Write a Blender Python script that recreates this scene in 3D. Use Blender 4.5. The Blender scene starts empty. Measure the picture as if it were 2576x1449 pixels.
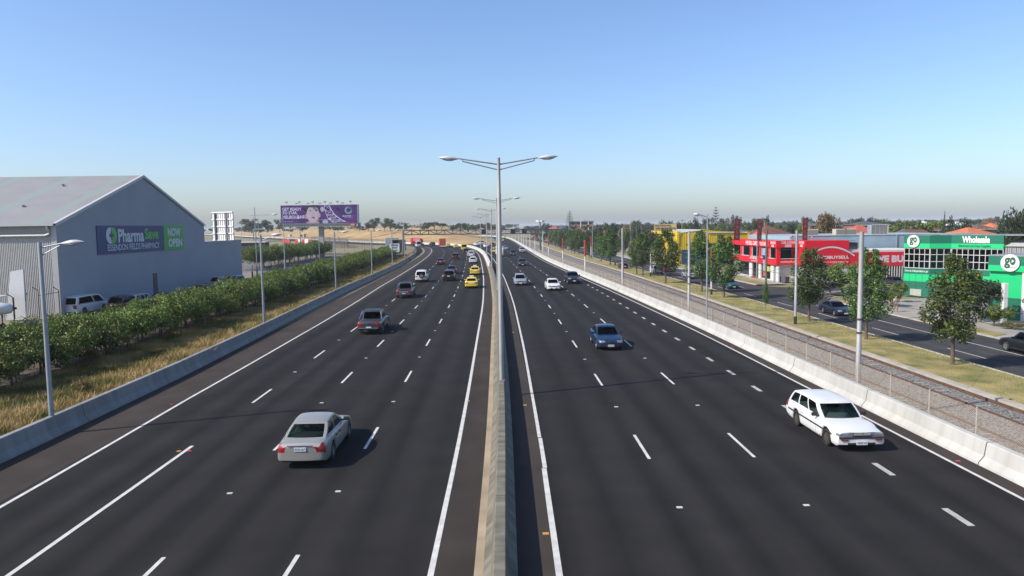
import bpy, bmesh, math, random
import numpy as np
from mathutils import Vector, Matrix
random.seed(7); RN = np.random.RandomState(11)
scene = bpy.context.scene
COL = scene.collection
# ------------------------------------------------------------------ camera (solved from dash spacing, lane width, verticals)
F, PITCH, ROLL, YAW, CH = 1842.0, .0846637, -.0141662, -.0206654, 8.343
PW, PH = 2576, 1449
_c, _s = math.cos(YAW), math.sin(YAW); _cp, _sp = math.cos(PITCH), math.sin(PITCH); _cr, _sr = math.cos(ROLL), math.sin(ROLL)
RIGHT = Vector((_c, _s, 0)); FH = Vector((-_s, _c, 0))
FWD = FH * _cp + Vector((0, 0, -_sp)); UP = FH * _sp + Vector((0, 0, _cp))
RIGHT2 = RIGHT * _cr + UP * _sr; UP2 = UP * _cr - RIGHT * _sr
EYE = Vector((0, 0, CH))
def ray(px, py):
    return FWD * F + RIGHT2 * (px - PW / 2) + UP2 * (PH / 2 - py)
def G(px, py, z=0.0):                       # photo measurement -> point on the level z
    d = ray(px, py); t = (z - CH) / d.z; return EYE + d * t
def AY(px, py, Y):                          # measurement -> point at depth Y
    d = ray(px, py); return EYE + d * (Y / d.y)
def AX(px, py, X):
    d = ray(px, py); return EYE + d * (X / d.x)
f2 = lambda a, b: (603.7 + a / 6, 469.6 + b / 6)
f3 = lambda a, b: (992.8 + a / 6, 523.2 + b / 6)
f4 = lambda a, b: (1247.7 + a / 6, 523.2 + b / 6)
f5 = lambda a, b: (1609.9 + a / 6, 509.8 + b / 6)
f6 = lambda a, b: (1932 + a / 6, 509.8 + b / 6)
f7 = lambda a, b: (2200.3 + .1458 * a, 509.8 + .1458 * b)
cam = bpy.data.cameras.new('camera'); camo = bpy.data.objects.new('camera', cam); COL.objects.link(camo)
cam.sensor_width = 36; cam.lens = F / PW * 36; cam.clip_end = 20000; cam.clip_start = .1
camo.matrix_world = Matrix(((RIGHT2.x, UP2.x, -FWD.x, 0), (RIGHT2.y, UP2.y, -FWD.y, 0), (RIGHT2.z, UP2.z, -FWD.z, CH), (0, 0, 0, 1)))
scene.camera = camo
# ------------------------------------------------------------------ light
SUN_EL, SUN_AZ = math.radians(40), math.atan2(-.94, -.34)
S = Vector((math.sin(SUN_AZ) * math.cos(SUN_EL), math.cos(SUN_AZ) * math.cos(SUN_EL), math.sin(SUN_EL)))
w = bpy.data.worlds.new('World'); scene.world = w; w.use_nodes = True
nt = w.node_tree; bg = nt.nodes['Background']; sk = nt.nodes.new('ShaderNodeTexSky')
sk.sky_type = 'NISHITA'; sk.sun_disc = False; sk.sun_elevation = SUN_EL; sk.sun_rotation = SUN_AZ
sk.altitude = 0; sk.air_density = 1.0; sk.dust_density = 1.25; sk.ozone_density = 5.5
vm = nt.nodes.new('ShaderNodeVectorMath'); vm.operation = 'MULTIPLY'; vm.inputs[1].default_value = (1.0, .985, 1.03); nt.links.new(sk.outputs[0], vm.inputs[0]); nt.links.new(vm.outputs[0], bg.inputs[0]); bg.inputs[1].default_value = .132
sl = bpy.data.lights.new('sun', 'SUN'); sl.energy = 4.2; sl.angle = math.radians(.5); sl.color = (1, .93, .82)
so = bpy.data.objects.new('sun', sl); COL.objects.link(so); so.rotation_euler = (-S).to_track_quat('-Z', 'Y').to_euler(); so.location = (-60, -40, 120)
scene.view_settings.view_transform = 'Standard'; scene.view_settings.look = 'None'; scene.view_settings.gamma = 1; scene.view_settings.exposure = .56
scene.cycles.max_bounces = 6; scene.cycles.transparent_max_bounces = 16; scene.cycles.diffuse_bounces = 3; scene.cycles.glossy_bounces = 3
# ------------------------------------------------------------------ materials
MATS = {}
KA = .80
def M(name, col, rough=.6, metal=0, var=.12, scale=2.0, bump=0, bscale=None, coat=0, spec=.5, var2=None, coords='Object', detail=4, sharp=.2):
    if name in MATS: return MATS[name]
    col = tuple(x * KA for x in col); var2 = tuple(x * KA for x in var2) if var2 else None
    m = bpy.data.materials.new(name); m.use_nodes = True; n = m.node_tree.nodes; l = m.node_tree.links; b = n['Principled BSDF']
    b.inputs['Roughness'].default_value = rough; b.inputs['Metallic'].default_value = metal
    b.inputs['Coat Weight'].default_value = coat; b.inputs['Coat Roughness'].default_value = .05; b.inputs['Specular IOR Level'].default_value = spec
    c = (*col, 1)
    if var:
        tc = n.new('ShaderNodeTexCoord'); ns = n.new('ShaderNodeTexNoise'); ns.inputs['Scale'].default_value = scale; ns.inputs['Detail'].default_value = detail
        l.new(tc.outputs[coords], ns.inputs['Vector'])
        rp = n.new('ShaderNodeValToRGB'); rp.color_ramp.elements[0].position = .5 - sharp; rp.color_ramp.elements[1].position = .5 + sharp
        a = var2 if var2 else tuple(min(1, x * (1 + var)) for x in col)
        rp.color_ramp.elements[0].color = (*[x * (1 - var) for x in col], 1); rp.color_ramp.elements[1].color = (*a, 1)
        l.new(ns.outputs['Fac'], rp.inputs[0]); l.new(rp.outputs[0], b.inputs['Base Color'])
        if bump:
            n2 = n.new('ShaderNodeTexNoise'); n2.inputs['Scale'].default_value = bscale or scale * 8; n2.inputs['Detail'].default_value = 5
            l.new(tc.outputs[coords], n2.inputs['Vector'])
            bp = n.new('ShaderNodeBump'); bp.inputs['Strength'].default_value = bump; bp.inputs['Distance'].default_value = .05
            l.new(n2.outputs['Fac'], bp.inputs['Height']); l.new(bp.outputs[0], b.inputs['Normal'])
    else: b.inputs['Base Color'].default_value = c
    MATS[name] = m; return m
def nodes(m): return m.node_tree.nodes, m.node_tree.links, m.node_tree.nodes['Principled BSDF']
def math_node(n, l, op, a, b=None, c=None):
    x = n.new('ShaderNodeMath'); x.operation = op
    for i, v in enumerate((a, b, c)):
        if v is None: continue
        if hasattr(v, 'links') or hasattr(v, 'is_linked'): l.new(v, x.inputs[i])
        else: x.inputs[i].default_value = v
    return x.outputs[0]
def mixcol(n, l, fac, a, b):
    x = n.new('ShaderNodeMix'); x.data_type = 'RGBA'
    for i, v in ((0, fac), (6, a), (7, b)):
        if hasattr(v, 'is_linked'): l.new(v, x.inputs[i])
        elif isinstance(v, tuple): x.inputs[i].default_value = (*v, 1)
        else: x.inputs[i].default_value = v
    return x.outputs[2]
def paint(name, col, metal=.0, rough=.35): return M('paint_' + name, col, rough, metal, var=.04, scale=.7, coat=.4)
def glass_mat(name, tint=(.30, .37, .38), mixf=.25):
    if name in MATS: return MATS[name]
    m = bpy.data.materials.new(name); m.use_nodes = True; n = m.node_tree.nodes; l = m.node_tree.links
    for x in list(n):
        if x.type != 'OUTPUT_MATERIAL': n.remove(x)
    out = [x for x in n if x.type == 'OUTPUT_MATERIAL'][0]
    tr = n.new('ShaderNodeBsdfTransparent'); tr.inputs[0].default_value = (*tint, 1)
    gl = n.new('ShaderNodeBsdfGlossy'); gl.inputs['Roughness'].default_value = .03; gl.inputs[0].default_value = (.9, .95, 1, 1)
    lw = n.new('ShaderNodeFresnel'); lw.inputs[0].default_value = 1.33
    ad = math_node(n, l, 'ADD', lw.outputs[0], mixf * .2)
    mx = n.new('ShaderNodeMixShader'); l.new(ad, mx.inputs[0]); l.new(tr.outputs[0], mx.inputs[1]); l.new(gl.outputs[0], mx.inputs[2]); l.new(mx.outputs[0], out.inputs[0])
    MATS[name] = m; return m
# ------------------------------------------------------------------ mesh builder
class MB:
    def __init__(s): s.v = []; s.f = []
    def add(s, vs, fs):
        o = len(s.v); s.v.extend([tuple(x) for x in vs]); s.f.extend([tuple(i + o for i in f) for f in fs]); return s
    def quad(s, a, b, c, d): return s.add((a, b, c, d), ((0, 1, 2, 3),))
    def poly(s, pts): return s.add(pts, (tuple(range(len(pts))),))
    def box(s, c, d, rz=0, bevel=0):
        x, y, z = d[0] / 2, d[1] / 2, d[2] / 2; ca, sa = math.cos(rz), math.sin(rz)
        if bevel:
            bmx = bmesh.new(); bmesh.ops.create_cube(bmx, size=1)
            for vv in bmx.verts: vv.co = Vector((vv.co.x * d[0], vv.co.y * d[1], vv.co.z * d[2]))
            bmesh.ops.bevel(bmx, geom=bmx.edges[:], offset=bevel, segments=2, affect='EDGES', profile=.5)
            bmx.verts.index_update()
            vs = [(c[0] + q.co.x * ca - q.co.y * sa, c[1] + q.co.x * sa + q.co.y * ca, c[2] + q.co.z) for q in bmx.verts]
            fs = [[q.index for q in ff.verts] for ff in bmx.faces]; bmx.free(); return s.add(vs, fs)
        vs = []
        for sx, sy, sz in ((-1, -1, -1), (1, -1, -1), (1, 1, -1), (-1, 1, -1), (-1, -1, 1), (1, -1, 1), (1, 1, 1), (-1, 1, 1)):
            px, py = sx * x, sy * y; vs.append((c[0] + px * ca - py * sa, c[1] + px * sa + py * ca, c[2] + sz * z))
        return s.add(vs, ((0, 3, 2, 1), (4, 5, 6, 7), (0, 1, 5, 4), (1, 2, 6, 5), (2, 3, 7, 6), (3, 0, 4, 7)))
    def b2(s, lo, hi): return s.box([(a + b) / 2 for a, b in zip(lo, hi)], [abs(b - a) for a, b in zip(lo, hi)])
    def tube(s, pts, r, n=8, cap=True):
        pts = [Vector(p) for p in pts]; rs = r if isinstance(r, (list, tuple)) else [r] * len(pts)
        o = len(s.v); 
        for i, p in enumerate(pts):
            t = (pts[min(i + 1, len(pts) - 1)] - pts[max(i - 1, 0)]).normalized()
            a = t.cross(Vector((0, 0, 1))) if abs(t.z) < .95 else t.cross(Vector((0, 1, 0)))
            a.normalize(); b = t.cross(a)
            for k in range(n):
                an = 2 * math.pi * k / n; q = p + (a * math.cos(an) + b * math.sin(an)) * rs[i]; s.v.append(tuple(q))
        for i in range(len(pts) - 1):
            for k in range(n):
                k2 = (k + 1) % n; s.f.append((o + i * n + k, o + i * n + k2, o + (i + 1) * n + k2, o + (i + 1) * n + k))
        if cap:
            s.f.append(tuple(o + k for k in range(n))); s.f.append(tuple(o + (len(pts) - 1) * n + k for k in reversed(range(n))))
        return s
    def lathe(s, prof, c=(0, 0, 0), n=16, axis='z'):
        o = len(s.v)
        for r, h in prof:
            for k in range(n):
                an = 2 * math.pi * k / n; x, y = r * math.cos(an), r * math.sin(an)
                q = (x, y, h) if axis == 'z' else ((h, x, y) if axis == 'x' else (x, h, y))
                s.v.append((c[0] + q[0], c[1] + q[1], c[2] + q[2]))
        for i in range(len(prof) - 1):
            for k in range(n):
                k2 = (k + 1) % n; s.f.append((o + i * n + k, o + i * n + k2, o + (i + 1) * n + k2, o + (i + 1) * n + k))
        s.f.append(tuple(o + k for k in reversed(range(n)))); s.f.append(tuple(o + (len(prof) - 1) * n + k for k in range(n)))
        return s
    def prism(s, outline, a, b):                # outline: 2-D pts; a,b: functions mapping pt -> 3-D
        n = len(outline); vs = [a(p) for p in outline] + [b(p) for p in outline]
        fs = [tuple(range(n)), tuple(reversed(range(n, 2 * n)))] + [(i, i + n, (i + 1) % n + n, (i + 1) % n) for i in range(n)]
        return s.add(vs, fs)
    def mesh(s, name, mat, smooth=False):
        me = bpy.data.meshes.new(name); me.from_pydata(s.v, [], s.f)
        if mat is not None: me.materials.append(mat)
        if smooth: me.polygons.foreach_set('use_smooth', [True] * len(me.polygons))
        me.update(); return me
    def build(s, name, mat, parent=None, smooth=False, fix=True):
        me = s.mesh(name, mat, smooth)
        if fix and len(me.polygons) < 60000:
            b = bmesh.new(); b.from_mesh(me); bmesh.ops.recalc_face_normals(b, faces=b.faces); b.to_mesh(me); b.free()
        o = bpy.data.objects.new(name, me); COL.objects.link(o)
        if parent: o.parent = parent
        return o
def smooth_angle(o, deg=35):
    me = o.data; me.polygons.foreach_set('use_smooth', [True] * len(me.polygons))
    b = bmesh.new(); b.from_mesh(me); th = math.radians(deg)
    for e in b.edges:
        if len(e.link_faces) == 2 and e.calc_face_angle(0) > th: e.smooth = False
    b.to_mesh(me); b.free(); return o
def tag(o, label=None, cat=None, group=None, kind=None):
    if label: o['label'] = label
    if cat: o['category'] = cat
    if group: o['group'] = group
    if kind: o['kind'] = kind
    return o
def empty(name, loc, rz=0, label=None, cat=None, group=None):
    o = bpy.data.objects.new(name, None); COL.objects.link(o); o.location = loc; o.rotation_euler = (0, 0, rz); o.empty_display_size = .2
    return tag(o, label, cat, group)
KIDS = {}
def kids(o): return [c for c in COL.objects if c.parent == o]
def copy_tree(o, loc, rz=0, label=None, scale=None):
    r = o.copy(); COL.objects.link(r); r.location = loc; r.rotation_euler = (0, 0, rz)
    if scale: r.scale = scale
    if label: r['label'] = label
    for ch in list(o.children):
        c = ch.copy(); COL.objects.link(c); c.parent = r
        for g in list(ch.children):
            d = g.copy(); COL.objects.link(d); d.parent = c
    return r
ORD = ['nearest', 'second nearest', 'third nearest', 'fourth nearest', 'fifth nearest', 'sixth nearest', 'seventh nearest', 'eighth nearest', 'ninth nearest', 'tenth nearest', 'eleventh nearest', 'twelfth nearest', 'thirteenth nearest', 'fourteenth nearest', 'fifteenth nearest', 'sixteenth nearest', 'seventeenth nearest', 'eighteenth nearest', 'nineteenth nearest', 'twentieth nearest']
def text_mesh(s, height, bold=0.0, width=None, spacing=1.0):
    cu = bpy.data.curves.new('t', 'FONT'); cu.body = s; cu.align_x = 'CENTER'; cu.align_y = 'CENTER'; cu.size = 1; cu.offset = bold; cu.space_character = spacing; cu.resolution_u = 3
    o = bpy.data.objects.new('t', cu); COL.objects.link(o); dg = bpy.context.evaluated_depsgraph_get(); dg.update()
    me = bpy.data.meshes.new_from_object(o.evaluated_get(dg)); bpy.data.objects.remove(o); bpy.data.curves.remove(cu)
    vs = np.array([v.co[:] for v in me.vertices]); fs = [tuple(p.vertices) for p in me.polygons]; bpy.data.meshes.remove(me)
    lo = vs.min(0); hi = vs.max(0); vs = vs - (lo + hi) / 2
    k = height / (hi[1] - lo[1]); kx = (width / (hi[0] - lo[0])) if width else k
    vs[:, 0] *= kx; vs[:, 1] *= k
    return vs, fs
def text(parent, s, center, right, up, height, mat, width=None, bold=.0, off=.012, spacing=1.0, name='lettering'):
    vs, fs = text_mesh(s, height, bold, width, spacing); r = Vector(right).normalized(); u = Vector(up).normalized(); nn = r.cross(u); c = Vector(center) + nn * off
    mb = MB(); mb.add([tuple(c + r * x + u * y) for x, y, _ in vs], fs)
    return mb.build(name, mat, parent, fix=False)
def interp(tab, t):
    if t <= tab[0][0]: return tab[0][1]
    for (a, x), (b, y) in zip(tab, tab[1:]):
        if t <= b: return x + (y - x) * (t - a) / (b - a)
    return tab[-1][1]
def catmull(pts, step=4.0):
    P = [Vector((*p, 0)) for p in pts]; P = [P[0] * 2 - P[1]] + P + [P[-1] * 2 - P[-2]]; out = []
    for i in range(1, len(P) - 2):
        a, b, c, d = P[i - 1:i + 3]; n = max(2, int((c - b).length / step))
        for k in range(n):
            t = k / n; out.append(.5 * ((2 * b) + (c - a) * t + (2 * a - 5 * b + 4 * c - d) * t * t + (3 * b - a - 3 * c + d) * t ** 3))
    out.append(P[-2]); return out
class Path:
    def __init__(s, pts, step=4.0):
        s.p = catmull(pts, step); s.s = [0]
        for a, b in zip(s.p, s.p[1:]): s.s.append(s.s[-1] + (b - a).length)
        s.t = [(s.p[min(i + 1, len(s.p) - 1)] - s.p[max(i - 1, 0)]).normalized() for i in range(len(s.p))]
    def at(s, d):
        i = int(np.searchsorted(s.s, d)); i = min(max(i, 1), len(s.p) - 1); k = (d - s.s[i - 1]) / (s.s[i] - s.s[i - 1])
        return s.p[i - 1].lerp(s.p[i], k), s.t[i - 1].lerp(s.t[i], k).normalized()
    def pt(s, d, off, z=0):
        p, t = s.at(d); return Vector((p.x + t.y * off, p.y - t.x * off, z))
    def sY(s, Y): return float(np.interp(Y, [q.y for q in s.p], s.s))
    def tangent(s, Y):
        return s.at(s.sY(Y))[1]
def strip(name, path, offs, zs, s0, s1, mat, parent=None, uvm=True, step=3.0, build=True, smooth=False):
    # sweeps a lateral profile (offsets, heights; values or functions of distance) along a path
    n = max(2, int((s1 - s0) / step)); mb = MB(); uv = []
    ds = [s0 + (s1 - s0) * i / n for i in range(n + 1)]; k = len(offs)
    for d in ds:
        for o, z in zip(offs, zs):
            oo = o(d) if callable(o) else o; mb.v.append(tuple(path.pt(d, oo, z))); uv.append((oo, d))
    for i in range(n):
        for j in range(k - 1): mb.f.append((i * k + j, i * k + j + 1, (i + 1) * k + j + 1, (i + 1) * k + j))
    o = mb.build(name, mat, parent, smooth=smooth, fix=False)
    if uvm:
        ul = o.data.uv_layers.new(name='UVMap'); vi = np.empty(len(o.data.loops), int); o.data.loops.foreach_get('vertex_index', vi)
        ul.data.foreach_set('uv', np.array(uv)[vi].ravel())
    return o
# ------------------------------------------------------------------ paths
C = Path([(-.10, -40), (-.10, 4), (-.05, 15), (.08, 25), (.14, 35), (.15, 50), (.13, 78), (-.15, 100), (-.55, 122), (-1.35, 152), (-2.4, 186), (-3.95, 223), (-6.7, 261), (-11.8, 301), (-19.5, 328), (-33, 354), (-55, 388), (-80, 432), (-135, 545), (-218, 716), (-409, 1110), (-600, 1500)])
R = Path([(16.3, -40), (16.3, 30), (16.15, 55), (15.6, 75), (14.9, 95), (13.9, 118), (12.2, 160), (11.4, 200), (10.7, 275), (9.8, 395), (7.7, 492), (2.5, 555), (-14, 620), (-50, 690), (-100, 760)])
def SX(Y): return interp([(0, 0), (95, 0), (120, -.5), (155, -1.2), (210, -3.2), (330, -4.6), (420, -5.5), (600, -14)], Y)
SP = Path([(SX(y), y) for y in range(-40, 620, 20)])         # shift of everything beside the tramway
zR = -1.75
# ------------------------------------------------------------------ ground materials
def asphalt(name, col, streak=.25, lane=3.5, off=0.0):
    m = M(name, col, .9, var=.24, scale=.5, bump=.3, bscale=60, spec=.12, detail=12, sharp=.3)
    n, l, b = nodes(m); src = b.inputs['Base Color'].links[0].from_socket
    uv = n.new('ShaderNodeUVMap'); sp = n.new('ShaderNodeSeparateXYZ'); l.new(uv.outputs[0], sp.inputs[0])
    ph = math_node(n, l, 'MULTIPLY', math_node(n, l, 'ADD', sp.outputs[0], off), 2 * math.pi / (lane / 2))
    sn = math_node(n, l, 'SINE', ph); nz = n.new('ShaderNodeTexNoise'); nz.inputs['Scale'].default_value = 1
    mp = n.new('ShaderNodeMapping'); mp.inputs['Scale'].default_value = (1.2, .03, 1); l.new(uv.outputs[0], mp.inputs[0]); l.new(mp.outputs[0], nz.inputs['Vector'])
    k = math_node(n, l, 'MULTIPLY_ADD', sn, streak * .5, math_node(n, l, 'MULTIPLY_ADD', nz.outputs['Fac'], streak * 2.4, 1 - streak * 1.2))
    sc = n.new('ShaderNodeVectorMath'); sc.operation = 'SCALE'; l.new(src, sc.inputs[0]); l.new(k, sc.inputs['Scale']); l.new(sc.outputs[0], b.inputs['Base Color'])
    # fine aggregate speckle
    return m
m_asph = asphalt('asphalt_lanes', (.0235, .0222, .0222), .36)
m_shld = asphalt('asphalt_shoulder', (.056, .046, .040), .2, 9)
m_serv = asphalt('asphalt_service', (.062, .060, .062), .16, 3.3)
m_mark = M('road_paint', (.62, .61, .57), .7, var=.16, scale=2.5)
m_mark2 = M('road_paint_worn', (.44, .43, .39), .75, var=.25, scale=3)
m_path = M('footpath_concrete', (.34, .31, .27), .85, var=.14, scale=.8, bump=.1)
m_dirt = M('verge_soil', (.22, .15, .085), .95, var=.35, scale=.6, bump=.5, bscale=12, var2=(.27, .22, .12))
m_mulch = M('mulch', (.075, .055, .042), .95, var=.4, scale=1.5, bump=.6, bscale=15)
m_tarmac = M('yard_gravel', (.22, .19, .16), .95, var=.22, scale=.25, bump=.2)
m_dryg = M('dry_paddock', (.44, .26, .085), .95, var=.3, scale=.07, bump=.4, bscale=3, var2=(.56, .38, .15), detail=8)
m_green = M('verge_grass', (.19, .195, .045), .95, var=.3, scale=.5, bump=.6, bscale=25, var2=(.42, .33, .13), detail=8)
m_ballast = M('ballast_stone', (.20, .185, .165), .95, var=.75, scale=9, bump=1.0, bscale=7, detail=7, sharp=.1)
m_kerb = M('kerb_concrete', (.43, .39, .33), .85, var=.15, scale=1.2, bump=.1)
def concrete(name, col, stain=.3, joint=6.0):
    m = M(name, col, .85, var=.10, scale=.5, bump=.12, bscale=30); n, l, b = nodes(m); src = b.inputs['Base Color'].links[0].from_socket
    uv = n.new('ShaderNodeUVMap'); sp = n.new('ShaderNodeSeparateXYZ'); l.new(uv.outputs[0], sp.inputs[0])
    fr = math_node(n, l, 'FRACT', math_node(n, l, 'MULTIPLY', sp.outputs[1], 1 / joint)); ln = math_node(n, l, 'LESS_THAN', fr, .05 / joint)
    nz = n.new('ShaderNodeTexNoise'); nz.inputs['Scale'].default_value = 1; nz.inputs['Detail'].default_value = 6; mp = n.new('ShaderNodeMapping'); mp.inputs['Scale'].default_value = (.9, 2.2, 1)
    l.new(uv.outputs[0], mp.inputs[0]); l.new(mp.outputs[0], nz.inputs['Vector'])
    cr = n.new('ShaderNodeValToRGB'); cr.color_ramp.elements[0].position = .35; cr.color_ramp.elements[1].position = .62
    cr.color_ramp.elements[0].color = (1 - stain, 1 - stain, 1 - stain * 1.15, 1); cr.color_ramp.elements[1].color = (1, 1, 1, 1); l.new(nz.outputs['Fac'], cr.inputs[0])
    mm = n.new('ShaderNodeMix'); mm.data_type = 'RGBA'; mm.blend_type = 'MULTIPLY'; mm.inputs[0].default_value = 1; l.new(src, mm.inputs[6]); l.new(cr.outputs[0], mm.inputs[7])
    l.new(mixcol(n, l, ln, mm.outputs[2], (.05, .05, .045)), b.inputs['Base Color']); return m
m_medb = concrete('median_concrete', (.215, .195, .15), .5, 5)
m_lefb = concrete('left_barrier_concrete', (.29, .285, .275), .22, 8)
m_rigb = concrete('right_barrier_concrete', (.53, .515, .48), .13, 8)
# ------------------------------------------------------------------ ground sheet, one mesh out to the horizon
def st(o): return tag(o, kind='structure')
rows = [-40 + 8 * i for i in range(78)] + [600, 700, 900, 1400, 2200, 3500, 6000, 9000]; mb = MB(); K = 10
for y in rows:
    rx = R.at(R.sY(min(y, 540)))[0].x; zl = -.06
    for x, z in ((-9000, zl), (-1500, zl), (-300, zl), (-60, zl), (rx + .2, zl), (rx + .24, zR - .12), (60, zR - .12), (300, zR - .12), (1500, zR - .12), (9000, zR - .12)): mb.v.append((x, y, z))
for i in range(len(rows) - 1):
    for j in range(K - 1): mb.f.append((i * K + j, i * K + j + 1, (i + 1) * K + j + 1, (i + 1) * K + j))
st(mb.build('ground', M('ground_dry', (.30, .215, .11), .95, var=.3, scale=.02, bump=.3, bscale=1.5, var2=(.26, .25, .12), detail=8)))
# ------------------------------------------------------------------ carriageways
S1 = C.s[-1]; sY = C.sY
st(strip('road_shoulder', C, [-18.6, -.2], [0, 0], 0, S1, m_shld))
def rowsheet(name, y0, y1, lf, rf, z, mat, step=5):
    mb = MB(); uv = []; n = int((y1 - y0) / step)
    for i in range(n + 1):
        y = y0 + (y1 - y0) * i / n; a = C.at(sY(y))[0].x + lf; b = R.at(R.sY(y))[0].x + rf; cx = C.at(sY(y))[0].x
        mb.v += [(a, y, z), (b, y, z)]; uv += [(a - cx, y), (b - cx, y)]
    for i in range(n): mb.f.append((2 * i, 2 * i + 1, 2 * i + 3, 2 * i + 2))
    o = mb.build(name, mat, fix=False); ul = o.data.uv_layers.new(name='UVMap'); vi = np.empty(len(o.data.loops), int); o.data.loops.foreach_get('vertex_index', vi); ul.data.foreach_set('uv', np.array(uv)[vi].ravel()); return st(o)
rowsheet('road_shoulder', -40, 290, .2, .1, 0, m_shld)
rowsheet('road', -40, 288, 1.45, -.75, .004, m_asph)
st(strip('road', C, [-15.6, -1.6], [.004, .004], 0, S1, m_asph))
st(strip('road_shoulder', C, [.2, 14.6], [-.004, -.004], sY(240), S1, m_shld)); st(strip('road', C, [1.45, 13.2], [.001, .001], sY(270), S1, m_asph))
st(strip('road', R, [-9.6, .1], [-.003, -.003], R.sY(262), R.s[-1], m_asph))
# painted markings
s_ = lambda Y: Y + 40
mk = MB(); mk2 = MB()
def line(mbx, path, off, s0, s1, wd, z=.0085, step=4):
    of = off if callable(off) else (lambda s: off)
    n = max(1, int((s1 - s0) / step))
    for i in range(n):
        a, b = s0 + (s1 - s0) * i / n, s0 + (s1 - s0) * (i + 1) / n
        mbx.quad(path.pt(a, of(a) - wd / 2, z), path.pt(a, of(a) + wd / 2, z), path.pt(b, of(b) + wd / 2, z), path.pt(b, of(b) - wd / 2, z))
LE = [(s_(y), o) for y, o in ((0, -15.15), (22, -15.3), (36, -15.57), (46, -15.6), (63, -15.75), (105, -16.35), (156, -16.15), (205, -16.3), (246, -16.35), (284, -15.9), (330, -15.6))]
line(mk, C, lambda s: interp(LE, s), 0, sY(420), .14); line(mk, C, -1.68, 0, sY(420), .15)
RLE = [(s_(y), o) for y, o in ((0, 1.35), (17, 1.41), (26, 1.46), (36, 1.51), (50, 1.62), (120, 1.66), (300, 1.55))]
line(mk, C, lambda s: interp(RLE, s), 0, s_(24.6), .165); line(mk, C, lambda s: interp(RLE, s) + .03, s_(24.65), s_(28.2), .15); line(mk, C, lambda s: interp(RLE, s) + .01, s_(28.3), sY(500), .14)
line(mk, R, -.72, 0, R.sY(560), .13); line(mk, R, -9.0, R.sY(285), R.sY(560), .16)
def dashes(off, y0, y1, ln, per, wd=.115, path=C, mbx=mk, z=.0085):
    y = y0
    while y < y1: line(mbx, path, off, path.s[0] + path.sY(y), path.sY(y) + ln, wd, z, 99); y += per
dashes(-5.2, 3.2, 420, 3, 12); dashes(-8.63, 3.2, 420, 3, 12); dashes(-12.03, 35, 420, 3, 12); line(mk, C, -12.03, 0, s_(28), .14)
dashes(5.25, 1.4, 400, 3, 12); dashes(9.0, 1.4, 400, 3, 12)
dashes(12.85, 15.2, 106, 1.25, 4.05, .2, mbx=mk2)
for off, ph in ((-5.2, 10.7), (-8.63, 10.7), (-12.03, 42.5), (5.25, 8.9), (9.0, 8.9)):      # raised reflective pavement markers
    y = ph
    while y < 170: p = C.pt(sY(y), off, .012); mk.box(p, (.17, .11, .022)); y += 12
st(mk.build('lane_markings', m_mark, fix=False)); st(mk2.build('lane_markings', m_mark2, fix=False))
rp = MB(); ap = MB()
for Y in (15, 27.4): rp.box((-11.75, Y, .015), (.14, .12, .02)); ap.box((-12.15, Y, .015), (.14, .12, .02))
for Y in (35, 59, 83): rp.box((-15.75, Y, .015), (.13, .1, .02))
for Y in (19.2, 33.5, 57): ap.box((1.22, Y, .015), (.17, .13, .02))
for Y in (34.5, 58.5): ap.box((-1.45, Y, .015), (.13, .1, .02))
for Y in (24.4, 48.4): rp.box((R.at(R.sY(Y))[0].x - .45, Y, .015), (.14, .1, .02))
st(rp.build('lane_markings', M('reflector_red', (.55, .04, .06), .4, var=0), fix=False)); st(ap.build('lane_markings', M('reflector_amber', (.62, .33, .06), .4, var=0), fix=False))
# ------------------------------------------------------------------ barriers (concrete, swept profile)
SM = sY(470)
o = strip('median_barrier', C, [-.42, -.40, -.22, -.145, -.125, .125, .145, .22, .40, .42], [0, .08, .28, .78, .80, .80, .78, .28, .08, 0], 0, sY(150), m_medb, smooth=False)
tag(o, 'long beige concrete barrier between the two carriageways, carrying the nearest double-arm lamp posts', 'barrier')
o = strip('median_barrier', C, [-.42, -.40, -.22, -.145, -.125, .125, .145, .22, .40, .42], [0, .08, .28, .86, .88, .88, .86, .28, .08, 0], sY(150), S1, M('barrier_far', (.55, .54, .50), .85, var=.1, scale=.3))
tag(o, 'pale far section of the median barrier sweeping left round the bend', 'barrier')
st(strip('gutter', C, [-.64, -.41], [.007, .012], 0, sY(330), M('gutter_concrete', (.36, .285, .19), .9, var=.2, scale=.8)))
LB = [(0, -18.2), (s_(42), -18.2), (s_(56), -18.55), (s_(74), -19.2), (s_(95), -19.6), (s_(157), -19.35), (s_(190), -19.6), (s_(260), -21), (s_(400), -19)]
def lb(d): return lambda s: interp(LB, s) + d
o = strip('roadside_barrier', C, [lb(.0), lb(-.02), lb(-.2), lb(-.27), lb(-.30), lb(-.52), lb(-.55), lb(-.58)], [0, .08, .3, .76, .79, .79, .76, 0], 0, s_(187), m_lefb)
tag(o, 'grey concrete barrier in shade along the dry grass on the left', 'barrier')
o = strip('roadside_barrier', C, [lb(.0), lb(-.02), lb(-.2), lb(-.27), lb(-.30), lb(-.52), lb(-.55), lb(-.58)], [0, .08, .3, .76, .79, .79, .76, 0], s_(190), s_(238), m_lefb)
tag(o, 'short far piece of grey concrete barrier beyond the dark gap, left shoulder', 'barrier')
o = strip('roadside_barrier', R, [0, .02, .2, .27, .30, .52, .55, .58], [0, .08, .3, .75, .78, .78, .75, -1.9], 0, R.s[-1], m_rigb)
tag(o, 'bright sunlit white concrete barrier along the right edge of the freeway', 'barrier')
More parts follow.
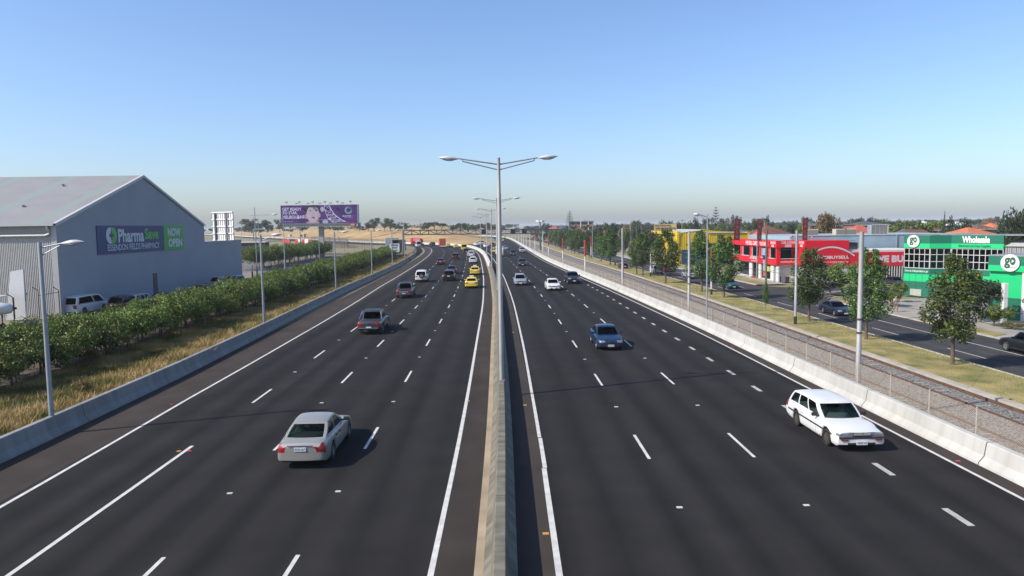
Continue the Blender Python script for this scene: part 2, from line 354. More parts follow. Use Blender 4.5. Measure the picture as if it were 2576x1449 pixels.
# ------------------------------------------------------------------ left verge, yard
st(strip('verge', C, [-25.2, -23, -20, lb(-.6)], [.42, .5, .5, .4], 0, sY(330), m_dirt, smooth=True))
st(strip('mulch_bed', C, [-32.5, -31.5, -25.2], [-.02, .2, .42], 0, sY(330), m_mulch, smooth=True))
st(strip('yard', C, [-74, -32.4], [0, 0], 0, sY(150), m_tarmac))
mb = MB()
for a, b, c_, d in (((-110, 150), (-32, 150), (-32, 178), (-75, 190)), ((-75, 190.1), (-36, 178.2), (-36, 215), (-62, 250)), ((-140, 255), (-62, 250.1), (-36, 215.2), (-38, 235))):
    mb.poly([(a[0], a[1], -.012), (b[0], b[1], -.012), (c_[0], c_[1], -.012), (d[0], d[1], -.012)])
st(mb.build('yard', M('old_tarmac', (.16, .135, .12), .95, var=.2, scale=.1), fix=False))
mb = MB(); mb.poly([(-33, 60, .004), (-52, 60, .004), (-52, 70, .004), (-33, 66, .004)]); st(mb.build('lawn_patch', M('pale_grass', (.20, .20, .09), .95, var=.3, scale=.4), fix=False))
# ------------------------------------------------------------------ tramway and service road, a step lower
sp0, sp1 = 0, SP.s[-1]
st(strip('tram_ballast', SP, [16.4, 18.2, 20, 26.7, 27.1], [zR + .16, zR + .18, zR + .28, zR + .28, zR + .12], sp0, SP.sY(560), m_ballast))
for off, lab in ((26.43, 1), (24.96, 2), (22.6, 3), (21.13, 4)):
    hz_ = 0 if lab == 1 else -.085
    o = strip('tram_rail', SP, [off - .06, off - .03, off - .03, off + .03, off + .03, off + .06], [zR + .27, zR + .29, zR + .45 + hz_, zR + .45 + hz_, zR + .29, zR + .27], sp0, SP.sY(500), M('rusty_rail', (.115, .062, .04), .8, var=.3, scale=3), uvm=False)
    tag(o, ['', 'rusty rail nearest the concrete kerb and grass verge', 'second rusty rail from the kerb, in the grey ballast', 'third rusty rail from the kerb, half hidden behind the mesh fence', 'rusty rail closest to the mesh fence and white barrier'][lab], 'rail', 'tram rails in the ballast')
mb = MB(); random.seed(3)
for k in range(420):                                            # sleeper ends showing through the stones
    Y = 18 + k * .72
    for cx in (25.7, 21.87):
        if random.random() < .55: a = random.uniform(-1.15, .1); mb.box((cx + SX(Y) + a + .5, Y, zR + .285), (random.uniform(.5, 1.1), .10, .02), 0)
st(mb.build('sleepers', M('sleeper_concrete', (.40, .38, .34), .9, var=.2, scale=2), fix=False))
st(strip('kerb', SP, [27.1, 27.12, 27.62, 27.66], [zR + .1, zR + .34, zR + .34, zR + .05], sp0, SP.sY(520), m_kerb))
st(strip('verge_grass', SP, [27.6, 28.2, 32.7, 33.0], [zR + .12, zR + .2, zR + .17, zR + .08], sp0, SP.sY(560), m_green))
st(strip('kerb', SP, [32.95, 33.0, 33.14, 33.16], [zR + .05, zR + .13, zR + .13, zR - .05], sp0, SP.sY(520), m_kerb))
st(strip('road', SP, [33.1, 42.2], [zR, zR], sp0, SP.sY(600), m_serv))
sm = MB(); line(sm, SP, 38.75, sp0, SP.sY(88), .13, zR + .006); line(sm, SP, 38.75, SP.sY(112), SP.sY(300), .13, zR + .006)
dashes(35.45, 17, 300, 4.6, 11.6, .13, SP, sm, zR + .006)
# side street and its give-way markings
mb = MB(); mb.poly([(41.5, 91, zR - .004), (46, 99, zR - .004), (75, 101.5, zR - .004), (75, 109, zR - .004), (46, 111.5, zR - .004), (41.5, 116, zR - .004)]); st(mb.build('side_street', m_serv, fix=False))
for x0, y0, x1, y1, wd in ((44.5, 101, 50, 104.5, .3), (43.8, 97.5, 52, 101.6, .14), (44.6, 103.5, 52, 105.5, .3), (43.5, 95, 46, 97.6, .14)):
    d = Vector((x1 - x0, y1 - y0, 0)).normalized(); q = Vector((-d.y, d.x, 0)) * wd / 2; a, b = Vector((x0, y0, zR + .006)), Vector((x1, y1, zR + .006)); sm.quad(a - q, b - q, b + q, a + q)
st(sm.build('lane_markings', M('service_paint', (.55, .54, .50), .8, var=.15), fix=False))
# far kerb, footpath and grass islands
KM = MB()
def kerbline(y0, y1, off=42.2):
    st(strip('kerb', SP, [off - .02, off, off + .16, off + .18], [zR - .02, zR + .13, zR + .13, zR], SP.sY(y0), SP.sY(y1), m_kerb))
kerbline(-30, 91); kerbline(116, 500)
st(strip('footpath', SP, [42.35, 50], [zR + .10, zR + .10], sp0, SP.sY(91), m_path)); st(strip('footpath', SP, [42.35, 47.5], [zR + .10, zR + .10], SP.sY(116), SP.sY(420), m_path))
def grass_patch(pts, z=zR + .125):
    mb = MB(); mb.poly([(x, y, z) for x, y in pts]); return st(mb.build('grass_patch', m_green, fix=False))
grass_patch([(42.4, 117), (45.2, 121), (45.3, 141), (42.4, 139)]); grass_patch([(42.4, 84), (43.6, 86), (43.8, 90.5), (42.4, 91)]); grass_patch([(42.4, 61), (44.2, 62), (44.6, 71), (42.4, 73)]); grass_patch([(42.6, 40), (46.5, 40), (46.5, 52.5), (43.2, 54)])
grass_patch([(42.4, 150), (45, 150), (44.5, 250), (41.5, 250)])
mb = MB(); mb.poly([(50, 30, zR + .02), (85, 30, zR + .02), (85, 97, zR + .02), (50, 92, zR + .02)]); st(mb.build('driveway', m_path, fix=False))
# ------------------------------------------------------------------ golden embankment beyond the freeway
def sstep(a, b, x): t = min(1, max(0, (x - a) / (b - a))); return t * t * (3 - 2 * t)
mb = MB(); nu, nv = 120, 26; s0, s1 = sY(322), sY(1450)
for i in range(nu + 1):
    d = s0 + (s1 - s0) * (i / nu) ** 1.5
    for j in range(nv + 1):
        off = 14.7 + 260 * (j / nv) ** 1.6; p = C.pt(d, off)
        rx = R.at(R.sY(min(max(p.y, -40), 560)))[0].x - 10.5
        e = sstep(0, 46, rx - p.x)
        hgt = interp([(14, 0), (20, .7), (32, 1.6), (60, 6.2), (75, 7.6), (110, 8.7), (290, 9.2)], off) * e
        hgt *= .95 + .06 * math.sin(p.x * .05) + .04 * math.sin(p.y * .11 + 1)
        if off > 26: hgt += random.uniform(-.12, .12) * e
        mb.v.append((p.x, p.y, hgt * (1.0 + .22 * sstep(500, 1100, p.y)) - .05 - (3.0 if e < .002 else 0)))
for i in range(nu):
    for j in range(nv): a = i * (nv + 1) + j; mb.f.append((a, a + 1, a + nv + 2, a + nv + 1))
st(mb.build('embankment', m_dryg, smooth=True))
# ------------------------------------------------------------------ vehicles
m_glass = glass_mat('car_glass', (.28, .36, .36), -.15); m_glassd = glass_mat('car_glass_tinted', (.05, .06, .065), -.1)
m_tyre = M('tyre', (.022, .021, .021), .9, var=.2, scale=6); m_rim = M('alloy_rim', (.50, .50, .51), .35, .8, var=.1); m_rimd = M('steel_rim_brown', (.075, .055, .038), .7, var=.2, scale=8); m_rimb = M('dark_rim', (.06, .06, .06), .6, var=.1)
m_blk = M('black_plastic', (.025, .025, .027), .6, var=.1); m_dark = M('underbody', (.012, .012, .013), .95, var=0); m_seat = M('seat_cloth', (.30, .33, .31), .9, var=.1); m_seatd = M('seat_dark', (.05, .05, .055), .9, var=.1)
m_head = M('headlight_glass', (.26, .28, .30), .1, .3, var=.25, scale=9, coat=1); m_tail = M('taillight_red', (.30, .006, .009), .3, 0, var=.25, scale=7, coat=.25); m_amber = M('indicator_amber', (.65, .22, .03), .2, var=0, coat=1)
m_chrome = M('chrome', (.72, .73, .75), .12, 1, var=0); m_plate = M('plate_white', (.72, .74, .76), .4, var=0); m_plateb = M('plate_letters_blue', (.05, .09, .20), .5, var=0); m_white = paint('white', (.78, .79, .77))
m_skin = M('skin', (.42, .24, .17), .6, var=.05)
def wheel_meshes(r, wd, rimmat, key):
    k = ('wheel', r, wd, rimmat.name)
    if k in MATS: return MATS[k]
    t = MB(); t.lathe([(r * .62, -wd / 2), (r * .9, -wd / 2), (r, -wd / 2 + .03), (r, wd / 2 - .03), (r * .9, wd / 2), (r * .64, wd / 2), (r * .62, wd / 2 - .09)], n=20, axis='x'); tm = t.mesh('tyre', m_tyre, False)
    q = MB(); q.lathe([(r * .63, wd / 2 - .03), (r * .55, wd / 2 - .015), (r * .5, wd / 2 - .05), (r * .16, wd / 2 - .05), (r * .14, wd / 2 - .02), (.01, wd / 2 - .02)], n=20, axis='x')
    for i in range(6):
        a = i * math.pi / 3; ca, sa = math.cos(a), math.sin(a); n = (-sa, ca)
        p = [(wd / 2 - .022, ca * rr * r + n[0] * h, sa * rr * r + n[1] * h) for rr, h in ((.14, .05), (.56, .035), (.56, -.035), (.14, -.05))]; q.add(p, ((0, 1, 2, 3),))
    qm = q.mesh('rim', rimmat, False); MATS[k] = (tm, qm); return MATS[k]
def put(me, name, parent, loc=(0, 0, 0), rot=(0, 0, 0)):
    o = bpy.data.objects.new(name, me); COL.objects.link(o); o.parent = parent; o.location = loc; o.rotation_euler = rot; return o
BASE = dict(L=4.75, W=1.78, H=1.44, wb=2.72, fo=.92, wr=.32, sill=.22, belt=.90, hood0=.90, hood1=.70, tail0=.96, tail1=.90, rb=.55, rt=1.40, ft=2.55, fb=3.35, gt=.62, gb=.80, roofdrop=.06,
            tl='corner', hl=(.56, .70), tlz=(.66, .86), plate=True, text=None, rails=None, nwin=2, seats=False, tonneau=None, bullbar=False, rim='alloy', glass='d', bumpercol=None, near=False, moulding=None, roofcol=None, nose=.08, boxy=0.0, tailu=None)
TYPES = dict(
 sedan={},
 hatch=dict(L=4.3, H=1.47, W=1.76, wb=2.62, fo=.85, rb=.05, rt=.62, ft=2.15, fb=3.15, tail0=.95, tail1=.92, hood0=.95, hood1=.74),
 wagon=dict(L=4.55, W=1.70, H=1.45, rb=.08, rt=.75, ft=2.62, fb=3.30, tail0=.92, tail1=.90, nwin=3, hood0=.92, hood1=.74),
 suv=dict(L=4.7, W=1.87, H=1.74, wb=2.75, fo=.9, wr=.37, sill=.34, belt=1.08, hood0=1.12, hood1=.92, tail0=1.08, tail1=1.05, rb=.06, rt=.45, ft=2.55, fb=3.2, nwin=3, hl=(.74, .92), tlz=(.80, 1.12), gt=.68, gb=.83),
 ute=dict(L=5.25, W=1.92, H=1.80, wb=3.08, fo=.92, wr=.38, sill=.38, belt=1.10, hood0=1.12, hood1=.95, tail0=1.03, tail1=1.03, rb=1.72, rt=1.86, ft=2.95, fb=3.70, hl=(.78, .95), tlz=(.66, .99), gt=.64, gb=.80, tonneau=1.64),
 van=dict(L=5.1, W=1.92, H=1.97, wb=3.0, fo=.92, wr=.34, sill=.26, belt=1.12, hood0=1.12, hood1=.88, tail0=1.12, tail1=1.12, rb=.04, rt=.22, ft=3.55, fb=4.55, nwin=2, hl=(.68, .88), tlz=(.68, 1.08), gt=.87, gb=.93, roofdrop=.06),
)
CARN = {}
def car(kind, col, label, cat, loc, heading, near_end='rear', name=None, group=None, **kw):
    """loc = the ground point under the end nearest the camera; heading = direction of travel"""
    P = dict(BASE); P.update(TYPES[kind]); P.update(kw); L, W, H = P['L'], P['W'], P['H']; hw = W / 2
    h = Vector((heading[0], heading[1], 0)).normalized(); o = Vector(loc) + (h * L / 2 if near_end == 'rear' else -h * L / 2)
    rz = math.atan2(-h.x, h.y)
    root = empty(name or {'sedan': 'sedan_car', 'hatch': 'hatchback_car', 'wagon': 'station_wagon', 'suv': 'four_wheel_drive', 'ute': 'utility_pickup', 'van': 'passenger_van'}[kind], o, rz, label, cat, group)
    bm = col; bmat = bm
    y0 = -L / 2; yw = (L / 2 - P['fo'] - P['wb'], L / 2 - P['fo']); wr = P['wr']; ar = wr + .065; sill = P['sill']
    rb, rt, ft, fb = [y0 + P[k] for k in ('rb', 'rt', 'ft', 'fb')]; belt = P['belt']
    # --- lower body shell
    N = 46; ys = [y0 + L * i / N for i in range(N + 1)]
    for e in (.025, .07): ys += [y0 + e, -y0 - e]
    ys = sorted(set(round(y, 4) for y in ys)); fr = [0, .07, .16, .30, .46, .60, .72, .83, .91, .965, 1.0]
    xw = [.955, .985, 1, 1, 1, .995, .985, .97, .945, .90, .84]
    def top(y):
        return interp([(y0, P['tail1'] - .10), (y0 + .07, P['tail1']), (min(rb, y0 + .8) if rb > y0 + .3 else y0 + .08, P['tail0'] if rb > y0 + .3 else P['tail1']), (rb if rb > y0 + .82 else y0 + .83, P['tail0']), (0, belt + .02), (fb - .05, P['hood0']), ((fb + L / 2) / 2, P['hood0'] - (P['hood0'] - P['hood1']) * .36), (L / 2 - .12, P['hood1']), (L / 2, P['hood1'] - P['nose'])], y)
    def wid(y):
        return hw * (lambda v: v + (max(v, .96) - v) * P['boxy'])(interp([(y0, .84), (y0 + .025, .885), (y0 + .07, .915), (y0 + .28, .955), (y0 + .8, .985), (0, 1), (L / 2 - .95, .985), (L / 2 - .35, .945), (L / 2 - .07, .87), (L / 2 - .025, .835), (L / 2, .78)], y))
    def bot(y):
        b = interp([(y0, sill + .12), (y0 + .25, sill + .02), (y0 + .6, sill), (L / 2 - .6, sill), (L / 2 - .2, sill - .01), (L / 2, sill + .08)], y)
        for c in yw:
            d = abs(y - c)
            if d < ar: b = max(b, wr + math.sqrt(ar * ar - d * d))
        return b
    grid = []
    for y in ys:
        t, b, w_ = top(y), bot(y), wid(y); b = min(b, t - .1)
        half = [(w_ * x, b + (t - b) * f) for x, f in zip(xw, fr)] + [(w_ * .55, t + .018), (w_ * .28, t + .027)]
        grid.append([(-x, y, z) for x, z in half] + [(0, y, t + .03)] + [(x, y, z) for x, z in reversed(half)])
    groups = {}
    def put_face(part, vs): groups.setdefault(part, MB()).add(vs, (tuple(range(len(vs))),))
    nd = P['nwin']; dl = [fb - .28, (rt + ft) / 2 - .02 if kind != 'van' else fb - 1.2]
    dl.append(max(dl[1] - 1.05, yw[0] + ar * .75)) if kind not in ('van',) else None
    def classify(y, x, z, sgn):
        t = top(y)
        if P['tonneau'] and y < y0 + P['tonneau'] and y > y0 + .1 and z > t - .015 and abs(x) < hw * .86: return 'tray_cover'
        if z < t - .01 and abs(x) > hw * .6:
            for a, b in zip(dl, dl[1:]):
                if b < y < a and z > sill + .06 and z > bot(y) + .01: return 'door%d%d' % (sgn > 0, dl.index(a))
        if y < y0 + .16 and P['tlz'][0] < z < P['tlz'][1] and abs(x) > wid(y) * (P['tailu'] or .66): return 'tail%d' % (sgn > 0)
        if y > L / 2 - .22 and P['hl'][0] < z < P['hl'][1] and abs(x) > (hw * .5 if not P['boxy'] else wid(y) * .93): return 'head%d' % (sgn > 0)
        if y < y0 + .22 and z < sill + .30: return 'rear_bumper'
        if y > L / 2 - .2 and z < P['hl'][0] - .12: return 'front_bumper'
        return 'body'
    nx = len(grid[0])
    for i in range(len(ys) - 1):
        for j in range(nx - 1):
            a, b, c, d = grid[i][j], grid[i][j + 1], grid[i + 1][j + 1], grid[i + 1][j]; m = [sum(q[k] for q in (a, b, c, d)) / 4 for k in range(3)]
            put_face(classify(m[1], m[0], m[2], m[0]), (a, b, c, d))
    for i, e in ((0, 0), (len(ys) - 1, 1)):                       # fascias
        g = grid[i]; h2 = nx // 2; cols = [-1, -.88, -.74, -.62, -.42, -.2, 0, .2, .42, .62, .74, .88, 1]
        for r in range(h2):
            for a, b in zip(cols, cols[1:]):
                A, Bq = g[r], g[r + 1]
                if abs(A[2] - Bq[2]) < 1e-5 and r > 10: pass
                bul = lambda u: (.05 * (1 - u * u)) * (1 if e else -1)
                q = [(A[0] * -a, A[1] + bul(a), A[2]), (A[0] * -b, A[1] + bul(b), A[2]), (Bq[0] * -b, Bq[1] + bul(b), Bq[2]), (Bq[0] * -a, Bq[1] + bul(a), Bq[2])]
                x = sum(v[0] for v in q) / 4; z = sum(v[2] for v in q) / 4; part = 'body'
                if e:
                    if P['hl'][0] - .02 < z < P['hl'][1] + .02 and abs(x) > hw * .44: part = 'head%d' % (x > 0)
                    elif P['hl'][0] - .02 < z < P['hl'][1] and abs(x) <= hw * .44: part = 'grille'
                    elif sill + .02 < z < sill + .17 and abs(x) < hw * .5: part = 'air_intake'
                    elif z < P['hl'][0] - .1: part = 'front_bumper'
                else:
                    lim = P['tailu'] or (.65 if kind not in ('suv', 'van', 'ute') else .76)
                    if P['tlz'][0] < z < P['tlz'][1] and abs(a + b) / 2 > lim: part = 'tail%d' % (x > 0)
                    elif z < sill + .30: part = 'rear_bumper'
                put_face(part, q)
    def fin(mb, nm, mat, gap=0):
        if gap:
            lo = [min(v[k] for v in mb.v) for k in range(3)]; hi = [max(v[k] for v in mb.v) for k in range(3)]
            mb.v = [tuple([v[0], (v[1] - (lo[1] + hi[1]) / 2) * (1 - 2 * gap / (hi[1] - lo[1])) + (lo[1] + hi[1]) / 2, v[2]]) for v in mb.v]
        ob = mb.build(nm, mat, root); me = ob.data; b = bmesh.new(); b.from_mesh(me); bmesh.ops.remove_doubles(b, verts=b.verts, dist=.0005); bmesh.ops.recalc_face_normals(b, faces=b.faces); b.to_mesh(me); b.free(); smooth_angle(ob, 42); return ob
    bumc = P['bumpercol'] or bmat
    for k_, mb in groups.items():
        if k_ == 'body': fin(mb, 'body', bmat)
        elif k_.startswith('door'):
            d = fin(mb, 'door', bmat, .009); sx = 1 if k_[4] == '1' else -1; yc = min(v[1] for v in mb.v) + .16
            hb = MB(); hb.box((sx * (wid(yc) + .012), yc, belt - .13), (.03, .16, .035)); hb.build('handle', m_blk if P['near'] == 'blackhandle' else bmat, d)
        elif k_.startswith('tail'): fin(mb, 'taillight', m_tail)
        elif k_.startswith('head'): fin(mb, 'headlight', m_head)
        elif k_ == 'grille': fin(mb, 'grille', m_blk)
        elif k_ == 'air_intake': fin(mb, 'air_intake', m_blk)
        elif k_ == 'tray_cover': fin(mb, 'tray_cover', m_blk)
        else: fin(mb, k_, bumc)
    # --- cabin
    gb, gt = P['gb'] * hw * 1.04, P['gt'] * hw * 1.1; zr = H - .05
    cab = MB(); gl = {}
    zb = lambda y: top(y) - .005
    def side(s, u, v):
        yb = rb + (fb - rb) * u; yt = rt + (ft - rt) * u; y = yb + (yt - yb) * v
        zt = zr - P['roofdrop'] * (abs(u - .55) / .55) ** 2.2 * .9
        return (s * (gb + (gt - gb) * v + .028 * math.sin(math.pi * v)), y, zb(yb) + (zt - zb(yb)) * v)
    def end(e, u, v):
        a = side(1, e, v); bl = ((.16 if e else .10) * (1 - v) + (.09 if e else .06) * v) * (1 - u * u) * (1 if e else -1)
        if kind == 'van': bl *= .6
        return (a[0] * u, a[1] + bl, a[2] + .02 * (1 - u * u) * v)
    def patch(fn, us, vs, holes, part_of=None):
        for iu, (ua, ub) in enumerate(zip(us, us[1:])):
            for iv, (va, vb) in enumerate(zip(vs, vs[1:])):
                hit = None
                for nm, (h0, h1, g0, g1) in holes.items():
                    if h0 - 1e-6 <= ua and ub <= h1 + 1e-6 and g0 - 1e-6 <= va and vb <= g1 + 1e-6: hit = nm
                (gl.setdefault(hit, MB()) if hit else cab).add([fn(ua, va), fn(ub, va), fn(ub, vb), fn(ua, vb)], ((0, 1, 2, 3),))
    def fine(br, n):
        out = []
        for a, b in zip(br, br[1:]): out += [a + (b - a) * i / n for i in range(n)]
        return out + [br[-1]]
    cuts = {2: [(.085, .47), (.505, .90)], 3: [(.05, .29), (.325, .60), (.635, .92)]}[nd]
    if kind == 'van': cuts = [(.07, .58), (.62, .93)]
    for s in (1, -1):
        br = sorted({0, 1} | {a for c in cuts for a in c}); holes = {('side_window', s, i): (c[0], c[1], .06, .88) for i, c in enumerate(cuts)}
        patch(lambda u, v, s=s: side(s, u, v), fine(br, 3), fine([0, .06, .88, 1], 3), holes)
    patch(lambda u, v: end(1, u, v), fine([-1, -.9, .9, 1], 4), fine([0, .05, .91, 1], 3), {('windscreen', 0, 0): (-.9, .9, .05, .91)})
    patch(lambda u, v: end(0, u, v), fine([-1, -.86, .86, 1], 4), fine([0, .08, .86, 1], 3), {('rear_window', 0, 0): (-.86, .86, .08, .86)})
    for iu in range(8):
        for iv in range(8):
            def rf(u, v):
                a = side(1, v, 1); e0 = end(0, u, 1); e1 = end(1, u, 1); bl = (e0[1] - side(1, 0, 1)[1]) * (1 - v) ** 2 + (e1[1] - side(1, 1, 1)[1]) * v ** 2
                return (a[0] * u, a[1] + bl, a[2] + .05 * (1 - u ** 4) * min(1, 4 * v * (1 - v) + .4))
            u0, u1, v0, v1 = -1 + iu / 4, -1 + (iu + 1) / 4, iv / 8, (iv + 1) / 8; cab.add([rf(u0, v0), rf(u1, v0), rf(u1, v1), rf(u0, v1)], ((0, 1, 2, 3),))
    co = fin(cab, 'cabin', P['roofcol'] or bmat)
    for (nm, s, i), mb in gl.items():
        dk = P['glass'] == 'd' or (P['glass'] == 'rear' and nm != 'windscreen')
        fin(mb, nm, m_glassd if dk else m_glass)
    # --- inside and underneath
    ub = MB(); ub.box((0, 0, (sill + .62) / 2 + .02), (W * .78, L * .94, .62 - sill)); ub.build('underbody', m_dark, root)
    sb = MB(); ism = m_seat if P['seats'] else m_seatd
    sb.b2((-hw * .78, rb + .35, .5), (hw * .78, fb - .1, .62))
    for sx in (-1, 1):
        sb.box((sx * .38, (ft + rt) / 2 + .12, belt - .05), (.48, .14, .62), 0, .04); sb.box((sx * .38, (ft + rt) / 2 + .10, belt + .34), (.26, .10, .16), 0, .03)
    if kind != 'ute':
        sb.box((0, rt + .15, belt - .08), (1.2, .16, .5), 0, .04)
        if P['near']: sb.box((-.38, rt + .12, belt + .22), (.26, .1, .14), 0, .03); sb.box((.38, rt + .12, belt + .22), (.26, .1, .14), 0, .03)
    sb.build('seats', ism, root)
    if P['near']:
        db = MB(); db.b2((-hw * .76, fb - .35, belt - .2), (hw * .76, fb - .05, belt - .02)); db.build('dashboard', m_blk, root)
        if kind == 'sedan' and P['seats']: db = MB(); db.b2((-hw * .7, rb + .02, belt + .01), (hw * .7, rt - .02, belt + .03)); db.build('parcel_shelf', m_seat, root)
    # --- wheels
    rimm = {'alloy': m_rim, 'dark': m_rimb, 'brown': m_rimd}[P['rim']]; tm, qm = wheel_meshes(wr, .21, rimm, 0)
    for sx in (-1, 1):
        for y in yw:
            wq = put(tm, 'wheel', root, (sx * (hw - .125), y, wr), (0, 0, 0 if sx > 0 else math.pi)); put(qm, 'rim', wq)
    # --- mirrors, plates, emblem
    for sx in (-1, 1):
        mm = MB(); mm.box((sx * (gb + .20), fb - .32, belt + .11), (.21, .09, .14), 0, .025); mm.box((sx * (gb + .06), fb - .32, belt + .05), (.14, .05, .05)); mm.build('mirror', m_blk if P['near'] in ('blackhandle', 'wagon') else bmat, root)
    if P['plate']:
        for e, zpl in ((-1, {'sedan': .74, 'ute': .60, 'suv': .82, 'van': .80}.get(kind, .72)), (1, sill + .14)):
            pb = MB(); pb.box((0, e * (L / 2 + .062), zpl), (.40, .02, .135)); po = pb.build('number_plate', m_plate, root)
            if P['text']:
                text(po, P['text'], (0, e * (L / 2 + .073), zpl), (1 if e < 0 else -1, 0, 0), (0, 0, 1), .075, m_plateb, width=.34, bold=.01, off=.002)
    em = MB(); eb = MB(); eb.lathe([(.05, -.014), (.05, .0), (.01, .004)], (0, -L / 2 - .052, P['tail1'] - .13), 12, 'y'); eb.build('badge', m_chrome, root); em.lathe([(.055, -.005), (.05, .012), (.01, .014)], (0, L / 2 + .055, (P['hl'][0] + P['hl'][1]) / 2 + .02), 12, 'y'); em.build('badge', m_chrome, root)
    if P['rails']:
        for sx in (-1, 1):
            q = MB(); q.tube([(sx * gt * .92, rt + .15, H - .04), (sx * gt * .92, rt + .2, H + .02), (sx * gt * .92, ft - .25, H + .02), (sx * gt * .92, ft - .18, H - .05)], .02, 6); q.build('roof_rail', m_chrome if P['rails'] == 'chrome' else m_blk, root)
    if P['rails'] == 'cross':
        for y in (rt + .25, ft - .35): q = MB(); q.box((0, y, H + .06), (gt * 1.9, .06, .03)); q.build('roof_bar', m_blk, root)
    root['_d'] = 0; del root['_d']
    return root, P
def onroad(px, py, dirn, path=C, z=0.0):
    p = G(px, py, z); t = path.tangent(min(p.y, 1300)); return p, (t.x * dirn, t.y * dirn)
c_silver = paint('silver', (.385, .375, .335), .3, .35); c_grey = paint('grey_blue', (.052, .058, .068), .2, .35); c_black = paint('black', (.010, .010, .012)); c_dkg = paint('charcoal', (.014, .016, .020), .1)
c_white = paint('car_white', (.76, .76, .74)); c_yel = paint('taxi_yellow', (.80, .60, .035)); c_blue = paint('deep_blue', (.003, .022, .065), .0, .35); c_navy = paint('navy', (.006, .008, .024), .0); c_mar = paint('maroon', (.10, .010, .015), .2)
c_red = paint('red', (.45, .012, .02)); c_green = paint('bottle_green', (.010, .075, .060), .1); c_lsil = paint('light_silver', (.42, .45, .49), .35, .35); c_pblue = paint('pale_blue', (.15, .24, .38), .2)
# -- freeway, driving away
p, h = onroad(758, 1182, 1); r, P = car('sedan', c_silver, 'silver sedan driving away, nearest car on the left carriageway', 'car', p, h, seats=True, glass='c', near='blackhandle', text='ROG 667', L=4.8, tlz=(.60, .93), tailu=.71, rim='alloy')
q = MB(); q.tube([(-.66, -1.98, .96), (-.69, -2.02, 1.5)], .006, 5); q.build('antenna', m_blk, r); q = MB(); q.box((0, -2.455, .86), (.9, .03, .035), 0, .01); q.build('boot_handle', m_chrome, r)
def sportbar(r, P):
    y = -P['L'] / 2 + 1.42
    for sx in (-1, 1): q = MB(); q.tube([(sx * .86, y - .62, 1.10), (sx * .80, y - .12, 1.48), (sx * .70, y + .12, 1.74)], .045, 8); q.build('sports_bar', m_chrome, r)
p, h = onroad(928, 843, 1); r, P = car('ute', c_grey, 'dark grey pickup with black roof bars and chrome sports bar, driving away', 'pickup', p, h, rails='cross', near='ute', glass='rear', tlz=(.62, .98)); sportbar(r, P)
q = MB(); q.box((0, -2.66, .52), (1.5, .12, .12), 0, .03); q.build('step_bumper', m_chrome, r)
for sx in (-1, 1): q = MB(); q.box((sx * .83, -1.78, .30), (.30, .03, .36)); q.build('mud_flap', m_blk, r)
p, h = onroad(1016, 751.5, 1); r, P = car('ute', c_dkg, 'charcoal pickup with chrome rear bumper and large white lettered tailgate, driving away', 'pickup', p, h); sportbar(r, P)
q = MB(); q.box((0, -2.66, .52), (1.75, .12, .15), 0, .03); q.build('step_bumper', m_chrome, r); text(r, 'TOYOTA', (0, -2.675, .80), (1, 0, 0), (0, 0, 1), .13, m_plate, width=1.1, bold=.02, off=.015)
p, h = onroad(1059, 711, 1); r, P = car('suv', c_white, 'white four wheel drive with spare wheel on its tailgate', 'four wheel drive', p, h, H=1.85, rails='black')
tm, qm = wheel_meshes(.37, .21, m_rim, 0); wq = put(tm, 'spare_wheel', r, (.12, -2.48, 1.02), (0, 0, -math.pi / 2)); put(qm, 'rim', wq)
p, h = onroad(1129, 708, 1); car('suv', c_black, 'black station wagon with tall red tail lights, just left of the leading taxi', 'car', p, h, tlz=(.78, 1.2), H=1.70)
p, h = onroad(1136, 690, 1); car('sedan', c_navy, 'dark navy sedan partly hidden ahead of the black station wagon', 'car', p, h, bumpercol=c_navy)
def taxi(px, py, label, dirn=1, **k):
    p, h = onroad(px, py, dirn); r, P = car('sedan', c_yel, label, 'taxi', p, h, 'rear' if dirn > 0 else 'front', name='taxi', group='yellow taxis on the freeway', **k)
    q = MB(); q.box((0, -.25, P['H'] + .11), (.62, .22, .17), 0, .05); q.build('roof_sign', m_white, r); return r
taxi(1186, 726, 'yellow taxi sedan nearest the camera, beside the white edge line', L=4.85); taxi(1195, 692.5, 'yellow taxi sedan directly ahead of the nearest taxi', L=4.85)
taxi(1148, 624, 'distant yellow taxi sedan between the yellow van and the orange truck'); taxi(1129, 621, 'distant yellow taxi peeking out right of the orange box truck')
taxi(1243, 636, 'yellow taxi coming towards the camera beside the median lamp posts', -1)
p, h = onroad(1190, 662.5, 1); car('wagon', c_white, 'white station wagon close to the median just behind the white pickup', 'car', p, h, L=4.7, W=1.8, H=1.5)
p, h = onroad(1185, 648, 1); r, P = car('ute', c_white, 'white tray pickup with a frame behind the cab, close to the median', 'pickup', p, h, tonneau=1.52)
q = MB()
for x in (-.8, -.4, 0, .4, .8): q.tube([(x, -1.05, 1.1), (x, -1.05, 1.75)], .03, 6)
q.tube([(-.85, -1.05, 1.75), (.85, -1.05, 1.75)], .04, 6); q.build('tray_frame', m_white, r)
p, h = onroad(1146, 654, 1); r, P = car('suv', c_mar, 'dark red and black boxy four wheel drive with rear spare wheel', 'four wheel drive', p, h, L=4.2, rt=.15, ft=2.5, fb=2.75)
tm, qm = wheel_meshes(.37, .21, m_rimb, 0); wq = put(tm, 'spare_wheel', r, (.12, -2.24, 1.0), (0, 0, -math.pi / 2)); put(qm, 'rim', wq)
p, h = onroad(1173, 639, 1); car('suv', c_black, 'black four wheel drive ahead of the white tray pickup', 'four wheel drive', p, h)
p, h = onroad(1108, 666.5, 1); car('sedan', c_mar, 'dark maroon sedan alone in the left lanes, rear towards the camera', 'car', p, h)
